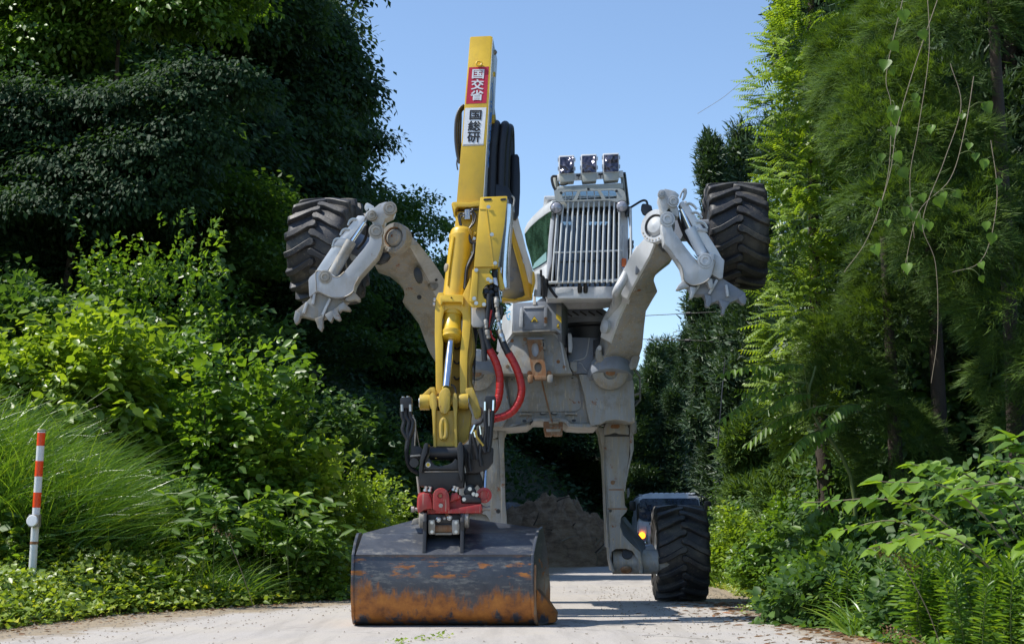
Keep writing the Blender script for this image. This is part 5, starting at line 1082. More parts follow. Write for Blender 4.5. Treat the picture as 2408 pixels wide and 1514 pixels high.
for (x0, y0, x1, y1, dx) in ((362, 182, 620, 630, 22), (735, 162, 996, 622, 22), (1104, 145, 1370, 606, 20)):
    sp = y0 + (y1 - y0) * .67
    lamp = plate('work_light', 'U', [(x0 - 6, y0 + 8), (x0 + 10, y0 - 4), (x1 - 10, y0 - 12), (x1, y0), (x1 + 2, sp), (x0 + 4, sp + 14)], off(CB, -0.22), (0, 0.14, -0.02), M['sticker_white'], cab, 0.012)
    plate('lamp_glass', 'U', [(x0 + 14, y0 + 20), (x1 - 16, y0 + 10), (x1 - 10, sp - 12), (x0 + 14, sp)], off(CB, -0.235), 0.02, M['film'], lamp, 0.006)
    plate('lamp_case', 'U', [(x0 + 2, sp + 14), (x1 + 2, sp), (x1 - 4, y1 - 16), (x0 + dx + 6, y1)], off(CB, -0.215), (0, 0.16, 0.0), M['visor'], lamp, 0.006)
    for yy in (y0 + 40, y0 + 190):
        for xx in (x0 - 10, x1 + 8):
            v, f = g_cyl(Q('U', xx, yy, off(CB, -0.21)), Q('U', xx, yy + 60, off(CB, -0.21)), 0.009, 8); mk('lamp_clip', v, f, M['steel'], lamp)
for x, y in ((318, 1056), (1422, 1032)):
    hl_ = disc('head_light', 'U', x, y, off(CB, -0.2), (0.0, -1, 0.0), [(-.05, .05), (0, .068), (.01, .064), (.025, .045), (.032, .001)], M['clear_lens'], cab, 28)
    disc('lamp_ring', 'U', x, y, off(CB, -0.195), (0, -1, 0), [(-.07, .06), (0, .076), (.004, .074), (.004, .06)], M['black_plastic'], hl_, 28)
# mirror, rail, flasher
v, f = g_tube(QL('C', [(1012, 548), (1060, 518), (1110, 488), (1140, 480), (1160, 490), (1168, 520), (1166, 560)], off(CB, -0.1)), 0.014, 10); ma = mk('mirror_arm', v, f, M['black_plastic'], cab)
plate('mirror', 'C', [(1116, 520), (1126, 506), (1170, 508), (1205, 526), (1216, 580), (1200, 616), (1180, 620), (1130, 596), (1114, 560)], off(CB, -0.16), 0.07, M['black_plastic'], cab, 0.02)
plate('mirror_bracket', 'C', [(975, 540), (1016, 528), (1020, 590), (990, 620), (978, 600)], off(CB, -0.14), 0.1, M['black_plastic'], cab, 0.008)
v, f = g_tube(QL('C', [(1020, 548), (1023, 700), (1026, 900), (1022, 985)], off(CB, -0.16)), 0.016, 10); mk('hand_rail', v, f, M['bar'], cab)
plate('door_latch', 'C', [(1000, 820), (1010, 800), (1022, 826), (1050, 824), (1050, 852), (1036, 858), (1050, 864), (1050, 890), (1000, 890)], off(CB, -0.06), 0.08, M['black_plastic'], cab, 0.006)
plate('door_seal', 'C', [(1000, 900), (1018, 900), (1014, 990), (1000, 1060)], off(CB, 0.05), 0.2, M['black_plastic'], cab, 0.004)
fl_ = plate('flasher', 'C', [(944, 986), (950, 980), (982, 982), (986, 990), (984, 1054), (946, 1052)], off(CB, -0.09), 0.05, M['amber'], cab, 0.006)
plate('flasher_lens', 'C', [(946, 1054), (984, 1056), (982, 1076), (972, 1084), (950, 1080)], off(CB, -0.085), 0.045, M['clear_lens'], fl_, 0.006)
for yy in (998, 1015, 1032):
    v, f = g_bar(Q('C', 947, yy, off(CB, -0.093)), Q('C', 983, yy + 1, off(CB, -0.093)), 0.004, 0.004); mk('lens_rib', v, f, M['rust'], fl_, 0)
v, f = g_bar(Q('C', 958, 700, off(CB, -0.03)), Q('C', 958, 980, off(CB, -0.05)), 0.02, 0.02); mk('flasher_stem', v, f, M['bar'], cab, 0.003)
# black cable loom down the pillar
for k in range(3):
    pts = [(352 + 6 * k, 560), (366 - 4 * k, 600), (374, 650 + 10 * k), (362 + 5 * k, 760), (356 + 8 * k, 860), (352, 930), (348 + 4 * k, 1010), (330 + 8 * k, 1100), (312 + 6 * k, 1180), (318 + 6 * k, 1230), (350 + 6 * k, 1280), (384 + 4 * k, 1318)]
    v, f = g_tube(QL('C', [(x + random.uniform(-3, 3), y) for x, y in pts], off(CB, -0.10)), 0.016 - 0.003 * k, 8, 4); mk('cable_loom', v, f, M['hose'], cab)
for x in (583, 633):
    v, f = g_lathe(Q('C', x, 1222, off(CB, -0.04)), (0, -.5, 1), [(-.08, .026), (-.02, .03), (.02, .018), (.05, .014), (.05, .001)], 12); mk('washer_nozzle', v, f, M['black_plastic'], cab)
plate('front_label', 'T', [(596, 1062), (866, 1048), (866, 1140), (600, 1152)], off(CB, -0.006), 0.004, M['white'], cab, 0.001)
v, f = g_tube([Vector((0.7, 17.55, 4.0)), Vector((0.95, 17.5, 4.25)), Vector((1.2, 17.5, 4.45))], 0.008, 6); mk('wiper', v, f, M['black_plastic'], cab)

# ---------------------------------------------------------------- operator in the cab
def person(loc):
    root = empty('person', loc, 'operator in dark work clothes and white helmet sitting behind the cab guard bars', 'person')
    j = {'pel': (0, 0, 0), 'bel': (0, .01, .16), 'che': (0, -.01, .36), 'nec': (0, -.02, .53), 'hd': (0, -.04, .62), 'hd2': (0, -.045, .74),
         'sl': (-.17, 0, .47), 'el': (-.25, -.10, .22), 'wl': (-.18, -.36, .20), 'sr': (.17, 0, .47), 'er': (.25, -.10, .22), 'wr': (.18, -.36, .20),
         'hl': (-.10, -.02, -.02), 'kl': (-.14, -.42, .02), 'al': (-.14, -.46, -.30 + 0.02), 'hr': (.10, -.02, -.02), 'kr': (.14, -.42, .02), 'ar': (.14, -.46, -.28)}
    r = {'pel': .15, 'bel': .14, 'che': .16, 'nec': .06, 'hd': .085, 'hd2': .09, 'sl': .075, 'el': .05, 'wl': .038, 'sr': .075, 'er': .05, 'wr': .038, 'hl': .095, 'kl': .07, 'al': .05, 'hr': .095, 'kr': .07, 'ar': .05}
    ed = [('pel', 'bel'), ('bel', 'che'), ('che', 'nec'), ('nec', 'hd'), ('hd', 'hd2'), ('che', 'sl'), ('sl', 'el'), ('el', 'wl'), ('che', 'sr'), ('sr', 'er'), ('er', 'wr'), ('pel', 'hl'), ('hl', 'kl'), ('kl', 'al'), ('pel', 'hr'), ('hr', 'kr'), ('kr', 'ar')]
    ks = list(j); me = bpy.data.meshes.new('body'); me.from_pydata([j[k] for k in ks], [(ks.index(a), ks.index(b)) for a, b in ed], [])
    o = bpy.data.objects.new('body', me); col.objects.link(o); o.parent = root
    m1 = o.modifiers.new('skin', 'SKIN'); m1.use_smooth_shade = True
    for i, k in enumerate(ks): me.skin_vertices[0].data[i].radius = (r[k], r[k] * .85)
    me.skin_vertices[0].data[0].use_root = True
    o.modifiers.new('sub', 'SUBSURF').levels = 1; o.modifiers['sub'].render_levels = 1
    me.materials.append(plainmat('dark_work_clothes', (0.05, 0.06, 0.09), 0.8))
    WL[o.name] = Vector(loc)
    skin = plainmat('skin', (0.50, 0.30, 0.20), 0.6)
    L_ = Vector(loc)
    hd = mk('head', *g_lathe(L_ + Vector((0, -.05, .58)), (0, 0, 1), [(0, .03), (.02, .062), (.07, .082), (.13, .09), (.18, .085), (.23, .05), (.24, .001)], 20), skin, root, 0)
    mk('nose', *g_lathe(L_ + Vector((0, -.125, .68)), (0, -1, -.4), [(0, .016), (.03, .012), (.035, .001)], 8), skin, hd)
    for s in (-1, 1):
        mk('eye', *g_lathe(L_ + Vector((.032 * s, -.122, .715)), (0, -1, 0), [(-.006, .011), (.004, .008), (.006, .001)], 8), M['ink'], hd)
        mk('ear', *g_lathe(L_ + Vector((.088 * s, -.045, .70)), (s, 0, 0), [(-.01, .022), (.008, .026), (.008, .001)], 10), skin, hd)
        hnd = mk('hand', *g_lathe(L_ + Vector((.18 * s, -.36, .20)), (-.1 * s, -1, .05), [(-.02, .028), (.03, .036), (.07, .036), (.085, .001)], 10), skin, root)
        for q in range(4):
            b0 = L_ + Vector((.18 * s + (q - 1.5) * .018, -.43, .21)); mk('finger', *g_tube([b0, b0 + Vector((0, -.035, .01)), b0 + Vector((0, -.055 - .004 * (q % 2), -.02)), b0 + Vector((0, -.045, -.04))], .0085, 7, 3), skin, hnd)
        b0 = L_ + Vector((.18 * s - .03 * s, -.385, .20)); mk('thumb', *g_tube([b0, b0 + Vector((-.02 * s, -.03, 0)), b0 + Vector((-.015 * s, -.055, -.01))], .010, 7, 3), skin, hnd)
    mk('mouth', *g_box(L_.x - .022, L_.x + .022, L_.y - .134, L_.y - .128, L_.z + .645, L_.z + .652), plainmat('lips', (.35, .12, .1)), hd)
    hm = mk('helmet', *g_lathe(L_ + Vector((0, -.05, .735)), (0, -.08, 1), [(-.005, .128), (0, .132), (.004, .122), (.02, .116), (.06, .105), (.10, .075), (.12, .04), (.126, .001)], 28), M['sticker_white'], root)
    mk('helmet_stripe', *g_lathe(L_ + Vector((0, -.05, .76)), (0, -.08, 1), [(0, .1175), (.012, .1155)], 28), M['blue_ink'], hm)
    return root
person((0.86, 18.14, 4.13))
# ================================================================== ground, road, banks
def xl(Y):     # left edge of the road
    return float(np.interp(Y, [0, 6, 10, 13.6, 16.3, 18, 19.8, 24, 35, 45, 60, 90], [-16, -9.5, -6.6, -4.95, -4.35, -3.3, -2.35, -1.45, 0.7, 2.2, 5.5, 16]))
def xr(Y):     # right edge
    return float(np.interp(Y, [0, 6, 9, 12.4, 15.5, 20, 26, 35, 45, 60, 90], [3.9, 3.6, 3.35, 3.2, 2.95, 3.0, 3.3, 4.3, 6.3, 10.0, 21]))
def hgt(X, Y):
    l = xl(Y) - X; r = X - xr(Y); z = -0.02
    if l > 0:
        s = np.interp(Y, [8, 14, 18, 24, 34, 60], [0.10, 0.22, 0.36, 0.5, 0.62, 0.7])
        l2 = max(0, l - 0.5); z += s * (l2 ** 1.12) * min(1, l2 / 1.5 + 0.1)
    if r > 0:
        r2 = max(0, r - 0.9); z += 0.42 * r2 ** 1.1
    z = min(z, 7.5 + 1.5 * math.sin(X * .2)) if z > 6 else z
    return z + 0.03 * math.sin(X * 2.1 + Y) * min(1, max(l, r, 0))
def grid_obj(name, xs, ys, zf, mat, kind='structure'):
    v = [(x, y, zf(x, y)) for y in ys for x in xs]; nx = len(xs)
    f = [[j * nx + i, j * nx + i + 1, (j + 1) * nx + i + 1, (j + 1) * nx + i] for j in range(len(ys) - 1) for i in range(nx - 1)]
    o = mk(name, v, f, mat, None, 0, 60); tag(o, kind=kind); return o
def soilmat():
    m, nt, bs = newmat('verge_soil'); geo = nd(nt, 'ShaderNodeNewGeometry'); pos = geo.outputs['Position']
    c = ramp(nt, noise(nt, pos, 3.1, 8, 0.7), [(0.3, (0.13, 0.095, 0.055)), (0.55, (0.27, 0.21, 0.14)), (0.75, (0.36, 0.30, 0.21))])
    at = nd(nt, 'ShaderNodeAttribute'); at.attribute_name = 'wild'
    c = mixc(nt, at.outputs['Fac'], c, ramp(nt, noise(nt, pos, 5, 6, 0.7), [(0.35, (0.018, 0.022, 0.009)), (0.7, (0.05, 0.055, 0.02))]))
    nt.links.new(c, bs.inputs['Base Color']); bs.inputs['Roughness'].default_value = 0.95
    bump(nt, noise(nt, pos, 30, 8, 0.75), 0.9, 0.03, bs); return m
M['soil'] = soilmat()
xs = sorted(set([-260, -160, -100, -70, -50, -38, -30, -24] + [round(-20 + 0.8 * i, 2) for i in range(51)] + [26, 34, 48, 70, 110, 180, 260]))
ys = sorted(set([-60, -20, -6] + [round(0.8 * i, 2) for i in range(0, 62)] + [55, 62, 72, 85, 100, 130, 180, 260, 400, 700, 1200]))
grid_obj('ground', xs, ys, lambda x, y: hgt(x, min(y, 90)) if y > 0 else hgt(x, 0) , M['soil'])
go = bpy.data.objects['ground']; at = go.data.attributes.new('wild', 'FLOAT', 'POINT')
at.data.foreach_set('value', [float(np.clip(max(xl(min(max(q.co.y + go.location.y, 0), 90)) - (q.co.x + go.location.x), (q.co.x + go.location.x) - xr(min(max(q.co.y + go.location.y, 0), 90))) - .4, 0, 1)) for q in go.data.vertices])
def roadmat():
    m, nt, bs = newmat('dusty_pale_asphalt'); geo = nd(nt, 'ShaderNodeNewGeometry'); pos = geo.outputs['Position']
    at = nd(nt, 'ShaderNodeAttribute'); at.attribute_name = 'edge'
    gr = noise(nt, pos, 95, 4, 0.8); md = noise(nt, pos, 9, 6, 0.65); bg_ = noise(nt, pos, 0.8, 5, 0.6)
    c = ramp(nt, gr, [(0.28, (0.19, 0.175, 0.165)), (0.45, (0.38, 0.355, 0.335)), (0.62, (0.475, 0.445, 0.42)), (0.8, (0.62, 0.58, 0.55))])
    c = mixc(nt, ramp(nt, bg_, [(0.35, (0, 0, 0)), (0.65, (1, 1, 1))]), c, mixc(nt, 0.5, c, (0.47, 0.42, 0.34)))
    mp = nd(nt, 'ShaderNodeMapping'); mp.inputs['Scale'].default_value = (2.2, 0.35, 1); mp.inputs['Rotation'].default_value = (0, 0, R(12)); nt.links.new(pos, mp.inputs[0])
    c = mixc(nt, math_(nt, 'MULTIPLY', ramp(nt, noise(nt, mp.outputs[0], 1.6, 5, 0.6), [(0.5, (0, 0, 0)), (0.7, (1, 1, 1))]), 0.45), c, (0.29, 0.27, 0.25))
    # soil washed over the edges
    e = math_(nt, 'ADD', at.outputs['Fac'], math_(nt, 'MULTIPLY', math_(nt, 'SUBTRACT', noise(nt, pos, 2.2, 8, 0.72), 0.5), 0.9))
    soil = ramp(nt, noise(nt, pos, 26, 7, 0.75), [(0.35, (0.17, 0.13, 0.085)), (0.6, (0.36, 0.29, 0.20)), (0.8, (0.46, 0.39, 0.29))])
    c = mixc(nt, ramp(nt, e, [(0.42, (0, 0, 0)), (0.60, (1, 1, 1))]), c, soil)
    mp4 = nd(nt, 'ShaderNodeMapping'); mp4.inputs['Rotation'].default_value = (0, 0, R(14)); mp4.inputs['Scale'].default_value = (3.2, 0.22, 1); nt.links.new(pos, mp4.inputs[0])
    c = mixc(nt, math_(nt, 'MULTIPLY', ramp(nt, noise(nt, mp4.outputs[0], 1.3, 6, 0.6), [(0.52, (0, 0, 0)), (0.64, (1, 1, 1))]), 0.30), c, (0.22, 0.20, 0.175))
    c = mixc(nt, math_(nt, 'MULTIPLY', ramp(nt, noise(nt, pos, 34, 3, 0.6), [(0.66, (0, 0, 0)), (0.72, (1, 1, 1))]), 0.6), c, (0.14, 0.125, 0.11))
    # fine cracks
    vo = nd(nt, 'ShaderNodeTexVoronoi'); vo.feature = 'DISTANCE_TO_EDGE'; vo.inputs['Scale'].default_value = 0.33
    wv = nd(nt, 'ShaderNodeVectorMath'); wv.operation = 'ADD'; nt.links.new(pos, wv.inputs[0])
    nz = nd(nt, 'ShaderNodeTexNoise'); nz.inputs['Scale'].default_value = 1.7; nz.inputs['Detail'].default_value = 7; nt.links.new(pos, nz.inputs['Vector'])
    sc = nd(nt, 'ShaderNodeVectorMath'); sc.operation = 'SCALE'; sc.inputs['Scale'].default_value = 1.1; nt.links.new(nz.outputs['Color'], sc.inputs[0]); nt.links.new(sc.outputs[0], wv.inputs[1])
    nt.links.new(wv.outputs[0], vo.inputs['Vector'])
    cr = ramp(nt, vo.outputs['Distance'], [(0.0, (1, 1, 1)), (0.008, (0, 0, 0))])
    gate = ramp(nt, noise(nt, pos, 0.45, 2, 0.5), [(0.48, (0, 0, 0)), (0.56, (1, 1, 1))])
    cf = math_(nt, 'MULTIPLY', cr, gate)
    c = mixc(nt, math_(nt, 'MULTIPLY', cf, 0.7), c, (0.05, 0.045, 0.035))
    nt.links.new(c, bs.inputs['Base Color']); bs.inputs['Roughness'].default_value = 0.88
    h = math_(nt, 'SUBTRACT', math_(nt, 'ADD', gr, math_(nt, 'MULTIPLY', md, 0.6)), math_(nt, 'MULTIPLY', cf, 1.2))
    bump(nt, h, 0.45, 0.012, bs); return m
M['road'] = roadmat()
yy = [-8, -2] + [0.7 * i for i in range(4, 90)] + [66, 75, 88]; v = []; f = []; ed = []
NT = 28
for y in yy:
    a, b = xl(max(y, 0)) - 0.25, xr(max(y, 0)) + 0.55
    for i in range(NT + 1):
        t = i / NT; x = a + (b - a) * t
        dl = (x - a); dr = (b - x); v.append((x, y, 0.004 + (0.0 if 0 < i < NT else -0.02)))
        ed.append(max(0.0, 1 - dl / 2.6, 1 - dr / 2.0))
for j in range(len(yy) - 1):
    for i in range(NT): f.append([j * (NT + 1) + i, j * (NT + 1) + i + 1, (j + 1) * (NT + 1) + i + 1, (j + 1) * (NT + 1) + i])
me = bpy.data.meshes.new('road'); me.from_pydata(v, [], f); at = me.attributes.new('edge', 'FLOAT', 'POINT'); at.data.foreach_set('value', ed); me.materials.append(M['road'])
road = bpy.data.objects.new('road', me); col.objects.link(road); tag(road, kind='structure')

# ================================================================== foliage tools
def leafmat(name, dark, light, trans=0.4, gloss=0.38, tcol=None, spec=0.5):
    m = bpy.data.materials.new(name); m.use_nodes = True; nt = m.node_tree; bs = nt.nodes['Principled BSDF']
    at = nd(nt, 'ShaderNodeAttribute'); at.attribute_name = 'rnd'
    c = ramp(nt, at.outputs['Fac'], [(0.0, dark), (0.62, tuple((a + b) / 2 for a, b in zip(dark, light))), (0.94, light), (1.0, tuple(min(1, q) for q in (light[0] * 1.5, light[1] * 1.15, light[2])))])
    nt.links.new(c, bs.inputs['Base Color']); bs.inputs['Roughness'].default_value = gloss; bs.inputs['Specular IOR Level'].default_value = spec
    tr = nd(nt, 'ShaderNodeBsdfTranslucent'); tc = mixc(nt, 1.0, c, tcol or (1.6, 1.5, 0.45), 'MULTIPLY')
    nt.nodes[tc.node.name].clamp_result = False
    nt.links.new(tc, tr.inputs[0])
    mx = nd(nt, 'ShaderNodeMixShader'); mx.inputs[0].default_value = trans
    nt.links.new(bs.outputs[0], mx.inputs[1]); nt.links.new(tr.outputs[0], mx.inputs[2])
    nt.links.new(mx.outputs[0], nt.nodes['Material Output'].inputs[0]); return m
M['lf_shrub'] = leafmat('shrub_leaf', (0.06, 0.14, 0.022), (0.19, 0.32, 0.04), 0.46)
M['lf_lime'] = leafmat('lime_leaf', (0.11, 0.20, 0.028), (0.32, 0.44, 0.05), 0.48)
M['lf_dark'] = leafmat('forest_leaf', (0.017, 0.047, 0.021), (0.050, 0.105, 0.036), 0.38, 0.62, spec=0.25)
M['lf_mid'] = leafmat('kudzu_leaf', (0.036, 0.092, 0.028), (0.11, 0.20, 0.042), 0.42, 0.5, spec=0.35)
M['lf_cedar'] = leafmat('cedar_needle', (0.027, 0.066, 0.018), (0.155, 0.25, 0.042), 0.31, 0.55, spec=0.22)
M['lf_cedar_far'] = leafmat('far_cedar_needle', (0.022, 0.052, 0.024), (0.065, 0.125, 0.045), 0.22, 0.55)
M['lf_grass'] = leafmat('grass_blade', (0.08, 0.18, 0.03), (0.22, 0.36, 0.05), 0.42, 0.32, spec=0.6)
M['lf_ground'] = leafmat('ground_leaf', (0.11, 0.19, 0.03), (0.32, 0.42, 0.06), 0.42)
M['lf_sedum'] = leafmat('yellow_green_leaf', (0.14, 0.20, 0.02), (0.34, 0.38, 0.035), 0.3, 0.5)
M['lf_knot'] = leafmat('knotweed_leaf', (0.09, 0.19, 0.028), (0.23, 0.37, 0.045), 0.48, 0.33)
M['lf_vine'] = leafmat('heart_leaf', (0.07, 0.14, 0.02), (0.15, 0.27, 0.03), 0.45, 0.42, spec=0.35)
M['lf_brown'] = leafmat('dry_leaf', (0.10, 0.05, 0.022), (0.24, 0.13, 0.06), 0.15, 0.7)
M['bark'] = plainmat('dark_bark', (0.055, 0.042, 0.032), 0.9, bumpy=0.8)
M['stem'] = plainmat('pale_stem', (0.26, 0.21, 0.14), 0.7)
M['greenstem'] = plainmat('green_stem', (0.10, 0.14, 0.035), 0.6)
def nrm(a): return a / np.maximum(1e-9, np.linalg.norm(a, axis=-1, keepdims=True))
# leaf shapes: verts (across, along, up) and faces
SH = {
 'diamond': (np.array([[0, 0, 0], [.30, .45, .05], [0, 1, -.06], [-.30, .45, .05]], float), [(0, 1, 2), (0, 2, 3)]),
 'fold': (np.array([[0, 0, 0], [.33, .42, .10], [0, 1, -.12], [-.33, .42, .10], [0, .45, .0]], float), [(0, 1, 2, 4), (0, 4, 2, 3)]),
 'lance': (np.array([[0, 0, 0], [.12, .35, .03], [.09, .7, .0], [0, 1, -.12], [-.09, .7, .0], [-.12, .35, .03]], float), [(0, 1, 2, 3), (0, 3, 4, 5)]),
 'oval': (np.array([[0, 0, 0], [.29, .26, .07], [.30, .62, .04], [0, 1, -.14], [-.30, .62, .04], [-.29, .26, .07]], float), [(0, 1, 2, 3), (0, 3, 4, 5)]),
 'needle': (np.array([[-.5, 0, 0], [.5, 0, 0], [.12, 1, .10], [-.12, 1, .10]], float) * np.array([.09, 1, 1]), [(0, 1, 2, 3)]),
 'blade': (np.array([[-.5, 0, 0], [.5, 0, 0], [-.45, .35, .0], [.45, .35, .0], [-.3, .68, -.08], [.3, .68, -.08], [0, 1, -.26]], float) * np.array([.022, 1, 1]), [(0, 1, 3, 2), (2, 3, 5, 4), (4, 5, 6)]),
}
FACE = np.array([-.55, -.42, .1])            # leaves turn towards the open, lit side of the valley
def leaves(name, pos, along, up, size, shape, mat, parent=None, loc=None, rnd=None, width=None):
    pos = np.asarray(pos, float); n = len(pos); along = nrm(np.asarray(along, float)); up = np.asarray(up, float) + FACE
    side = nrm(np.cross(along, up)); up = np.cross(side, along)
    T, F = SH[shape]; size = np.broadcast_to(size, (n,)); wd = size if width is None else np.broadcast_to(width, (n,)) * size
    V = pos[:, None, :] + side[:, None, :] * (T[None, :, 0:1] * wd[:, None, None]) + along[:, None, :] * (T[None, :, 1:2] * size[:, None, None]) + up[:, None, :] * (T[None, :, 2:3] * size[:, None, None])
    k = len(T); loc = np.zeros(3) if loc is None else np.asarray(loc, float)
    V = (V.reshape(-1, 3) - loc).astype(np.float32)
    cnt = np.array([len(q) for q in F]); idx = np.concatenate([np.array(q) for q in F])
    li = (idx[None, :] + (np.arange(n) * k)[:, None]).ravel().astype(np.int32)
    lt = np.tile(cnt, n).astype(np.int32); ls = np.concatenate([[0], np.cumsum(lt)[:-1]]).astype(np.int32)
    me = bpy.data.meshes.new(name); me.vertices.add(len(V)); me.vertices.foreach_set('co', V.ravel())
    me.loops.add(len(li)); me.loops.foreach_set('vertex_index', li)
    me.polygons.add(len(lt)); me.polygons.foreach_set('loop_start', ls)
    try: me.polygons.foreach_set('loop_total', lt)
    except Exception: pass
    me.update(calc_edges=True)
    if rnd is None: rnd = rng.random(n)
    at = me.attributes.new('rnd', 'FLOAT', 'POINT'); at.data.foreach_set('value', np.repeat(rnd, k).astype(np.float32))
    me.materials.append(mat); me.shade_smooth()
    o = bpy.data.objects.new(name, me); col.objects.link(o)
    pl = np.array(WL[parent.name]) if parent else np.zeros(3)
    if parent: o.parent = parent
    o.location = loc - pl; WL[o.name] = Vector(loc); return o
# clusters: leaves in a local frame (forward x, left y, up z): positions, directions, normals, sizes
def cl_arch(n=24, droop=0.35, spread=0.75, ls=0.17):
    t = np.linspace(0.08, 1, n); s = np.where(np.arange(n) % 2, 1.0, -1.0)
    pos = np.stack([t * (1 - .12 * t), 0.02 * s, 0.10 * t - droop * t ** 2], 1)
    al = np.stack([np.full(n, .55), s * spread, -.25 - .35 * t], 1); al[-1] = (1, 0, -.6)
    up = np.stack([-.1 * np.ones(n), -.15 * s, np.ones(n)], 1)
    q = np.random.default_rng(int(n * 100 + droop * 50)); pos = pos + q.normal(size=(n, 3)) * .045; al = al + q.normal(size=(n, 3)) * .32; up = up + q.normal(size=(n, 3)) * .3; ls = ls * q.uniform(.65, 1.4, n)
    return pos, al, up, ls * (1 - .45 * np.abs(t - .45))
def cl_dome(n=60, flat=0.5, ls=0.2, droop=0.5, seed=0):
    r = np.random.default_rng(seed); d = nrm(r.normal(size=(n, 3))); d[:, 2] = np.abs(d[:, 2]) - .35
    rad = r.random((n, 1)) ** .4
    pos = d * rad * np.array([1, 1, flat])
    al = nrm(d * np.array([1, 1, .3]) + r.normal(size=(n, 3)) * .45 + np.array([0, 0, -droop]))
    up = nrm(d * .5 + np.array([0, 0, .9]) + r.normal(size=(n, 3)) * .35)
    return pos, al, up, ls * r.uniform(.7, 1.25, n)
def cl_pinnate(n=8, ls=0.24, droop=0.25):
    t = np.linspace(.15, .95, n); P_ = []; A = []; U = []; S = []
    for s in (-1, 1):
        P_.append(np.stack([t, .01 * s * np.ones(n), .05 * t - droop * t * t], 1)); A.append(np.stack([.35 * np.ones(n), s * np.ones(n), -.25 - .3 * t], 1))
        U.append(np.stack([np.zeros(n), -.2 * s * np.ones(n), np.ones(n)], 1)); S.append(ls * (1 - .35 * np.abs(t - .4)))
    P_.append(np.array([[1, 0, .05 - droop]])); A.append(np.array([[1, 0, -.5]])); U.append(np.array([[0, 0, 1.]])); S.append(np.array([ls * .8]))
    return np.concatenate(P_), np.concatenate(A), np.concatenate(U), np.concatenate(S)
def cl_tuft(n=16, seed=0, droop=.35, ls=.55):
    r = np.random.default_rng(seed); t = r.random(n)
    pos = np.stack([t * .6, r.normal(size=n) * .05, -droop * t * t + r.normal(size=n) * .03], 1)
    al = np.stack([np.full(n, 1.0), r.normal(size=n) * .55, -.38 * t + .02 + r.normal(size=n) * .30], 1)
    up = nrm(np.stack([r.normal(size=n) * .5, r.normal(size=n) * .5, np.ones(n)], 1))
    return pos, al, up, ls * r.uniform(.6, 1.15, n)
def cl_ball(n=34, seed=0, ls=.42):
    r = np.random.default_rng(seed); d = nrm(r.normal(size=(n, 3))); d[:, 2] += .25
    return d * (r.random((n, 1)) ** .5) * .75, nrm(d + r.normal(size=(n, 3)) * .45), nrm(r.normal(size=(n, 3)) + np.array([0, 0, 1.5])), ls * r.uniform(.7, 1.2, n)
def place(clusters, O, Fw, Up, S, tone=None):
    """clusters: list of protos; O, Fw, Up, S: frames. returns arrays for leaves()"""
    O = np.asarray(O, float); Fw = nrm(np.asarray(Fw, float)); L = nrm(np.cross(np.asarray(Up, float), Fw)); U = np.cross(Fw, L)
    S = np.broadcast_to(S, (len(O),)); ch = rng.integers(0, len(clusters), len(O)); out = [[], [], [], [], []]
    tone = rng.random(len(O)) if tone is None else tone
    for i, cl in enumerate(clusters):
        m = ch == i
        if not m.any(): continue
        p, a, u, s = cl; B = np.stack([Fw[m], L[m], U[m]], 1)      # rows = axes
        out[0].append((O[m][:, None, :] + np.einsum('kj,njd->nkd', p, B) * S[m][:, None, None]).reshape(-1, 3))
        out[1].append(np.einsum('kj,njd->nkd', a, B).reshape(-1, 3)); out[2].append(np.einsum('kj,njd->nkd', u, B).reshape(-1, 3))
        out[3].append((s[None, :] * S[m][:, None]).ravel())
        out[4].append(np.clip(tone[m][:, None] * .6 + rng.random((m.sum(), len(s))) * .4, 0, 1).ravel())
    return [np.concatenate(x) for x in out]
ARCH = [cl_arch(22, .35), cl_arch(26, .5, .8, .15), cl_arch(18, .2, .7, .19)]
DOME = [cl_dome(46, .5, .22, .5, k) for k in range(4)]
PINN = [cl_pinnate(7), cl_pinnate(9, .2, .4), cl_pinnate(8, .22, .1)]
TUFT = [cl_tuft(20, k, .45, .5) for k in range(6)]
LAYER = [cl_arch(13, .22, .8, .25), cl_arch(15, .36, .75, .22), cl_arch(11, .12, .8, .28), cl_arch(16, .5, .75, .2)]
BALL = [cl_ball(30, k) for k in range(5)]
def blob_points(blobs, n, inner=0.72, jit=0.10, low=-0.5, face=None):
    """points near the skin of a union of ellipsoids; returns the points and outward directions"""
    w = np.array([b[1][0] * b[1][1] + b[1][0] * b[1][2] for b in blobs]); w = w / w.sum(); O = []; N = []
    k = rng.choice(len(blobs), n * 3, p=w); d = nrm(rng.normal(size=(n * 3, 3)))
    rr = inner + (1.04 - inner) * rng.random(n * 3) ** .7 + rng.normal(size=n * 3) * jit * .4
    C_ = np.array([b[0] for b in blobs])[k]; Rd = np.array([b[1] for b in blobs])[k]
    p = C_ + d * Rd * rr[:, None]; ok = d[:, 2] > low
    if face is not None: ok &= (d @ np.asarray(face)) > -0.25
    for j, b in enumerate(blobs):                                  # drop points buried deep in another blob
        q = (p - np.array(b[0])) / np.array(b[1]); ok &= ~((np.linalg.norm(q, axis=1) < .62) & (k != j))
    p, d = p[ok][:n], d[ok][:n]
    return p, nrm(d / np.array([1, 1, 1]))
def trunk_tube(pts, r, name='trunk', parent=None, mat=None, n=8):
    v, f = g_tube(pts, r, n, 4); return mk(name, v, f, mat or M['bark'], parent, 0, 60)
def copy_tree(src, loc, rz=0.0, s=(1, 1, 1), label=None, group=None):
    c = src.copy(); col.objects.link(c); c.location = loc; c.rotation_euler = (0, 0, rz); c.scale = s
    if label: c['label'] = label
    if group: c['group'] = group
    for ch in src.children:
        k = ch.copy(); col.objects.link(k); k.parent = c
    return c
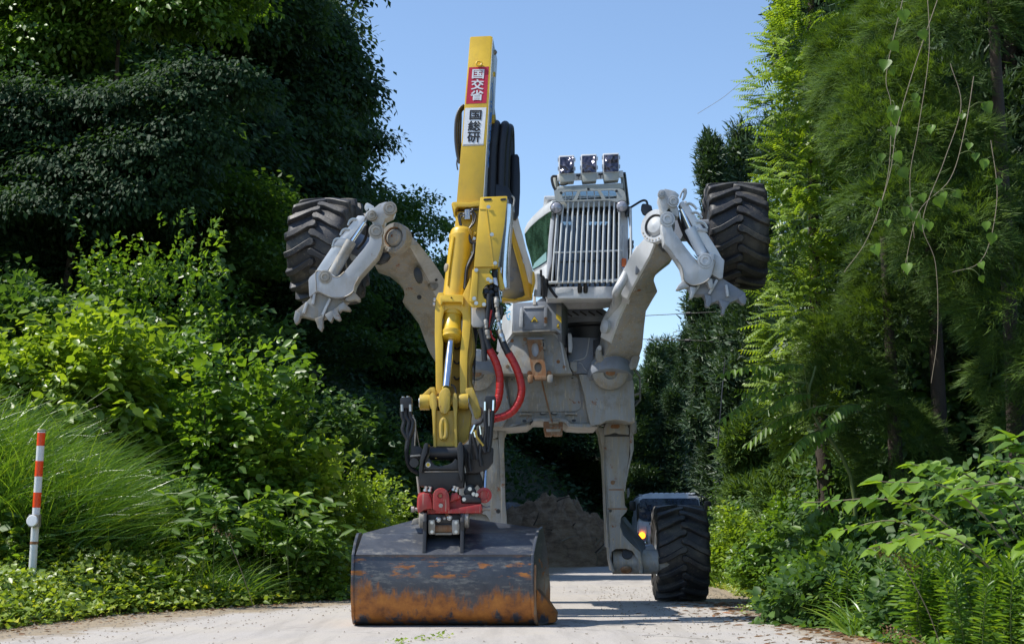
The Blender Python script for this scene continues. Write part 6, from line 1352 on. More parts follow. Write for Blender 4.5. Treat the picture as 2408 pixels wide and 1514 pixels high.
# ================================================================== far woods and the hill behind
def broadleaf(name, loc, H, Rr, label, nclump, mat, csize=.62, seed=1, cat='tree', shape='diamond', low=0.12, group=None, clusters=None):
    loc = Vector(loc); t = empty(name, loc, label, cat, group)
    r = np.random.default_rng(seed); blobs = []
    for k in range(16):
        a = r.random() * 6.28; z = H * r.uniform(low + .05, .92); q = math.sqrt(max(.05, 1 - ((z / H - .5) / .55) ** 2))
        rad = Rr * q * r.uniform(.35, .8)
        blobs.append(((loc.x + math.cos(a) * rad, loc.y + math.sin(a) * rad, loc.z + z), (Rr * r.uniform(.38, .62), Rr * r.uniform(.38, .62), H * r.uniform(.09, .15))))
    O, Nn = blob_points(blobs, nclump, .7, low=-.45)
    F_ = nrm(Nn * np.array([1, 1, .35]) + np.array([0, 0, -.05])); U = np.tile([0, 0, 1.], (len(O), 1))
    p, a, u, s, tn = place(clusters or DOME, O, F_, U, csize * rng.uniform(.7, 1.3, len(O)))
    leaves('crown', p, a, u, s, shape, mat, t, loc, tn)
    trunk_tube([loc + Vector((0, 0, -.3)), loc + Vector((.1, 0, H * .3)), loc + Vector((-.1, .1, H * .6)), loc + Vector((0, 0, H * .88))], (H * .022, H * .006), parent=t)
    for k in range(9):
        b = blobs[k][0]; z0 = H * .15 + (b[2] - loc.z) * .55
        trunk_tube([loc + Vector((0, 0, z0)), Vector(((loc.x + b[0]) / 2, (loc.y + b[1]) / 2, (loc.z + z0 + b[2]) / 2 + .1)), Vector(b)], (H * .009, H * .002), 'branch', t)
    return t
def cedar(name, loc, H, Rr, label, n, mat, csize=.5, seed=1, low=.12, group=None, cl=None, shape='needle', width=3.2, top=.55):
    loc = Vector(loc); t = empty(name, loc, label, 'tree', group)
    r = np.random.default_rng(seed); blobs = []
    for k in range(26):
        u = r.random() ** .8; z = H * (low + (1 - low) * u); q = (1 - u) ** top
        a = r.random() * 6.28; rad = Rr * q * r.uniform(.35, .8)
        blobs.append(((loc.x + math.cos(a) * rad, loc.y + math.sin(a) * rad, loc.z + z * .97), (Rr * (.16 + .34 * q), Rr * (.16 + .34 * q), H * .07)))
    blobs.append(((loc.x, loc.y, loc.z + H * .93), (Rr * .16, Rr * .16, H * .075)))
    O, Nn = blob_points(blobs, n, .62, low=-.6)
    F_ = nrm(Nn * np.array([1, 1, .5]) + np.array([0, 0, .05]) + rng.normal(size=O.shape) * .3); U = np.tile([0, 0, 1.], (len(O), 1))
    p, a, u, s, tn = place(cl or BALL, O, F_, U, csize * rng.uniform(.7, 1.25, len(O)))
    leaves('crown', p, a, u, s, shape, mat, t, loc, tn, width)
    trunk_tube([loc + Vector((0, 0, -.3)), loc + Vector((0.05, 0, H * .5)), loc + Vector((0, 0, H * .97))], (H * .018, H * .003), parent=t)
    return t
G_LEFT = 'broadleaf trees of the dark wood on the left slope'
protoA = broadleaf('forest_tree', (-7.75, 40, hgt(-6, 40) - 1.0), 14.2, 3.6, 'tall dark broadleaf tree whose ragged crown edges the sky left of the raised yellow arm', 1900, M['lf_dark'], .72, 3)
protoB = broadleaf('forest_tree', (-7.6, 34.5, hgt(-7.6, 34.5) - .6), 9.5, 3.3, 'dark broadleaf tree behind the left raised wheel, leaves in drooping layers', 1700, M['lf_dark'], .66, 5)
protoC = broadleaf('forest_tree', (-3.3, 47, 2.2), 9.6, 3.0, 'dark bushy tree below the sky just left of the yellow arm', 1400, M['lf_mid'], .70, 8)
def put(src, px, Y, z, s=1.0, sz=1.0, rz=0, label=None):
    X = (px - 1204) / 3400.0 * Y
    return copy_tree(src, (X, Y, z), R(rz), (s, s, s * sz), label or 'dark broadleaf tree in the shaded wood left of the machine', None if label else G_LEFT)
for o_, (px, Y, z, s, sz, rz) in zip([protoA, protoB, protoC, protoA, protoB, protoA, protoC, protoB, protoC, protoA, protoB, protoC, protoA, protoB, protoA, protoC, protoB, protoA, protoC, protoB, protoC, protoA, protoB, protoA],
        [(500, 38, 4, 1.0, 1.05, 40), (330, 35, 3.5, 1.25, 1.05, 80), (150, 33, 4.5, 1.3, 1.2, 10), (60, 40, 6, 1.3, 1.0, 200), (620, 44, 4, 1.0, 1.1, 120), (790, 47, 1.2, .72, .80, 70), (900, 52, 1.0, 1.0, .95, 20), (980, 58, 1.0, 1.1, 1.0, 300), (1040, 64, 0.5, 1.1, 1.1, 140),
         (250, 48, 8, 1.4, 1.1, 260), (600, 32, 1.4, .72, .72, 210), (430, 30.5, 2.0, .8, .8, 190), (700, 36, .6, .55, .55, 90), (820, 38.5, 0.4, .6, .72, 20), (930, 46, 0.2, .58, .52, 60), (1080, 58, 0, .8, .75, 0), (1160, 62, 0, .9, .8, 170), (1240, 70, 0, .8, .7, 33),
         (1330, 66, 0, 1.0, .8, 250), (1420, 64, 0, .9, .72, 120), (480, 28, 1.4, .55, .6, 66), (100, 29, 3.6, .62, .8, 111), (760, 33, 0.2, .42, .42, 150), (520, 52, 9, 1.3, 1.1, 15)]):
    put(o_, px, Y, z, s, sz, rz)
# wooded shoulder outside the frame on the left: it throws the shade over the slope
G_OUT = 'trees on the shoulder left of the road'
for k, (X, Y, z, s, sz) in enumerate([(-15, 28.5, 5, .9, .75), (-16, 31, 5, 1.0, .78), (-14.5, 32.5, 5, 1.1, .8), (-17, 36, 6, 1.3, 1.0), (-20, 41, 8, 1.0, 1.0), (-22, 32, 6, 1.0, .8), (-13, 38, 5, 1.2, 1.1), (-18, 47, 7, 1.1, 1.0), (-19, 29.5, 6, .9, .8), (-14, 45, 6, 1.3, 1.25)]):
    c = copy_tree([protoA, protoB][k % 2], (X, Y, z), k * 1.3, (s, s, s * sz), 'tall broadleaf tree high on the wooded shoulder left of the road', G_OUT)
# conifers
G_FAR = 'far conifers behind the tall leg'
cf = cedar('cedar_tree', ((1545 - 1204) / 3400 * 86, 86, -1), 12.4, 1.75, 'far pointed conifer in the wood beyond the tall hind leg', 1500, M['lf_cedar_far'], .6, 21, .02, G_FAR, top=.85)
for k, (px, Y, z, s, sz, rz) in enumerate([(1515, 84, -1, .85, 1.0, 40), (1575, 90, -1, 1.05, 1.0, 80), (1600, 80, -1.5, .8, .82, 130), (1622, 95, -1, 1.0, .9, 170), (1490, 95, -1, 1.0, .95, 220), (1460, 88, -1, 1.0, .9, 260), (1555, 76, -1, .75, .8, 310), (1500, 74, -1, .7, .72, 10),
                                     (1540, 62, -.5, .8, .82, 20), (1583, 60, -.5, .75, .74, 70), (1622, 63, -.5, .85, .92, 120), (1652, 66, -.5, .9, 1.0, 160), (1500, 60, -.5, .8, .7, 210), (1535, 93, -1, 1.0, .92, 200), (1606, 97, -1, .95, .95, 280), (1478, 82, -1, .9, .9, 140), (1560, 99, -1, 1.0, .88, 33), (1590, 70, -1, .75, .66, 0), (1640, 72, -1, .8, .72, 55), (1400, 92, -1, 1.1, .9, 100), (1340, 96, -1, 1.1, .9, 150), (1280, 98, -1, 1.1, .9, 20), (1660, 84, -1, 1.1, .95, 66), (1700, 76, -1, 1.1, .8, 99)]):
    copy_tree(cf, ((px - 1204) / 3400 * Y, Y, z), R(rz), (s, s, s * sz))
c1 = cedar('cedar_tree', (7.15, 44, .4), 13.1, 1.5, 'tall conifer rising behind the right raised wheel, the higher of the two tops there', 3200, M['lf_cedar_far'], .44, 31, .1)
c2 = cedar('cedar_tree', (6.15, 43, .4), 11.9, 1.0, 'slimmer conifer just left of the tall one behind the right raised wheel', 1900, M['lf_cedar_far'], .42, 32, .1, top=.4)
c3 = cedar('cedar_tree', (6.35, 35.0, .8), 6.2, 1.5, 'broad conifer with drooping skirt above the truck mirror', 3000, M['lf_cedar_far'], .42, 33, .2, top=.3)
c4 = cedar('cedar_tree', (5.2, 31, .6), 2.7, .75, 'low rounded conifer beside the utility pole right of the truck', 900, M['lf_cedar'], .34, 34, .02, top=.3)
c5 = cedar('cedar_tree', (5.4, 27, .5), 2.5, .8, 'dark young conifer in front of the diamond sign on the right bank', 900, M['lf_cedar'], .34, 35, .02, top=.35)
for k, (X, Y, z, s, sz, lab) in enumerate([(8.3, 24, 1.5, 1.2, 1.1, 'conifer high on the bank behind the large near cedar'), (7.0, 19.5, 1.2, .9, 1.1, 'conifer close behind the large near cedar at the right edge'), (7.4, 33, 1, 1.1, 1.1, 'conifer hidden in the bank behind the climbing vines'), (9.6, 42, 1, 1.0, .9, 'tall conifer behind the vine covered one on the right')]):
    copy_tree(c1, (X, Y, z), k + .7, (s, s, s * sz), lab)
MIX = [cl_arch(12, .35, .8, .30), cl_arch(10, .5, .7, .34), cl_dome(22, .35, .34, .35, 11), cl_dome(26, .45, .30, .5, 12), cl_arch(9, .25, .8, .36)]
UPR = [cl_arch(12, .05, .8, .30), cl_arch(10, -.02, .75, .32), cl_dome(18, .6, .3, .1, 13), cl_arch(13, .12, .8, .27)]
def shrub(name, loc, rad, label, n, mat, clusters=None, csize=.5, up=.25, shape='oval', cat='shrub', group=None, low=-.25, width=None, stems=10, face=None, tone=None):
    clusters = clusters or MIX; n = int(n * (.55 if clusters is DOME else 1.85)); csize *= .8 if clusters is DOME else .64
    if loc[1] > 21.8 and shape == 'oval': shape = 'fold'
    loc = Vector(loc); t = empty(name, loc, label, cat, group)
    C_ = np.array([loc.x, loc.y, loc.z + rad[2] * .12])
    d = nrm(rng.normal(size=(n * 3, 3))); d = d[d[:, 2] > low][:n]; n = len(d)
    bump_ = 1 + .22 * np.sin(d[:, 0] * 5 + loc.x) * np.cos(d[:, 1] * 4 + loc.y) + .14 * np.sin(d[:, 2] * 9 + loc.x * 3)
    rr = rng.uniform(.45, .88, n) * bump_
    O = C_ + d * np.array(rad) * rr[:, None]
    F_ = nrm(d * np.array([1, 1, .55]) + np.array([0, 0, up]) + rng.normal(size=(n, 3)) * .22); U = np.tile([0, 0, 1.], (n, 1)) + rng.normal(size=(n, 3)) * .2
    p, a, u, s, tn = place(clusters, O, F_, U, csize * rng.uniform(.65, 1.25, n), tone)
    leaves('foliage', p, a, u, s, shape, mat, t, loc, tn, width)
    for k in range(stems):
        i = int(rng.integers(0, n)); e = Vector(O[i]); m_ = loc.lerp(e, .5) + Vector((0, 0, .15 * rad[2]))
        trunk_tube([loc + Vector((rng.normal() * .05, rng.normal() * .05, -.1)), m_, e], (.018, .006), 'branch', t, n=5)
    return t
def at(px, py, Y):
    p = P(px, py, Y); return p
def shrub_at(px, ptop, Y, rx, ry, label, n, mat, **k):
    """a shrub whose top stands at sheet height ptop, rooted in the slope"""
    X = (px - 1204) / 3400.0 * Y; z1 = P(px, ptop, Y).z; z0 = max(0.0, hgt(X, Y)); z0 = min(z0, z1 - .6)
    return shrub(k.pop('name', 'shrub'), (X, Y, z0), (rx, ry, (z1 - z0) * .92), label, n, mat, **k)
shrub_at(340, 540, 24.5, 2.0, 1.2, 'tall shrub with upright leafy shoots catching the sun against the dark wood', 420, M['lf_shrub'], clusters=UPR, csize=.62, up=.5)
shrub_at(190, 775, 21.0, 1.35, 1.0, 'bright lime shrub with flat layered branches above the tall grass', 420, M['lf_lime'], clusters=LAYER, csize=0.99, up=.05)
shrub_at(10, 800, 20.8, 1.0, 1.0, 'lime shrub cut by the left edge of the picture', 260, M['lf_lime'], clusters=LAYER, csize=0.90, up=.05)
shrub_at(350, 720, 22.6, 1.1, .9, 'mid green shrub between the upright shoots and the layered lime shrub', 260, M['lf_shrub'], csize=.6, up=.3)
shrub_at(585, 812, 21.0, .85, .8, 'shrub with long arching twigs right of the layered lime shrub', 210, M['lf_shrub'], clusters=LAYER, csize=0.96, up=.1)
shrub_at(490, 950, 20.6, .85, .8, 'leafy shrub in the middle of the left bank above the reeds', 300, M['lf_shrub'], csize=.55, up=.1)
shrub_at(640, 985, 21.0, 1.0, .8, 'broad leafed shrub below the claw of the left raised wheel', 330, M['lf_lime'], clusters=LAYER, csize=0.80, up=.15)
shrub_at(770, 1070, 22.0, .95, .7, 'rounded lime green shrub left of the black tiltrotator', 360, M['lf_lime'], clusters=LAYER, csize=0.67, up=.2)
shrub_at(890, 1135, 23.5, .62, .6, 'small leafy shrub touching the dark gap left of the bucket coupler', 220, M['lf_lime'], clusters=LAYER, csize=0.55, up=.1)
shrub_at(650, 1185, 19.8, .9, .5, 'low shrub beneath the broad leafed one on the left bank', 330, M['lf_shrub'], csize=.42, up=.2)
shrub_at(440, 1110, 19.0, .75, .5, 'low shrub mixed with arching grass right of the striped post', 230, M['lf_shrub'], csize=.42, up=.2)
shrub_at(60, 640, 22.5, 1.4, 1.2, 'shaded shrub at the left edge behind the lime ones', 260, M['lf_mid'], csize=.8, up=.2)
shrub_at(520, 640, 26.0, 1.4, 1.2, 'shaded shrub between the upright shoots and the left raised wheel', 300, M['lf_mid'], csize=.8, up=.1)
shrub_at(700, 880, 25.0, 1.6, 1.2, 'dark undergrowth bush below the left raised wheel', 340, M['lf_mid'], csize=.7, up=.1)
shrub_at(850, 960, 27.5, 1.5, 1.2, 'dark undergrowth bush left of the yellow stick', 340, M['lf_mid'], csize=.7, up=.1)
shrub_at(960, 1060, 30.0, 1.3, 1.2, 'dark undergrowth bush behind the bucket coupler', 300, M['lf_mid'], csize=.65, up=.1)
# right verge beyond the machine
shrub_at(1740, 1215, 24.5, .75, .7, 'sunny bush on the right verge just behind the standing wheel', 380, M['lf_lime'], csize=.36, up=.2)
shrub_at(1850, 1190, 21.0, .8, .7, 'bush of mixed leaves on the right verge below the hanging fronds', 380, M['lf_shrub'], csize=.36, up=.3)
shrub_at(1775, 1160, 30.0, .9, .8, 'leafy bush beside the low conifer right of the truck', 380, M['lf_shrub'], csize=.42, up=.2)
shrub_at(1830, 1100, 29.0, .9, .8, 'glossy leaved small tree left of the diamond sign', 420, M['lf_mid'], clusters=DOME, csize=.42, up=.2)
# ---------------------------------------------------------------- right wall: vine column and near cedars
def column(name, label, blobs, n, mat, clusters, csize, shape, base, trunkpts, face=None, width=None, cat='tree', upv=.1, hang=0.0):
    t = empty(name, base, label, cat)
    O, Nn = blob_points(blobs, n, .72, low=-.75, face=face)
    F_ = nrm(Nn * np.array([1, 1, .6]) + np.array([0, 0, upv - hang]) + rng.normal(size=O.shape) * .25); U = np.tile([0, 0, 1.], (len(O), 1)) + rng.normal(size=O.shape) * .2
    p, a, u, s, tn = place(clusters, O, F_, U, csize * rng.uniform(.65, 1.3, len(O)))
    leaves('foliage', p, a, u, s, shape, mat, t, base, tn, width)
    trunk_tube(trunkpts, (.12, .04), parent=t)
    return t
def bl(px, py, Y, rx, rz, ry=None): 
    p = P(px, py, Y); return ((p.x, p.y, p.z), (rx, ry or rx, rz))
vb_ = [bl(1920, 40, 19.0, .50, .6), bl(1880, 130, 18.8, .42, .5), bl(1870, 240, 18.6, .46, .5), bl(1900, 340, 19.0, .40, .5), bl(1875, 430, 18.6, .42, .55), bl(1865, 540, 18.5, .42, .5), bl(1880, 640, 18.6, .36, .5),
       bl(1870, 740, 18.5, .38, .5), bl(1880, 830, 18.5, .42, .5), bl(1870, 920, 18.4, .40, .45), bl(1950, 220, 19.4, .6, .7), bl(1960, 480, 19.4, .6, .8), bl(1950, 760, 19.3, .5, .8), bl(1900, 1010, 18.6, .45, .4), bl(1810, 215, 18.5, .22, .2), bl(1960, 0, 19.4, .6, .7)]
column('vine_covered_tree', 'tree wrapped in bright yellow-green climbing vine, standing right of the raised wheel', vb_, 2600, M['lf_lime'], PINN, .27, 'lance', Vector((4.1, 19.2, .3)), [Vector((4.2, 19.3, 0)), Vector((4.1, 19.3, 4)), Vector((4.2, 19.4, 9))], face=(-.3, -1, .2), width=2.6)
cb = []
for k in range(34):
    z = .9 + 8.6 * ((k * .618) % 1); a = k * 2.4; rr = .9 + .55 * math.sin(k * 1.7)
    cb.append(((5.35 + math.cos(a) * rr, 15.6 + math.sin(a) * rr * .8, z + random.uniform(-.15, .15)), (.56, .56, .30)))
column('cedar_tree', 'large near cedar with feathery drooping sprays filling the right side', cb, 7800, M['lf_cedar'], TUFT, .24, 'needle', Vector((5.4, 15.6, .4)), [Vector((5.45, 15.7, -.1)), Vector((5.5, 15.8, 4)), Vector((5.4, 15.7, 10))], face=(-.4, -1, .1), width=.72, upv=.0)
cb = []
for k in range(16):
    z = .8 + 3.9 * ((k * .618) % 1); a = k * 2.4; rr = .45 + .3 * math.sin(k * 1.7)
    cb.append(((4.62 + math.cos(a) * rr, 17.5 + math.sin(a) * rr * .8, z), (.50, .5, .40)))
column('cedar_tree', 'younger cedar between the vine covered tree and the large near cedar', cb, 3400, M['lf_cedar'], TUFT, .22, 'needle', Vector((4.65, 17.5, .3)), [Vector((4.65, 17.6, -.1)), Vector((4.65, 17.6, 2.4)), Vector((4.6, 17.6, 4.6))], face=(-.3, -1, .2), width=.72, upv=.1)
cb = []
for k in range(22):
    z = 4.4 + 4.4 * ((k * .618) % 1); a = k * 2.4; rr = .7 + .35 * math.sin(k * 1.7)
    cb.append(((5.15 + math.cos(a) * rr, 17.4 + math.sin(a) * rr * .8, z + random.uniform(-.15, .15)), (.50, .50, .30)))
column('cedar_tree', 'middle cedar rising behind the hanging heart leaved vines', cb, 4200, M['lf_cedar'], TUFT, .24, 'needle', Vector((5.2, 17.5, .5)), [Vector((5.2, 17.6, 0)), Vector((5.2, 17.6, 4)), Vector((5.15, 17.6, 9))], face=(-.4, -1, .1), width=.72, upv=.05)

# sunlit boughs reaching in over the dark wood at the top left
cb = [bl(x, y, Y, .95, .34) for x, y, Y in ((60, 10, 29), (190, -10, 28.5), (330, 20, 28.5), (430, 40, 28), (120, 110, 29), (20, 150, 29), (290, -40, 28), (520, -30, 28))]
column('maple_tree', 'broadleaf tree whose topmost boughs glow in the sun at the upper left', cb, 900, M['lf_shrub'], DOME, .6, 'diamond', Vector((-8.6, 29.5, 2.4)), [Vector((-8.6, 29.5, 2)), Vector((-8.4, 29.5, 6)), Vector((-8.2, 29, 11))])
cb = [bl(x, y, Y, 1.0, .22) for x, y, Y in ((80, 330, 27), (230, 280, 27), (360, 250, 27), (480, 200, 27.5), (330, 380, 26.5), (170, 420, 26.5), (40, 250, 27), (400, 330, 27), (100, 500, 26), (300, 470, 26.5))]
column('maple_tree', 'shaded broadleaf tree with drooping tiers of leaves at the upper left', cb, 1150, M['lf_dark'], [cl_dome(80, .3, .15, 1.0, 40), cl_dome(72, .4, .16, .8, 41), cl_dome(60, .25, .17, .6, 42)], .66, 'diamond', Vector((-8.9, 27.5, 2.6)), [Vector((-8.9, 27.5, 2.2)), Vector((-8.6, 27.3, 5)), Vector((-8, 27, 9))], hang=.25)

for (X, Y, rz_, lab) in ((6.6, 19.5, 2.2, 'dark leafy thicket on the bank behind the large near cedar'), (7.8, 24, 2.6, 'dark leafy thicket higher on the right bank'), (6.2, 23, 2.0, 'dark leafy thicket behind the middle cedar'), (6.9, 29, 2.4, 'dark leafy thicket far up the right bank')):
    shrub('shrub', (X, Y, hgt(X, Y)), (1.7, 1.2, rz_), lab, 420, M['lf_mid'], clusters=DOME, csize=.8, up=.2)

shrub_at(1712, 1130, 42.5, .8, .6, 'leafy bush hiding the conifer trunks right of the truck', 380, M['lf_mid'], csize=.42, up=.2)
shrub_at(1745, 1020, 44.0, 1.1, .9, 'taller bush below the broad conifer on the right', 380, M['lf_mid'], clusters=DOME, csize=.6, up=.2)

for (X, Y, z, s, sz, lab) in ((5.9, 21.5, .9, 1.05, 1.0, 'broad conifer filling the gap under the middle cedar'), (7.2, 22.5, 1.2, 1.15, 1.05, 'broad conifer behind the trunk of the large near cedar'), (6.6, 25.5, 1.4, 1.2, 1.3, 'broad conifer deep in the shade of the right bank'), (8.3, 20.5, 1.6, 1.1, 1.1, 'broad conifer at the right edge behind the cedar trunk')):
    copy_tree(c3, (X, Y, z), X * 2.3, (s, s, s * sz), lab)
# ================================================================== ground cover and foreground plants
def stuff_leaves(name, pts, size, shape, mat, up=.8, width=None, rnd=None, al=None):
    n = len(pts); d = rng.normal(size=(n, 3)); d[:, 2] = rng.normal(size=n) * .35 + .1
    u = nrm(rng.normal(size=(n, 3)) * .45 + np.array([0, 0, up]))
    o = leaves(name, pts, nrm(d) if al is None else al, u, size, shape, mat, None, pts.mean(0), rnd, width); tag(o, kind='stuff'); return o
def H_(x, y): return hgt(x, y)
def scatter(n, fx, fy, zf):
    out = []
    while len(out) < n:
        y = fy(); x = fx(y)
        z = zf(x, y)
        if z is None: continue
        out.append((x, y, z))
    return np.array(out)
# left verge: low creeping leaves, thinning out toward the road
def lverge(x, y):
    d = xl(y) - x
    if d < -0.15 or d > 3.2: return None
    lump = .5 + .5 * math.sin(x * 3.1 + y * 1.3) * math.cos(y * 2.3 - x)
    top = .14 + .46 * min(1, max(0, d) / .8) * (.55 + .45 * lump)
    if random.random() > min(1, .14 + max(0, d + .05) / .35): return None
    return H_(x, y) + top * random.random() ** .6
pts = scatter(36000, lambda y: xl(y) - random.uniform(-.15, 2.3), lambda: random.uniform(13, 24), lverge)
stuff_leaves('ground_cover', pts, rng.uniform(.05, .11, len(pts)), 'fold', M['lf_ground'])
def lweed(x, y):
    d = xl(y) - x
    if d < .35 or d > 3.4: return None
    lump = .5 + .5 * math.sin(x * 2.3 + y * 1.9) * math.cos(y * 1.7 - x * 1.3)
    return H_(x, y) + (.18 + .62 * lump * min(1, d / 1.2)) * (.35 + .65 * random.random())
pts = scatter(15000, lambda y: xl(y) - random.uniform(.3, 3.4), lambda: random.uniform(17.5, 22), lweed)
stuff_leaves('low_weeds', pts, rng.uniform(.08, .16, len(pts)), 'oval', M['lf_lime'])
pts = scatter(7000, lambda y: xl(y) - random.uniform(.3, 3.4), lambda: random.uniform(16.5, 21), lweed)
stuff_leaves('low_weeds', pts, rng.uniform(.10, .20, len(pts)), 'lance', M['lf_shrub'])
# slope undergrowth everywhere a bank would otherwise show bare
def slope(n, x0, x1, y0, y1, hmin, hmax, size, mat, name='undergrowth', shape='diamond', cond=None):
    def zf(x, y):
        if cond and not cond(x, y): return None
        return H_(x, y) + random.uniform(hmin, hmax) * (.6 + .4 * math.sin(x * 2 + y) * math.cos(y * 1.7))
    p = scatter(n, lambda y: random.uniform(x0, x1), lambda: random.uniform(y0, y1), zf)
    return stuff_leaves(name, p, rng.uniform(*size, len(p)), shape, mat)
slope(26000, -12, 2, 15, 36, 0, .9, (.10, .22), M['lf_mid'], cond=lambda x, y: xl(y) - x > 1.6 and x > -.37 * y - 1)
slope(16000, -16, 14, 36, 62, 0, 1.6, (.16, .34), M['lf_dark'], cond=lambda x, y: (xl(y) - x > 2.0 or x - xr(y) > 2 or y > 52))
slope(26000, 3, 13, 11, 36, 0, 1.1, (.08, .20), M['lf_mid'], cond=lambda x, y: x - xr(y) > .9 and x < .37 * y + 1.5)
slope(9000, 2.5, 6, 17, 36, 0, .35, (.05, .10), M['lf_lime'], 'ground_cover', 'fold', cond=lambda x, y: .25 < x - xr(y) < 2.2)
# tall reed grass on the left
def grass(name, n, cx, cy_, rx, ry, L0, L1, mat, lean=(.35, -.05), kind='stuff', wd=1.0):
    a = rng.random(n) * 6.28; r = np.sqrt(rng.random(n)); x = cx + rx * r * np.cos(a); y = cy_ + ry * r * np.sin(a)
    z = np.array([H_(i, j) for i, j in zip(x, y)]); pos = np.stack([x, y, z], 1)
    al = np.stack([rng.normal(size=n) * .55 + lean[0], rng.normal(size=n) * .45 + lean[1], np.ones(n)], 1)
    up = np.stack([-al[:, 0] + rng.normal(size=n) * .3, -al[:, 1] + rng.normal(size=n) * .5, -.2 * np.ones(n)], 1) * -1
    # blades bend over: several segments made of short blades end to end
    V = []; F = []; rn = []
    seg = 5; L = rng.uniform(L0, L1, n); bendr = rng.uniform(.5, 1.5, n); base = nrm(al); side = nrm(np.cross(base, rng.normal(size=(n, 3)) * .4 + np.array([0, 1, 0])))
    hx = nrm(np.stack([al[:, 0], al[:, 1], np.zeros(n)], 1)); P0 = pos.copy(); rows = []
    for s in range(seg + 1):
        t = s / seg; w = (.0065 + .004 * rng.random(n)) * wd * (1 - t ** 1.6) + .0006
        rows.append(P0 - side * w[:, None]); rows.append(P0 + side * w[:, None])
        ang = bendr * (t ** 1.3) * 1.25; dirv = nrm(base * np.cos(ang)[:, None] + (hx * 1.0 + np.array([0, 0, -.35])) * np.sin(ang)[:, None])
        P0 = P0 + dirv * (L / seg)[:, None]
    V = np.stack(rows, 1); k = V.shape[1]; fc = []
    for s in range(seg): fc.append([2 * s, 2 * s + 1, 2 * s + 3, 2 * s + 2])
    idx = (np.array(fc).ravel()[None, :] + (np.arange(n) * k)[:, None]).ravel().astype(np.int32)
    c = pos.mean(0); me = bpy.data.meshes.new(name); vv = (V.reshape(-1, 3) - c).astype(np.float32)
    me.vertices.add(len(vv)); me.vertices.foreach_set('co', vv.ravel()); me.loops.add(len(idx)); me.loops.foreach_set('vertex_index', idx)
    me.polygons.add(n * seg); me.polygons.foreach_set('loop_start', (np.arange(n * seg) * 4).astype(np.int32))
    try: me.polygons.foreach_set('loop_total', np.full(n * seg, 4, np.int32))
    except Exception: pass
    me.update(calc_edges=True); at = me.attributes.new('rnd', 'FLOAT', 'POINT'); at.data.foreach_set('value', np.repeat(rng.random(n), k).astype(np.float32))
    me.materials.append(mat); me.shade_smooth(); o = bpy.data.objects.new(name, me); col.objects.link(o); o.location = c; WL[o.name] = Vector(c); tag(o, kind=kind); return o
grass('tall_grass', 4600, -6.35, 18.2, 1.15, .8, 1.0, 1.9, M['lf_grass'])
grass('tall_grass', 1300, -5.4, 18.6, .8, .6, .6, 1.3, M['lf_grass'], (.3, 0))
grass('tall_grass', 900, -4.0, 18.6, .7, .6, .5, .9, M['lf_grass'], (.2, 0))
grass('tall_grass', 260, 3.5, 13.3, .5, .5, .3, .6, M['lf_grass'], (-.2, 0))
grass('tall_grass', 900, 4.1, 24.5, .9, 3, .3, .6, M['lf_grass'], (-.1, 0))
# bamboo grass with broad pale blades
def bamboo(name, px, py, Y, n, label, rad=.55):
    b = at(px, py, Y); z0 = max(0, H_(b.x, b.y)); loc = Vector((b.x, b.y, z0)); t = empty(name, loc, label, 'plant')
    h = max(.35, b.z - z0); P_, A_, U_, S_ = [], [], [], []
    for k in range(n):
        e = loc + Vector((rng.normal() * rad * .5, rng.normal() * rad * .3, h * rng.uniform(.45, 1.05)))
        if k % 5 == 0: trunk_tube([Vector((e.x * .8 + loc.x * .2, e.y, z0)), loc.lerp(e, .6), e], .004, 'stem', t, M['greenstem'], 5)
        for q in range(4):
            a = rng.uniform(0, 6.28); P_.append(e); A_.append((math.cos(a), math.sin(a) * .8, rng.uniform(-.5, .45))); U_.append((rng.normal() * .3, -.5 + rng.normal() * .3, 1)); S_.append(rng.uniform(.15, .26))
    leaves('leaf_cluster', P_, A_, U_, np.array(S_), 'lance', M['lf_vine'], t, loc, None, 1.5); return t
bamboo('bamboo_grass', 640, 1160, 19.0, 34, 'bamboo grass with broad pale blades in front of the left shrubs')
bamboo('bamboo_grass', 720, 1190, 19.6, 30, 'bamboo grass tuft nearer the bucket on the left verge')
bamboo('bamboo_grass', 500, 1170, 17.8, 22, 'bamboo grass mixed with reeds right of the striped post')
bamboo('bamboo_grass', 775, 1290, 20.4, 16, 'small bamboo grass tuft just left of the bucket', .35)
bamboo('bamboo_grass', 1880, 1240, 19.0, 20, 'bamboo grass on the right verge beyond the shaded weeds')
# ---------------------------------------------------------------- right foreground
G_ST = 'upright narrow leaved weeds on the right verge'
def weed_proto(seed):
    r = np.random.default_rng(seed); t = empty('tall_weed', (0, 0, 0), 'upright weed with narrow pointed leaves up its stem on the right verge', 'plant', G_ST)
    P_, A_, U_, S_ = [], [], [], []; H = 1.0
    for k in range(64):
        z = .08 + .92 * (k / 63) ** .9; a = k * 2.4; up = .35 + 1.1 * max(0, z - .75) * 3
        P_.append((0.02 * math.sin(z * 3), 0, z * H)); A_.append((math.cos(a), math.sin(a), up - .3 * (1 - z))); U_.append((-math.cos(a) * .4, -math.sin(a) * .4, 1)); S_.append((.17 - .09 * abs(z - .45)) * r.uniform(.8, 1.2))
    leaves('foliage', P_, A_, U_, np.array(S_), 'lance', M['lf_shrub'], t, Vector((0, 0, 0)), None, 1.15)
    v, f = g_tube([Vector((0, 0, -.05)), Vector((.03, 0, .5)), Vector((.0, .01, 1.0))], (.008, .003), 5); mk('stem', v, f, M['greenstem'], t)
    return t
wp = [weed_proto(1), weed_proto(2)]; used = set()
spots = []
for k in range(64):
    px = random.uniform(2090, 2440); Y = random.uniform(9.6, 12.6); spots.append(((px - 1204) / 3400 * Y, Y, random.uniform(.55, .85)))
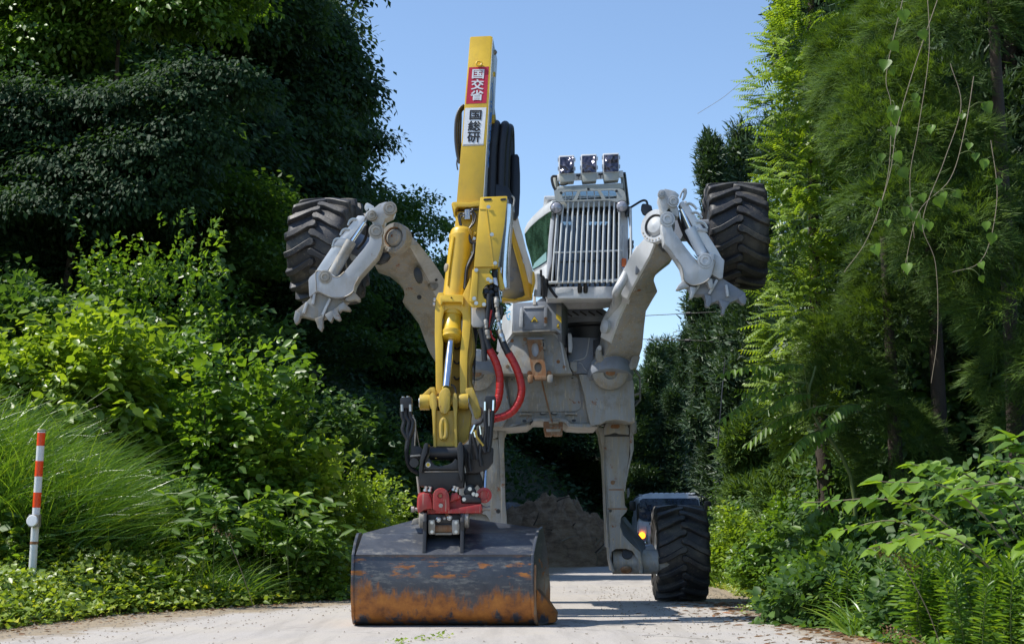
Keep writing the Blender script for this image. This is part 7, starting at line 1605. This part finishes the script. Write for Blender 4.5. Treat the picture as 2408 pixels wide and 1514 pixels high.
for k in range(12):
    px = random.uniform(1900, 2080); Y = random.uniform(12.5, 14.5); spots.append(((px - 1204) / 3400 * Y, Y, random.uniform(.45, .7)))
for k, (x, y, s) in enumerate(spots):
    if x < xr(y) - .1: continue
    q = k % 2; z = H_(x, y)
    if q not in used: o = wp[q]; used.add(q)
    else: o = copy_tree(wp[q], (0, 0, 0))
    o.location = (x, y, z); o.rotation_euler = (random.uniform(-.18, .18), random.uniform(-.22, .1), random.random() * 6.28); o.scale = (s, s, s)
# low yellow-green mat at the road edge and shaded broad weeds beside it
pts = scatter(15000, lambda y: xr(y) + random.uniform(-.35, 1.5), lambda: random.uniform(7.5, 11.8), lambda x, y: None if (x - xr(y)) < -.25 + .25 * math.sin(y * 3) else H_(x, y) + random.uniform(0, .05 + .05 * max(0, x - xr(y))))
stuff_leaves('mat_of_yellow_green_weeds', pts, rng.uniform(.018, .04, len(pts)), 'fold', M['lf_sedum'])
pts = scatter(9000, lambda y: xr(y) + random.uniform(.1, 2.2), lambda: random.uniform(20.5, 30), lambda x, y: H_(x, y) + random.uniform(0, .10))
stuff_leaves('mat_of_yellow_green_weeds', pts, rng.uniform(.04, .07, len(pts)), 'fold', M['lf_sedum'])
pts = scatter(14000, lambda y: xr(y) + random.uniform(-.1, 2.6), lambda: random.uniform(10.4, 18), lambda x, y: H_(x, y) + random.uniform(0, .12 + .35 * min(1, max(0, x - xr(y)) / .8)))
stuff_leaves('ground_cover', pts, rng.uniform(.05, .12, len(pts)), 'fold', M['lf_shrub'])
MUG = [cl_dome(26, .5, .4, .3, 20), cl_dome(20, .6, .45, .2, 21)]
shrub('weed_clump', (3.35, 14.7, 0.0), (.75, .7, .62), 'dark shaded weed clump leaning over the road edge right of the standing wheel', 260, M['lf_mid'], clusters=MUG, csize=.36, up=.3, cat='plant')
shrub('weed_clump', (3.65, 12.9, 0.0), (.5, .6, .5), 'broad leafed weed clump under the large leaved stems', 200, M['lf_mid'], clusters=MUG, csize=.34, up=.4, cat='plant')
shrub('weed_clump', (3.9, 17.0, 0.1), (.8, .8, .8), 'leafy weed clump at the foot of the younger cedar', 300, M['lf_shrub'], clusters=MUG, csize=.34, up=.4, cat='plant')
shrub('shrub', (4.9, 14.2, 0.5), (1.2, .9, 1.0), 'dark leafy shrub low under the large near cedar', 420, M['lf_mid'], clusters=DOME, csize=.5, up=.2)
shrub('shrub', (4.6, 19.6, 0.5), (1.0, .9, 1.5), 'dark leafy shrub behind the long fronds', 420, M['lf_mid'], clusters=DOME, csize=.5, up=.2)
# large leaved stems: every leaf a piece of its own
def biglamina(name, kind, mat):
    if kind == 'ovate': prof = [(0, .02), (.06, .30), (.18, .40), (.35, .42), (.55, .34), (.75, .20), (.9, .08), (1, .0)]
    elif kind == 'heart': prof = [(-.10, .18), (.02, .40), (.18, .50), (.40, .46), (.62, .30), (.82, .12), (1, .0)]
    else: prof = [(0, .02), (.15, .12), (.4, .15), (.7, .11), (1, 0)]
    v = []; f = []
    for i, (t, w) in enumerate(prof):
        dz = -.22 * t * t; wav = .02 * (i % 2)
        v += [(-w, t, dz + w * .28 + wav), (-w * .5, t, dz + w * .10), (0, t, dz), (w * .5, t, dz + w * .10), (w, t, dz + w * .28 + wav)]
    for i in range(len(prof) - 1):
        for j in range(4): a = i * 5 + j; f.append([a, a + 1, a + 6, a + 5])
    me = bpy.data.meshes.new(name); me.from_pydata(v, [], f); me.shade_smooth(); me.materials.append(mat)
    at_ = me.attributes.new('rnd', 'FLOAT', 'POINT'); at_.data.foreach_set('value', [.5] * len(v)); return me
KN = []
for k, rv in enumerate((.25, .6, .85)):
    m_ = biglamina('leaf', 'ovate', M['lf_knot']); m_.attributes['rnd'].data.foreach_set('value', [rv] * len(m_.vertices)); KN.append(m_)
HT = []
for k, rv in enumerate((.4, .8)):
    m_ = biglamina('leaf', 'heart', M['lf_vine']); m_.attributes['rnd'].data.foreach_set('value', [rv] * len(m_.vertices)); HT.append(m_)
def add_leaf(me, parent, p, along, up, s):
    o = bpy.data.objects.new('leaf', me); col.objects.link(o); o.parent = parent
    y = Vector(along).normalized(); x = y.cross(Vector(up)).normalized(); z = x.cross(y)
    o.matrix_basis = Matrix.Translation(Vector(p) - WL[parent.name]) @ Matrix((x, y, z)).transposed().to_4x4() @ Matrix.Scale(s, 4); return o
def knot(label, base, tip, n, s0, arch=.35, mats=KN):
    base = Vector(base); tip = Vector(tip); t = empty('knotweed_stem', base, label, 'plant', 'arching large leaved stems on the right bank')
    mid = base.lerp(tip, .5) + Vector((0, 0, arch)); pp = spline([base, mid, tip], 12)
    v, f = g_tube(pp, (.011, .004), 6, raw=True); mk('stem', v, f, M['stem'], t)
    for k in range(n):
        u = .22 + .78 * k / (n - 1); i = min(len(pp) - 2, int(u * (len(pp) - 1))); p = pp[i]; tg = (pp[i + 1] - pp[i]).normalized(); s = 1 if k % 2 else -1
        sd = tg.cross(Vector((0, 0, 1))).normalized() * s
        al = sd * .75 + tg * .55 + Vector((0, 0, random.uniform(-.35, .1)))
        if k == n - 1: al = tg
        add_leaf(random.choice(mats), t, p + Vector((random.uniform(-.03, .03), random.uniform(-.05, .05), random.uniform(-.03, .02))), al, (random.uniform(-.25, .25) - .15, -.35 + random.uniform(-.25, .25), 1), s0 * 1.12 * random.uniform(.65, 1.15))
    return t
kn = [('longest arching knotweed stem reaching far left over the shaded weeds', (4.3, 12.2, .4), at(1890, 1180, 12.2), 15, .17),
      ('knotweed stem at the far right edge arching up to its topmost leaves', (4.3, 11.4, .5), at(2370, 1030, 11.0), 14, .17),
      ('knotweed stem with bright leaves over the narrow leaved weeds', (4.2, 11.5, .4), at(2060, 1130, 11.2), 16, .17),
      ('knotweed stem crossing in front of the cedar trunk', (4.5, 12.4, .5), at(2140, 1090, 12.0), 15, .17),
      ('knotweed stem low over the weeds with drooping leaves', (3.9, 11.0, .3), at(2040, 1290, 10.8), 12, .15),
      ('knotweed stem at the right edge with its leaves in full sun', (4.2, 10.4, .5), at(2250, 1150, 10.2), 14, .15),
      ('knotweed stem hanging down right among the narrow leaved weeds', (4.1, 10.2, .4), at(2400, 1290, 10.0), 11, .13),
      ('knotweed stem standing behind the others with a dark top', (4.9, 13.2, .5), at(2250, 1130, 13.0), 14, .18),
      ('knotweed stem reaching left below the longest one', (4.1, 12.8, .35), at(1960, 1250, 12.6), 12, .15),
      ('knotweed stem half hidden behind the right edge', (4.4, 10.9, .5), at(2330, 1080, 10.6), 13, .15)]
for lab, b, tp, n, s in kn: knot(lab, b, tp, int(n * 1.7), s)
# hanging vines with heart shaped leaves in front of the cedars
def vine(label, pts, Y, nl, s0, spread=1.0):
    pp = spline([at(x, y, Y + dy) for x, y, dy in pts], 8); t = empty('hanging_vine', pp[0], label, 'vine', 'thin vines hanging in front of the cedars')
    v, f = g_tube(pp, (.0038, .0025), 6, raw=True); mk('stem', v, f, M['stem'], t)
    for k in range(nl):
        i = int((.08 + .9 * random.random()) * (len(pp) - 1)); p = pp[i]; off_ = Vector((random.uniform(-.12, .12) * spread, -.05, random.uniform(-.08, .04)))
        q = p + off_; v, f = g_tube([p, p.lerp(q, .5) + Vector((0, -.02, .02)), q], .003, 4, 3); mk('leaf_stalk', v, f, M['greenstem'], t)
        add_leaf(random.choice(HT), t, q, (random.uniform(-.6, .6), random.uniform(-.5, .3), -1), (random.uniform(-1, -.1), -1, .25), s0 * random.uniform(.65, 1.15))
    return t
vine('vine from the top with pale leaves left of the large cedar', [(2130, -30, 0), (2085, 170, 0), (2095, 250, 0), (2090, 400, 0), (2060, 520, 0)], 12.6, 9, 0.108)
vine('vine looping down to the left tip below the heart leaves', [(2215, -30, 0), (2150, 160, 0), (2110, 300, 0), (2090, 420, 0), (2040, 560, 0), (1985, 640, 0)], 12.4, 8, 0.101)
vine('long bare vine winding down the middle of the large cedar', [(2235, 150, 0), (2260, 250, 0), (2220, 380, 0), (2170, 520, 0), (2200, 620, 0), (2205, 780, 0), (2190, 900, 0)], 12.6, 2, 0.079)
vine('vine with a cluster of leaves at the height of the lamps', [(2290, 180, 0), (2270, 300, 0), (2235, 420, 0), (2160, 500, 0), (2125, 640, 0)], 12.2, 10, 0.094, 1.4)
vine('vine hanging furthest right with few leaves', [(2330, 330, 0), (2345, 450, 0), (2330, 560, 0), (2300, 620, 0), (2240, 640, 0)], 12.2, 6, 0.094)
vine('straight thin vine with leaves near its lower end', [(2180, -30, 0), (2185, 120, 0), (2160, 300, 0), (2140, 420, 0), (2150, 560, 0)], 12.8, 8, 0.094)
vine('thin bare tendril reaching out into the sky left of the vine covered tree', [(1850, 120, 0), (1800, 170, 0), (1750, 190, 0), (1700, 230, 0), (1640, 268, 0)], 18.2, 0, 0.072)
# compound fronds leaning out over the verge
def frond_tree():
    loc = Vector((4.0, 17.0, .4)); t = empty('walnut_sapling', loc, 'sapling with long many-leaflet fronds leaning left over the verge, glossy in the sun', 'tree')
    hub_ = at(1905, 960, 16.7); trunk_tube([loc, loc.lerp(hub_, .5) + Vector((.2, 0, .2)), hub_, hub_ + Vector((.1, .1, .5))], (.03, .012), 'trunk', t, M['greenstem'], 7)
    for (x, y), (bx_, by_) in zip([(1690, 878), (1695, 985), (1745, 925), (1760, 1040), (1830, 1010), (1800, 965), (1905, 1050), (1770, 885), (1850, 1075), (1940, 990)],
                              [(1850, 868), (1860, 905), (1900, 900), (1890, 965), (1950, 950), (1905, 925), (1985, 990), (1890, 858), (1930, 1010), (2020, 950)]):
        e = at(x, y, 16.4 + random.uniform(-.3, .3)); b0 = at(bx_, by_, 16.6); m_ = b0.lerp(e, .5) + Vector((0, 0, .07)); pp = spline([b0, m_, e], 11)
        v, f = g_tube([hub_, hub_.lerp(b0, .5), b0], .006, 5, 3); mk('branch', v, f, M['greenstem'], t)
        v, f = g_tube(pp, (.007, .003), 5, raw=True); r_ = mk('frond', v, f, M['greenstem'], t)
        P_, A_, U_, S_ = [], [], [], []
        for k in range(1, len(pp) - 1, 2):
            tg = (pp[k + 1] - pp[k]).normalized(); sd = tg.cross(Vector((0, 0, 1))).normalized()
            for s in (-1, 1): P_.append(pp[k]); A_.append(sd * s * .8 + tg * .5 + Vector((0, 0, -.75 + random.uniform(-.2, .2)))); U_.append((0, -.2, 1)); S_.append(.17 * (1 - .5 * abs(k / len(pp) - .5)))
        P_.append(pp[-1]); A_.append(tg); U_.append((0, 0, 1)); S_.append(.11)
        leaves('leaflets', P_, A_, U_, np.array(S_), 'lance', M['lf_vine'], r_, Vector(pp[10]), None, 1.5)
    return t
frond_tree()
# dry brown seed heads and twigs
def dry(px, py, Y, label, n=170):
    b = at(px, py, Y); t = empty('dry_dock', b, label, 'plant'); P_ = []; A_ = []
    for k in range(n): q = rng.random(); P_.append((b.x + (q - .5) * .34, b.y + rng.normal() * .03, b.z - (q - .3) * .16 + rng.normal() * .025)); A_.append(rng.normal(size=3))
    leaves('seed_head', P_, A_, rng.normal(size=(n, 3)) + np.array([0, 0, 1]), .022, 'diamond', M['lf_brown'], t, b)['kind'] = 'stuff'
    z0 = max(0, H_(b.x, b.y)); trunk_tube([Vector((b.x + .35, b.y + .1, z0)), Vector((b.x + .2, b.y, (z0 + b.z) / 2)), b], .004, 'stem', t, M['stem'], 5)
dry(2110, 1305, 10.9, 'dry brown dock seed head in front of the narrow leaved weeds'); dry(2130, 1490, 10.4, 'low dry brown seed head at the edge of the road'); dry(530, 1250, 17.6, 'dry brown seed head under the bamboo grass', 90)
n = 1500; x = []; 
for k in range(n):
    y = random.uniform(9.5, 19); x.append((xr(y) - abs(random.gauss(0, .55)) + .4, y, .012))
pts = np.array(x); a = rng.random(n) * 6.28
o = leaves('fallen_needles', pts, np.stack([np.cos(a), np.sin(a) * .5, np.zeros(n)], 1), np.tile([0, 0, 1.], (n, 1)) + rng.normal(size=(n, 3)) * .2, rng.uniform(.03, .14, n), 'lance', M['lf_brown'], None, pts.mean(0), None, .8); tag(o, kind='stuff')
n = 1500; x = []
for k in range(n):
    y = random.uniform(10, 20); x.append((xl(y) + random.gauss(-.1, .35), y, .01))
pts = np.array(x); a = rng.random(n) * 6.28
o = leaves('fallen_needles', pts, np.stack([np.cos(a), np.sin(a) * .5, np.zeros(n)], 1), np.tile([0, 0, 1.], (n, 1)) + rng.normal(size=(n, 3)) * .3, rng.uniform(.02, .09, n), 'lance', M['lf_brown'], None, pts.mean(0), None, .9); tag(o, kind='stuff')
# loose grit on the road
mb = MB()
for k in range(3600):
    y = random.uniform(8.5, 24); e = random.random(); x0 = xl(y) + random.random() ** 2 * 2.2 if e < .45 else (xr(y) - random.random() ** 2 * 2.0 if e < .85 else random.uniform(xl(y), xr(y)))
    r = random.uniform(.004, .013) * (1.7 if random.random() < .06 else 1); c = Vector((x0, y, .004 + r * .4)); q = [c + Vector((random.uniform(-1, 1), random.uniform(-1, 1), random.uniform(.1, 1))) * r for _ in range(4)]
    mb.add(([c + Vector((-r, -r, 0)), c + Vector((r, -r * .6, 0)), c + Vector((r * .3, r, 0)), c + Vector((0, 0, r))], [[0, 1, 3], [1, 2, 3], [2, 0, 3], [0, 2, 1]]))
tag(mb.build('grit', plainmat('grit', (.26, .22, .17), .9), None, 0, 0), kind='stuff')
pts = []; 
for (px, py) in ((1000, 1498), (945, 1505), (1040, 1492), (1745, 1400), (1755, 1412), (1735, 1408), (1740, 1436), (1750, 1440)):
    Y = 3271 / (py - 1240.0)
    for k in range(22): pts.append(((px - 1204) / 3400 * Y + random.gauss(0, .05), Y + random.gauss(0, .08), .01 + random.random() * .03 * (3 if px > 1500 else 1)))
pts = np.array(pts); stuff_leaves('weeds_in_cracks', pts, rng.uniform(.02, .05, len(pts)), 'fold', M['lf_ground'])

# ================================================================== roadside objects
dp = empty('delineator_post', (0, 0, 0)); base = at(79, 1296, 16.4); topp = at(98, 1010, 16.35)
dp.location = base; WL[dp.name] = base.copy(); tag(dp, 'white delineator post with three orange-red bands and a round white reflector, leaning right', 'post')
ax = (topp - base).normalized(); Lp = (topp - base).length; base0 = base - ax * .25
def seg_(a, b, r, name, mat):
    v, f = g_lathe(base + ax * (Lp * a), ax, [(0, r), (Lp * (b - a), r)], 24); return mk(name, v, f, mat, dp, 0, 40)
seg_(-.50, .985, .0425, 'shaft', M['sticker_white'])
def orangemat():
    m, nt, bs = newmat('cracked_orange_reflector'); geo = nd(nt, 'ShaderNodeNewGeometry')
    mp = nd(nt, 'ShaderNodeMapping'); mp.inputs['Scale'].default_value = (40, 40, 12); nt.links.new(geo.outputs['Position'], mp.inputs[0])
    c = mixc(nt, ramp(nt, noise(nt, mp.outputs[0], 1.0, 5, .7), [(.60, (0, 0, 0)), (.64, (1, 1, 1))]), (0.88, 0.075, 0.012), (0.03, 0.008, 0.006))
    nt.links.new(c, bs.inputs['Base Color']); bs.inputs['Roughness'].default_value = .35; return m
M['orange'] = orangemat()
for a, b in ((.868, .975), (.615, .742), (.36, .483)): seg_(a, b, .0442, 'reflective_band', M['orange'])
v, f = g_lathe(topp - ax * .015, ax, [(0, .047), (.012, .048), (.018, .042), (.02, .001)], 24); mk('cap', v, f, M['dull_steel'], dp)
c_ = at(79, 1224, 16.3); v, f = g_box(c_.x - .05, c_.x + .07, c_.y - .03, c_.y + .05, c_.z - .07, c_.z + .07); mk('reflector_bracket', v, f, M['dull_steel'], dp, .008)
v, f = g_lathe(c_ + Vector((-.004, -.04, 0)), (-.1, -1, .1), [(-.02, .064), (.004, .064), (.01, .057), (.012, .001)], 32)
rf = paint('bright_reflector', (.9, .9, .9), .15, 0.0); mk('reflector', v, f, rf, dp)
v, f = g_lathe(base + ax * (Lp * .06), ax, [(0, .0455), (.02, .046), (.03, .044)], 24); mk('dirt_ring', v, f, M['rust'], dp)
# diamond sign seen from behind
sg = at(1792, 1083, 33.0); z0 = H_(sg.x, sg.y); t = empty('road_sign', (sg.x, sg.y, z0), 'grey back of a diamond shaped road sign half hidden by the conifers', 'sign')
s_ = .33; v, f = g_prism([(sg.x - s_ * 1.05, sg.y, sg.z), (sg.x, sg.y, sg.z - s_ * 1.2), (sg.x + s_ * 1.05, sg.y, sg.z), (sg.x, sg.y, sg.z + s_ * 1.2)], (0, .012, 0)); mk('sign_panel', v, f, M['grey_blue'], t, .003)
v, f = g_cyl((sg.x, sg.y - .05, z0 - .2), (sg.x, sg.y - .05, sg.z + .2), .03, 12); mk('pole', v, f, M['grey'], t)
for dz in (-.15, .15): v, f = g_box(sg.x - .25, sg.x + .25, sg.y - .022, sg.y - .004, sg.z + dz - .02, sg.z + dz + .02); mk('rail', v, f, M['grey'], t)
# utility poles and wires
wood = plainmat('weathered_pole', (.30, .27, .23), .9)
def pole(label, X, Y, z0, z1, arms, lean=0.0):
    t = empty('utility_pole', (X, Y, z0), label, 'pole'); v, f = g_tube([Vector((X + lean, Y, z0)), Vector((X, Y, z1))], (.14, .085), 12, raw=True); mk('pole_shaft', v, f, wood, t)
    for x0, x1, z in arms:
        v, f = g_box(X + x0, X + x1, Y - .14, Y - .06, z - .04, z + .04); a = mk('cross_arm', v, f, M['dull_steel'], t)
        for q in np.linspace(x0 + .05, x1 - .05, 4):
            v, f = g_lathe((X + q, Y - .1, z + .04), (0, 0, 1), [(0, .03), (.05, .03), (.05, .055), (.09, .055), (.10, .035), (.16, .05), (.18, .001)], 10); mk('insulator', v, f, M['dull_steel'], a)
    return t
p1 = at(1657, 1050, 78); q1 = pole('weathered utility pole with one cross arm and hanging cable beside the far conifer', p1.x, 78, 0.2, p1.z, [(-.85, .4, p1.z - .25), (-.5, .1, p1.z - 1.9)], .3)
v, f = g_tube([Vector((p1.x - .8, 77.8, p1.z - .3)), Vector((p1.x - .6, 77.8, p1.z - .75)), Vector((p1.x, 77.8, p1.z - .85)), Vector((p1.x - .75, 77.8, p1.z - 2.0)), Vector((p1.x - .72, 77.8, p1.z - 2.9))], .02, 6); mk('cable', v, f, M['hose'], q1)
p2 = at(1815, 765, 41); q2 = pole('utility pole whose blue insulated cross arm sticks out left of the vine covered tree', p2.x, 41, 1.0, p2.z + 1.2, [(-1.25, .3, p2.z)])
v, f = g_bar(Vector((p2.x - 1.2, 40.85, p2.z + .06)), Vector((p2.x - .1, 40.85, p2.z + .08)), .07, .09); mk('insulated_sleeve', v, f, M['blue_ink'], q2)
v, f = g_tube([Vector((p2.x - 1.2, 40.8, p2.z)), Vector((p2.x - .9, 40.8, p2.z - .2)), Vector((p2.x - .5, 40.8, p2.z - .22)), Vector((p2.x - .3, 40.8, p2.z - .05))], .03, 8); mk('cable', v, f, M['blue_ink'], q2)
v, f = g_bar(Vector((p2.x - .4, 40.85, p2.z - .1)), Vector((p2.x, 40.85, p2.z - .6)), .05, .05); mk('brace', v, f, M['grey'], q2)
for lab, pts in (('upper thin wire crossing the sky right of the raised leg', [at(1180, 760, 46), at(1540, 741, 43), at(1640, 736, 42), p2 + Vector((0, 0, .5))]), ('lower thin wire crossing the sky right of the raised leg', [at(1180, 790, 46), at(1530, 798, 43), at(1640, 801, 42), p2 + Vector((0, 0, -.6))]),
                 ('wire running down from the blue cross arm past the broad conifer', [at(1712, 775, 36.5), at(1700, 900, 33), at(1688, 1050, 30)])):
    v, f = g_tube(pts, .012, 6, 8); w = mk('overhead_wire', v, f, M['ink'], None, 0, 60); tag(w, lab, 'wire')
    if 'down' not in lab:
        k = pts[1].lerp(pts[2], .8); v, f = g_lathe(k, pts[2] - pts[1], [(-.12, .015), (-.08, .05), (.08, .05), (.12, .015)], 10); mk('wire_spacer', v, f, M['ink'], w)
# ---------------------------------------------------------------- light truck behind the standing wheel
TY = 39.5
def TQ(x, y, d=0): return Q('M', x, y, TY + d)
tk = empty('light_truck', (TQ(780, 600).x, TY + 2, 0), 'white light truck with amber indicator lit, waiting behind the standing wheel', 'truck')
def tp(name, pts, d, th, mat, bev=.02): 
    v, f = g_prism([TQ(x, y, d) for x, y in pts], (0, th, 0)); return mk(name, v, f, mat, tk, bev)
tb = tp('cab_body', [(232, 420), (262, 392), (340, 384), (1240, 384), (1290, 410), (1310, 640), (1330, 900), (1340, 1300), (1330, 1560), (215, 1560), (205, 1200), (212, 800), (236, 560)], .10, 1.6, M['white'], .05)
tp('roof', [(300, 360), (330, 325), (500, 312), (1100, 312), (1210, 330), (1280, 380), (1290, 410), (240, 410), (250, 385)], .22, 1.4, M['white'], .04)
for k in range(9):
    x = 420 + k * 92; tp('roof_rib', [(x, 318), (x + 8, 302), (x + 56, 300), (x + 64, 316)], .3, 1.2, M['white'], .01)
tp('windscreen', [(246, 480), (262, 430), (310, 402), (1220, 396), (1270, 420), (1290, 560), (1306, 700), (1310, 800), (440, 800), (330, 790), (270, 765), (238, 730), (240, 600)], .06, .03, M['truck_glass'], .02)
tp('cab_interior', [(270, 440), (1270, 430), (1290, 760), (300, 760)], .09, .012, M['black'], 0)
for x0, x1 in ((500, 760), (770, 1030)): tp('seat', [(x0, 540), (x0 + 30, 480), (x1 - 30, 480), (x1, 540), (x1, 700), (x0, 700)], .075, .012, M['grey_blue'], .008)
tp('a_pillar', [(214, 560), (236, 480), (250, 480), (238, 740), (216, 800)], .04, .3, M['black_plastic'], .01)
tp('grille_panel', [(230, 770), (300, 800), (430, 812), (800, 820), (1300, 820), (1320, 1000), (1320, 1150), (240, 1150)], .03, .1, M['white'], .02)
tp('panel_gap', [(376, 880), (382, 880), (388, 1190), (382, 1190)], .02, .01, M['ink'], 0)
tp('headlamp', [(244, 1000), (360, 1010), (384, 1060), (384, 1150), (350, 1160), (260, 1110)], -.01, .08, M['clear_lens'], .02)
am = plainmat('lit_indicator', (.9, .3, .02), .3, emit=(1.0, .22, .01), es=5.0)
v, f = g_lathe(TQ(296, 1040, -.02), (0, -1, 0), [(-.03, .085), (.01, .085), (.03, .05), (.034, .001)], 24); mk('indicator_lamp', v, f, am, tk)
v, f = g_lathe(TQ(448, 1092, -.02), (0, -1, 0), [(-.03, .03), (.01, .03), (.012, .001)], 12); mk('maker_badge', v, f, M['chrome'], tk)
tp('bumper', [(205, 1190), (460, 1200), (1340, 1200), (1345, 1420), (215, 1420), (205, 1300)], -.06, .3, M['white'], .04)
tp('fog_lamp', [(340, 1150), (372, 1140), (384, 1180), (376, 1196), (345, 1190)], -.07, .05, M['chrome'], .01)
tp('wheel_arch', [(380, 1420), (384, 1300), (410, 1250), (460, 1230), (520, 1420)], -.065, .02, M['black'], 0)
for sx, px_ in ((-1, 130), (1, 1435)):
    w_ = tp('wing_mirror', [(px_ - 58, 470), (px_ - 40, 446), (px_ + 40, 446), (px_ + 56, 470), (px_ + 64, 590), (px_ + 50, 610), (px_ - 40, 608), (px_ - 52, 590)], -.1, .12, M['black_plastic'], .02)
    v, f = g_tube([TQ(px_, 450, -.05), TQ(px_ - sx * 60, 380, 0), TQ(1290 if sx > 0 else 240, 350, .3)], .015, 6); mk('mirror_arm', v, f, M['black_plastic'], w_)
tp('roof_rack_bar', [(1100, 330), (1290, 330), (1330, 360), (1336, 640), (1322, 640), (1316, 372), (1280, 350), (1100, 350)], .1, .05, M['black_plastic'], 0)
tp('roof_lamp', [(236, 330), (300, 330), (300, 365), (240, 365)], .2, .1, M['grey'], .01)
tp('side_mirror_low', [(90, 930), (105, 912), (165, 912), (178, 940), (190, 1050), (160, 1050), (150, 960), (110, 950), (95, 990)], -.05, .08, M['dull_steel'], .01)
tp('wiper', [(420, 850), (425, 820), (470, 812), (470, 822), (440, 850)], .0, .02, M['black_plastic'], 0)
for x in (330, 1180):
    c = TQ(x, 1400, .5); v, f = g_lathe((c.x - .1, c.y, .36), (1, 0, 0), [(0, .2), (0, .34), (.03, .36), (.17, .36), (.2, .34), (.2, .2)], 28); mk('wheel', v, f, M['rubber'], tk)
tp('cargo_bed', [(250, 700), (1300, 700), (1300, 1500), (250, 1500)], 1.9, 2.6, M['grey'], .02)
# ---------------------------------------------------------------- heap of earth with debris, and a boulder behind it
def mound():
    cx, cy_, z1 = (1335 - 1204) / 3400 * 38.2, 38.4, 1.75; nx, ny = 150, 80; v = []; f = []
    for j in range(ny + 1):
        for i in range(nx + 1):
            x = cx - 3.2 + 5.2 * i / nx; y = 35.6 + 6.4 * j / ny
            u = (x - cx + .35) / (2.1 if x > cx - .35 else 2.7); w = (y - cy_) / 2.7; q = max(0, 1 - (abs(u) ** 1.5 + abs(w) ** 1.6)); 
            z = z1 * q ** .85 + (.10 * math.sin(x * 5.3 + y * 2) * math.cos(y * 4.1 - x * 3) + .07 * math.sin(x * 13 + y * 5) + random.uniform(-.03, .03) + .05 * abs(math.sin(x * 21 + math.sin(y * 9) * 2) * math.cos(y * 17 + x * 4)) + .06 * abs(math.sin(x * 7.7 - y * 3))) * min(1, q * 5)
            v.append((x, y, z - .03))
    for j in range(ny):
        for i in range(nx): f.append([j * (nx + 1) + i, j * (nx + 1) + i + 1, (j + 1) * (nx + 1) + i + 1, (j + 1) * (nx + 1) + i])
    m, nt, bs = newmat('heaped_earth'); geo = nd(nt, 'ShaderNodeNewGeometry'); pos = geo.outputs['Position']
    mp = nd(nt, 'ShaderNodeMapping'); mp.inputs['Rotation'].default_value = (0, R(25), 0); mp.inputs['Scale'].default_value = (1, 1, 3); nt.links.new(pos, mp.inputs[0])
    c = ramp(nt, noise(nt, mp.outputs[0], 2.2, 9, .72), [(.3, (.12, .072, .04)), (.5, (.33, .215, .12)), (.7, (.47, .34, .21))]); nt.links.new(c, bs.inputs['Base Color']); bs.inputs['Roughness'].default_value = .95
    bump(nt, noise(nt, mp.outputs[0], 6, 9, .75), 1.0, .12, bs)
    o = mk('earth_heap', v, f, m, None, 0, 60); tag(o, 'heap of brown earth and roots beside the road seen between the hind legs', 'earth heap')
    for k in range(26):
        a = Vector((cx + random.uniform(-2.2, 1.8), random.uniform(36.2, 38.5), 0)); u = (a.x - cx + .35) / 2.3; q = max(0, 1 - abs(u) ** 1.5 - abs((a.y - cy_) / 2.7) ** 1.6); a.z = z1 * q ** .85
        b = a + Vector((random.uniform(-.5, .5), random.uniform(-.3, .3), random.uniform(.05, .45))); v, f = g_tube([a, a.lerp(b, .5) + Vector((.05, 0, .05)), b], (.022, .006), 5, 3); mk('root', v, f, M['stem'] if k % 3 else M['bark'], o)
mound()
rv = []; c = at(1228, 1215, 42)
bmq = bmesh.new(); bmesh.ops.create_icosphere(bmq, subdivisions=3, radius=1.0)
for w in bmq.verts:
    n_ = w.co.copy(); k = 1 + .14 * math.sin(n_.x * 3 + 1) * math.cos(n_.z * 4) + .06 * math.sin(n_.x * 9 + n_.y * 7); w.co = Vector((n_.x * .75 * k + n_.z * -.35, n_.y * .8 * k, n_.z * .95 * k)) + c + Vector((0, 0, -.45))
rv = [w.co.copy() for w in bmq.verts]; bmq.verts.index_update(); rf_ = [[w.index for w in fc.verts] for fc in bmq.faces]; bmq.free()
o = mk('boulder', rv, rf_, paint('grey_rock', (.16, .16, .165), .8, .6, (.09, .08, .06)), None, 0, 50); tag(o, 'smooth grey boulder behind the earth heap', 'boulder')
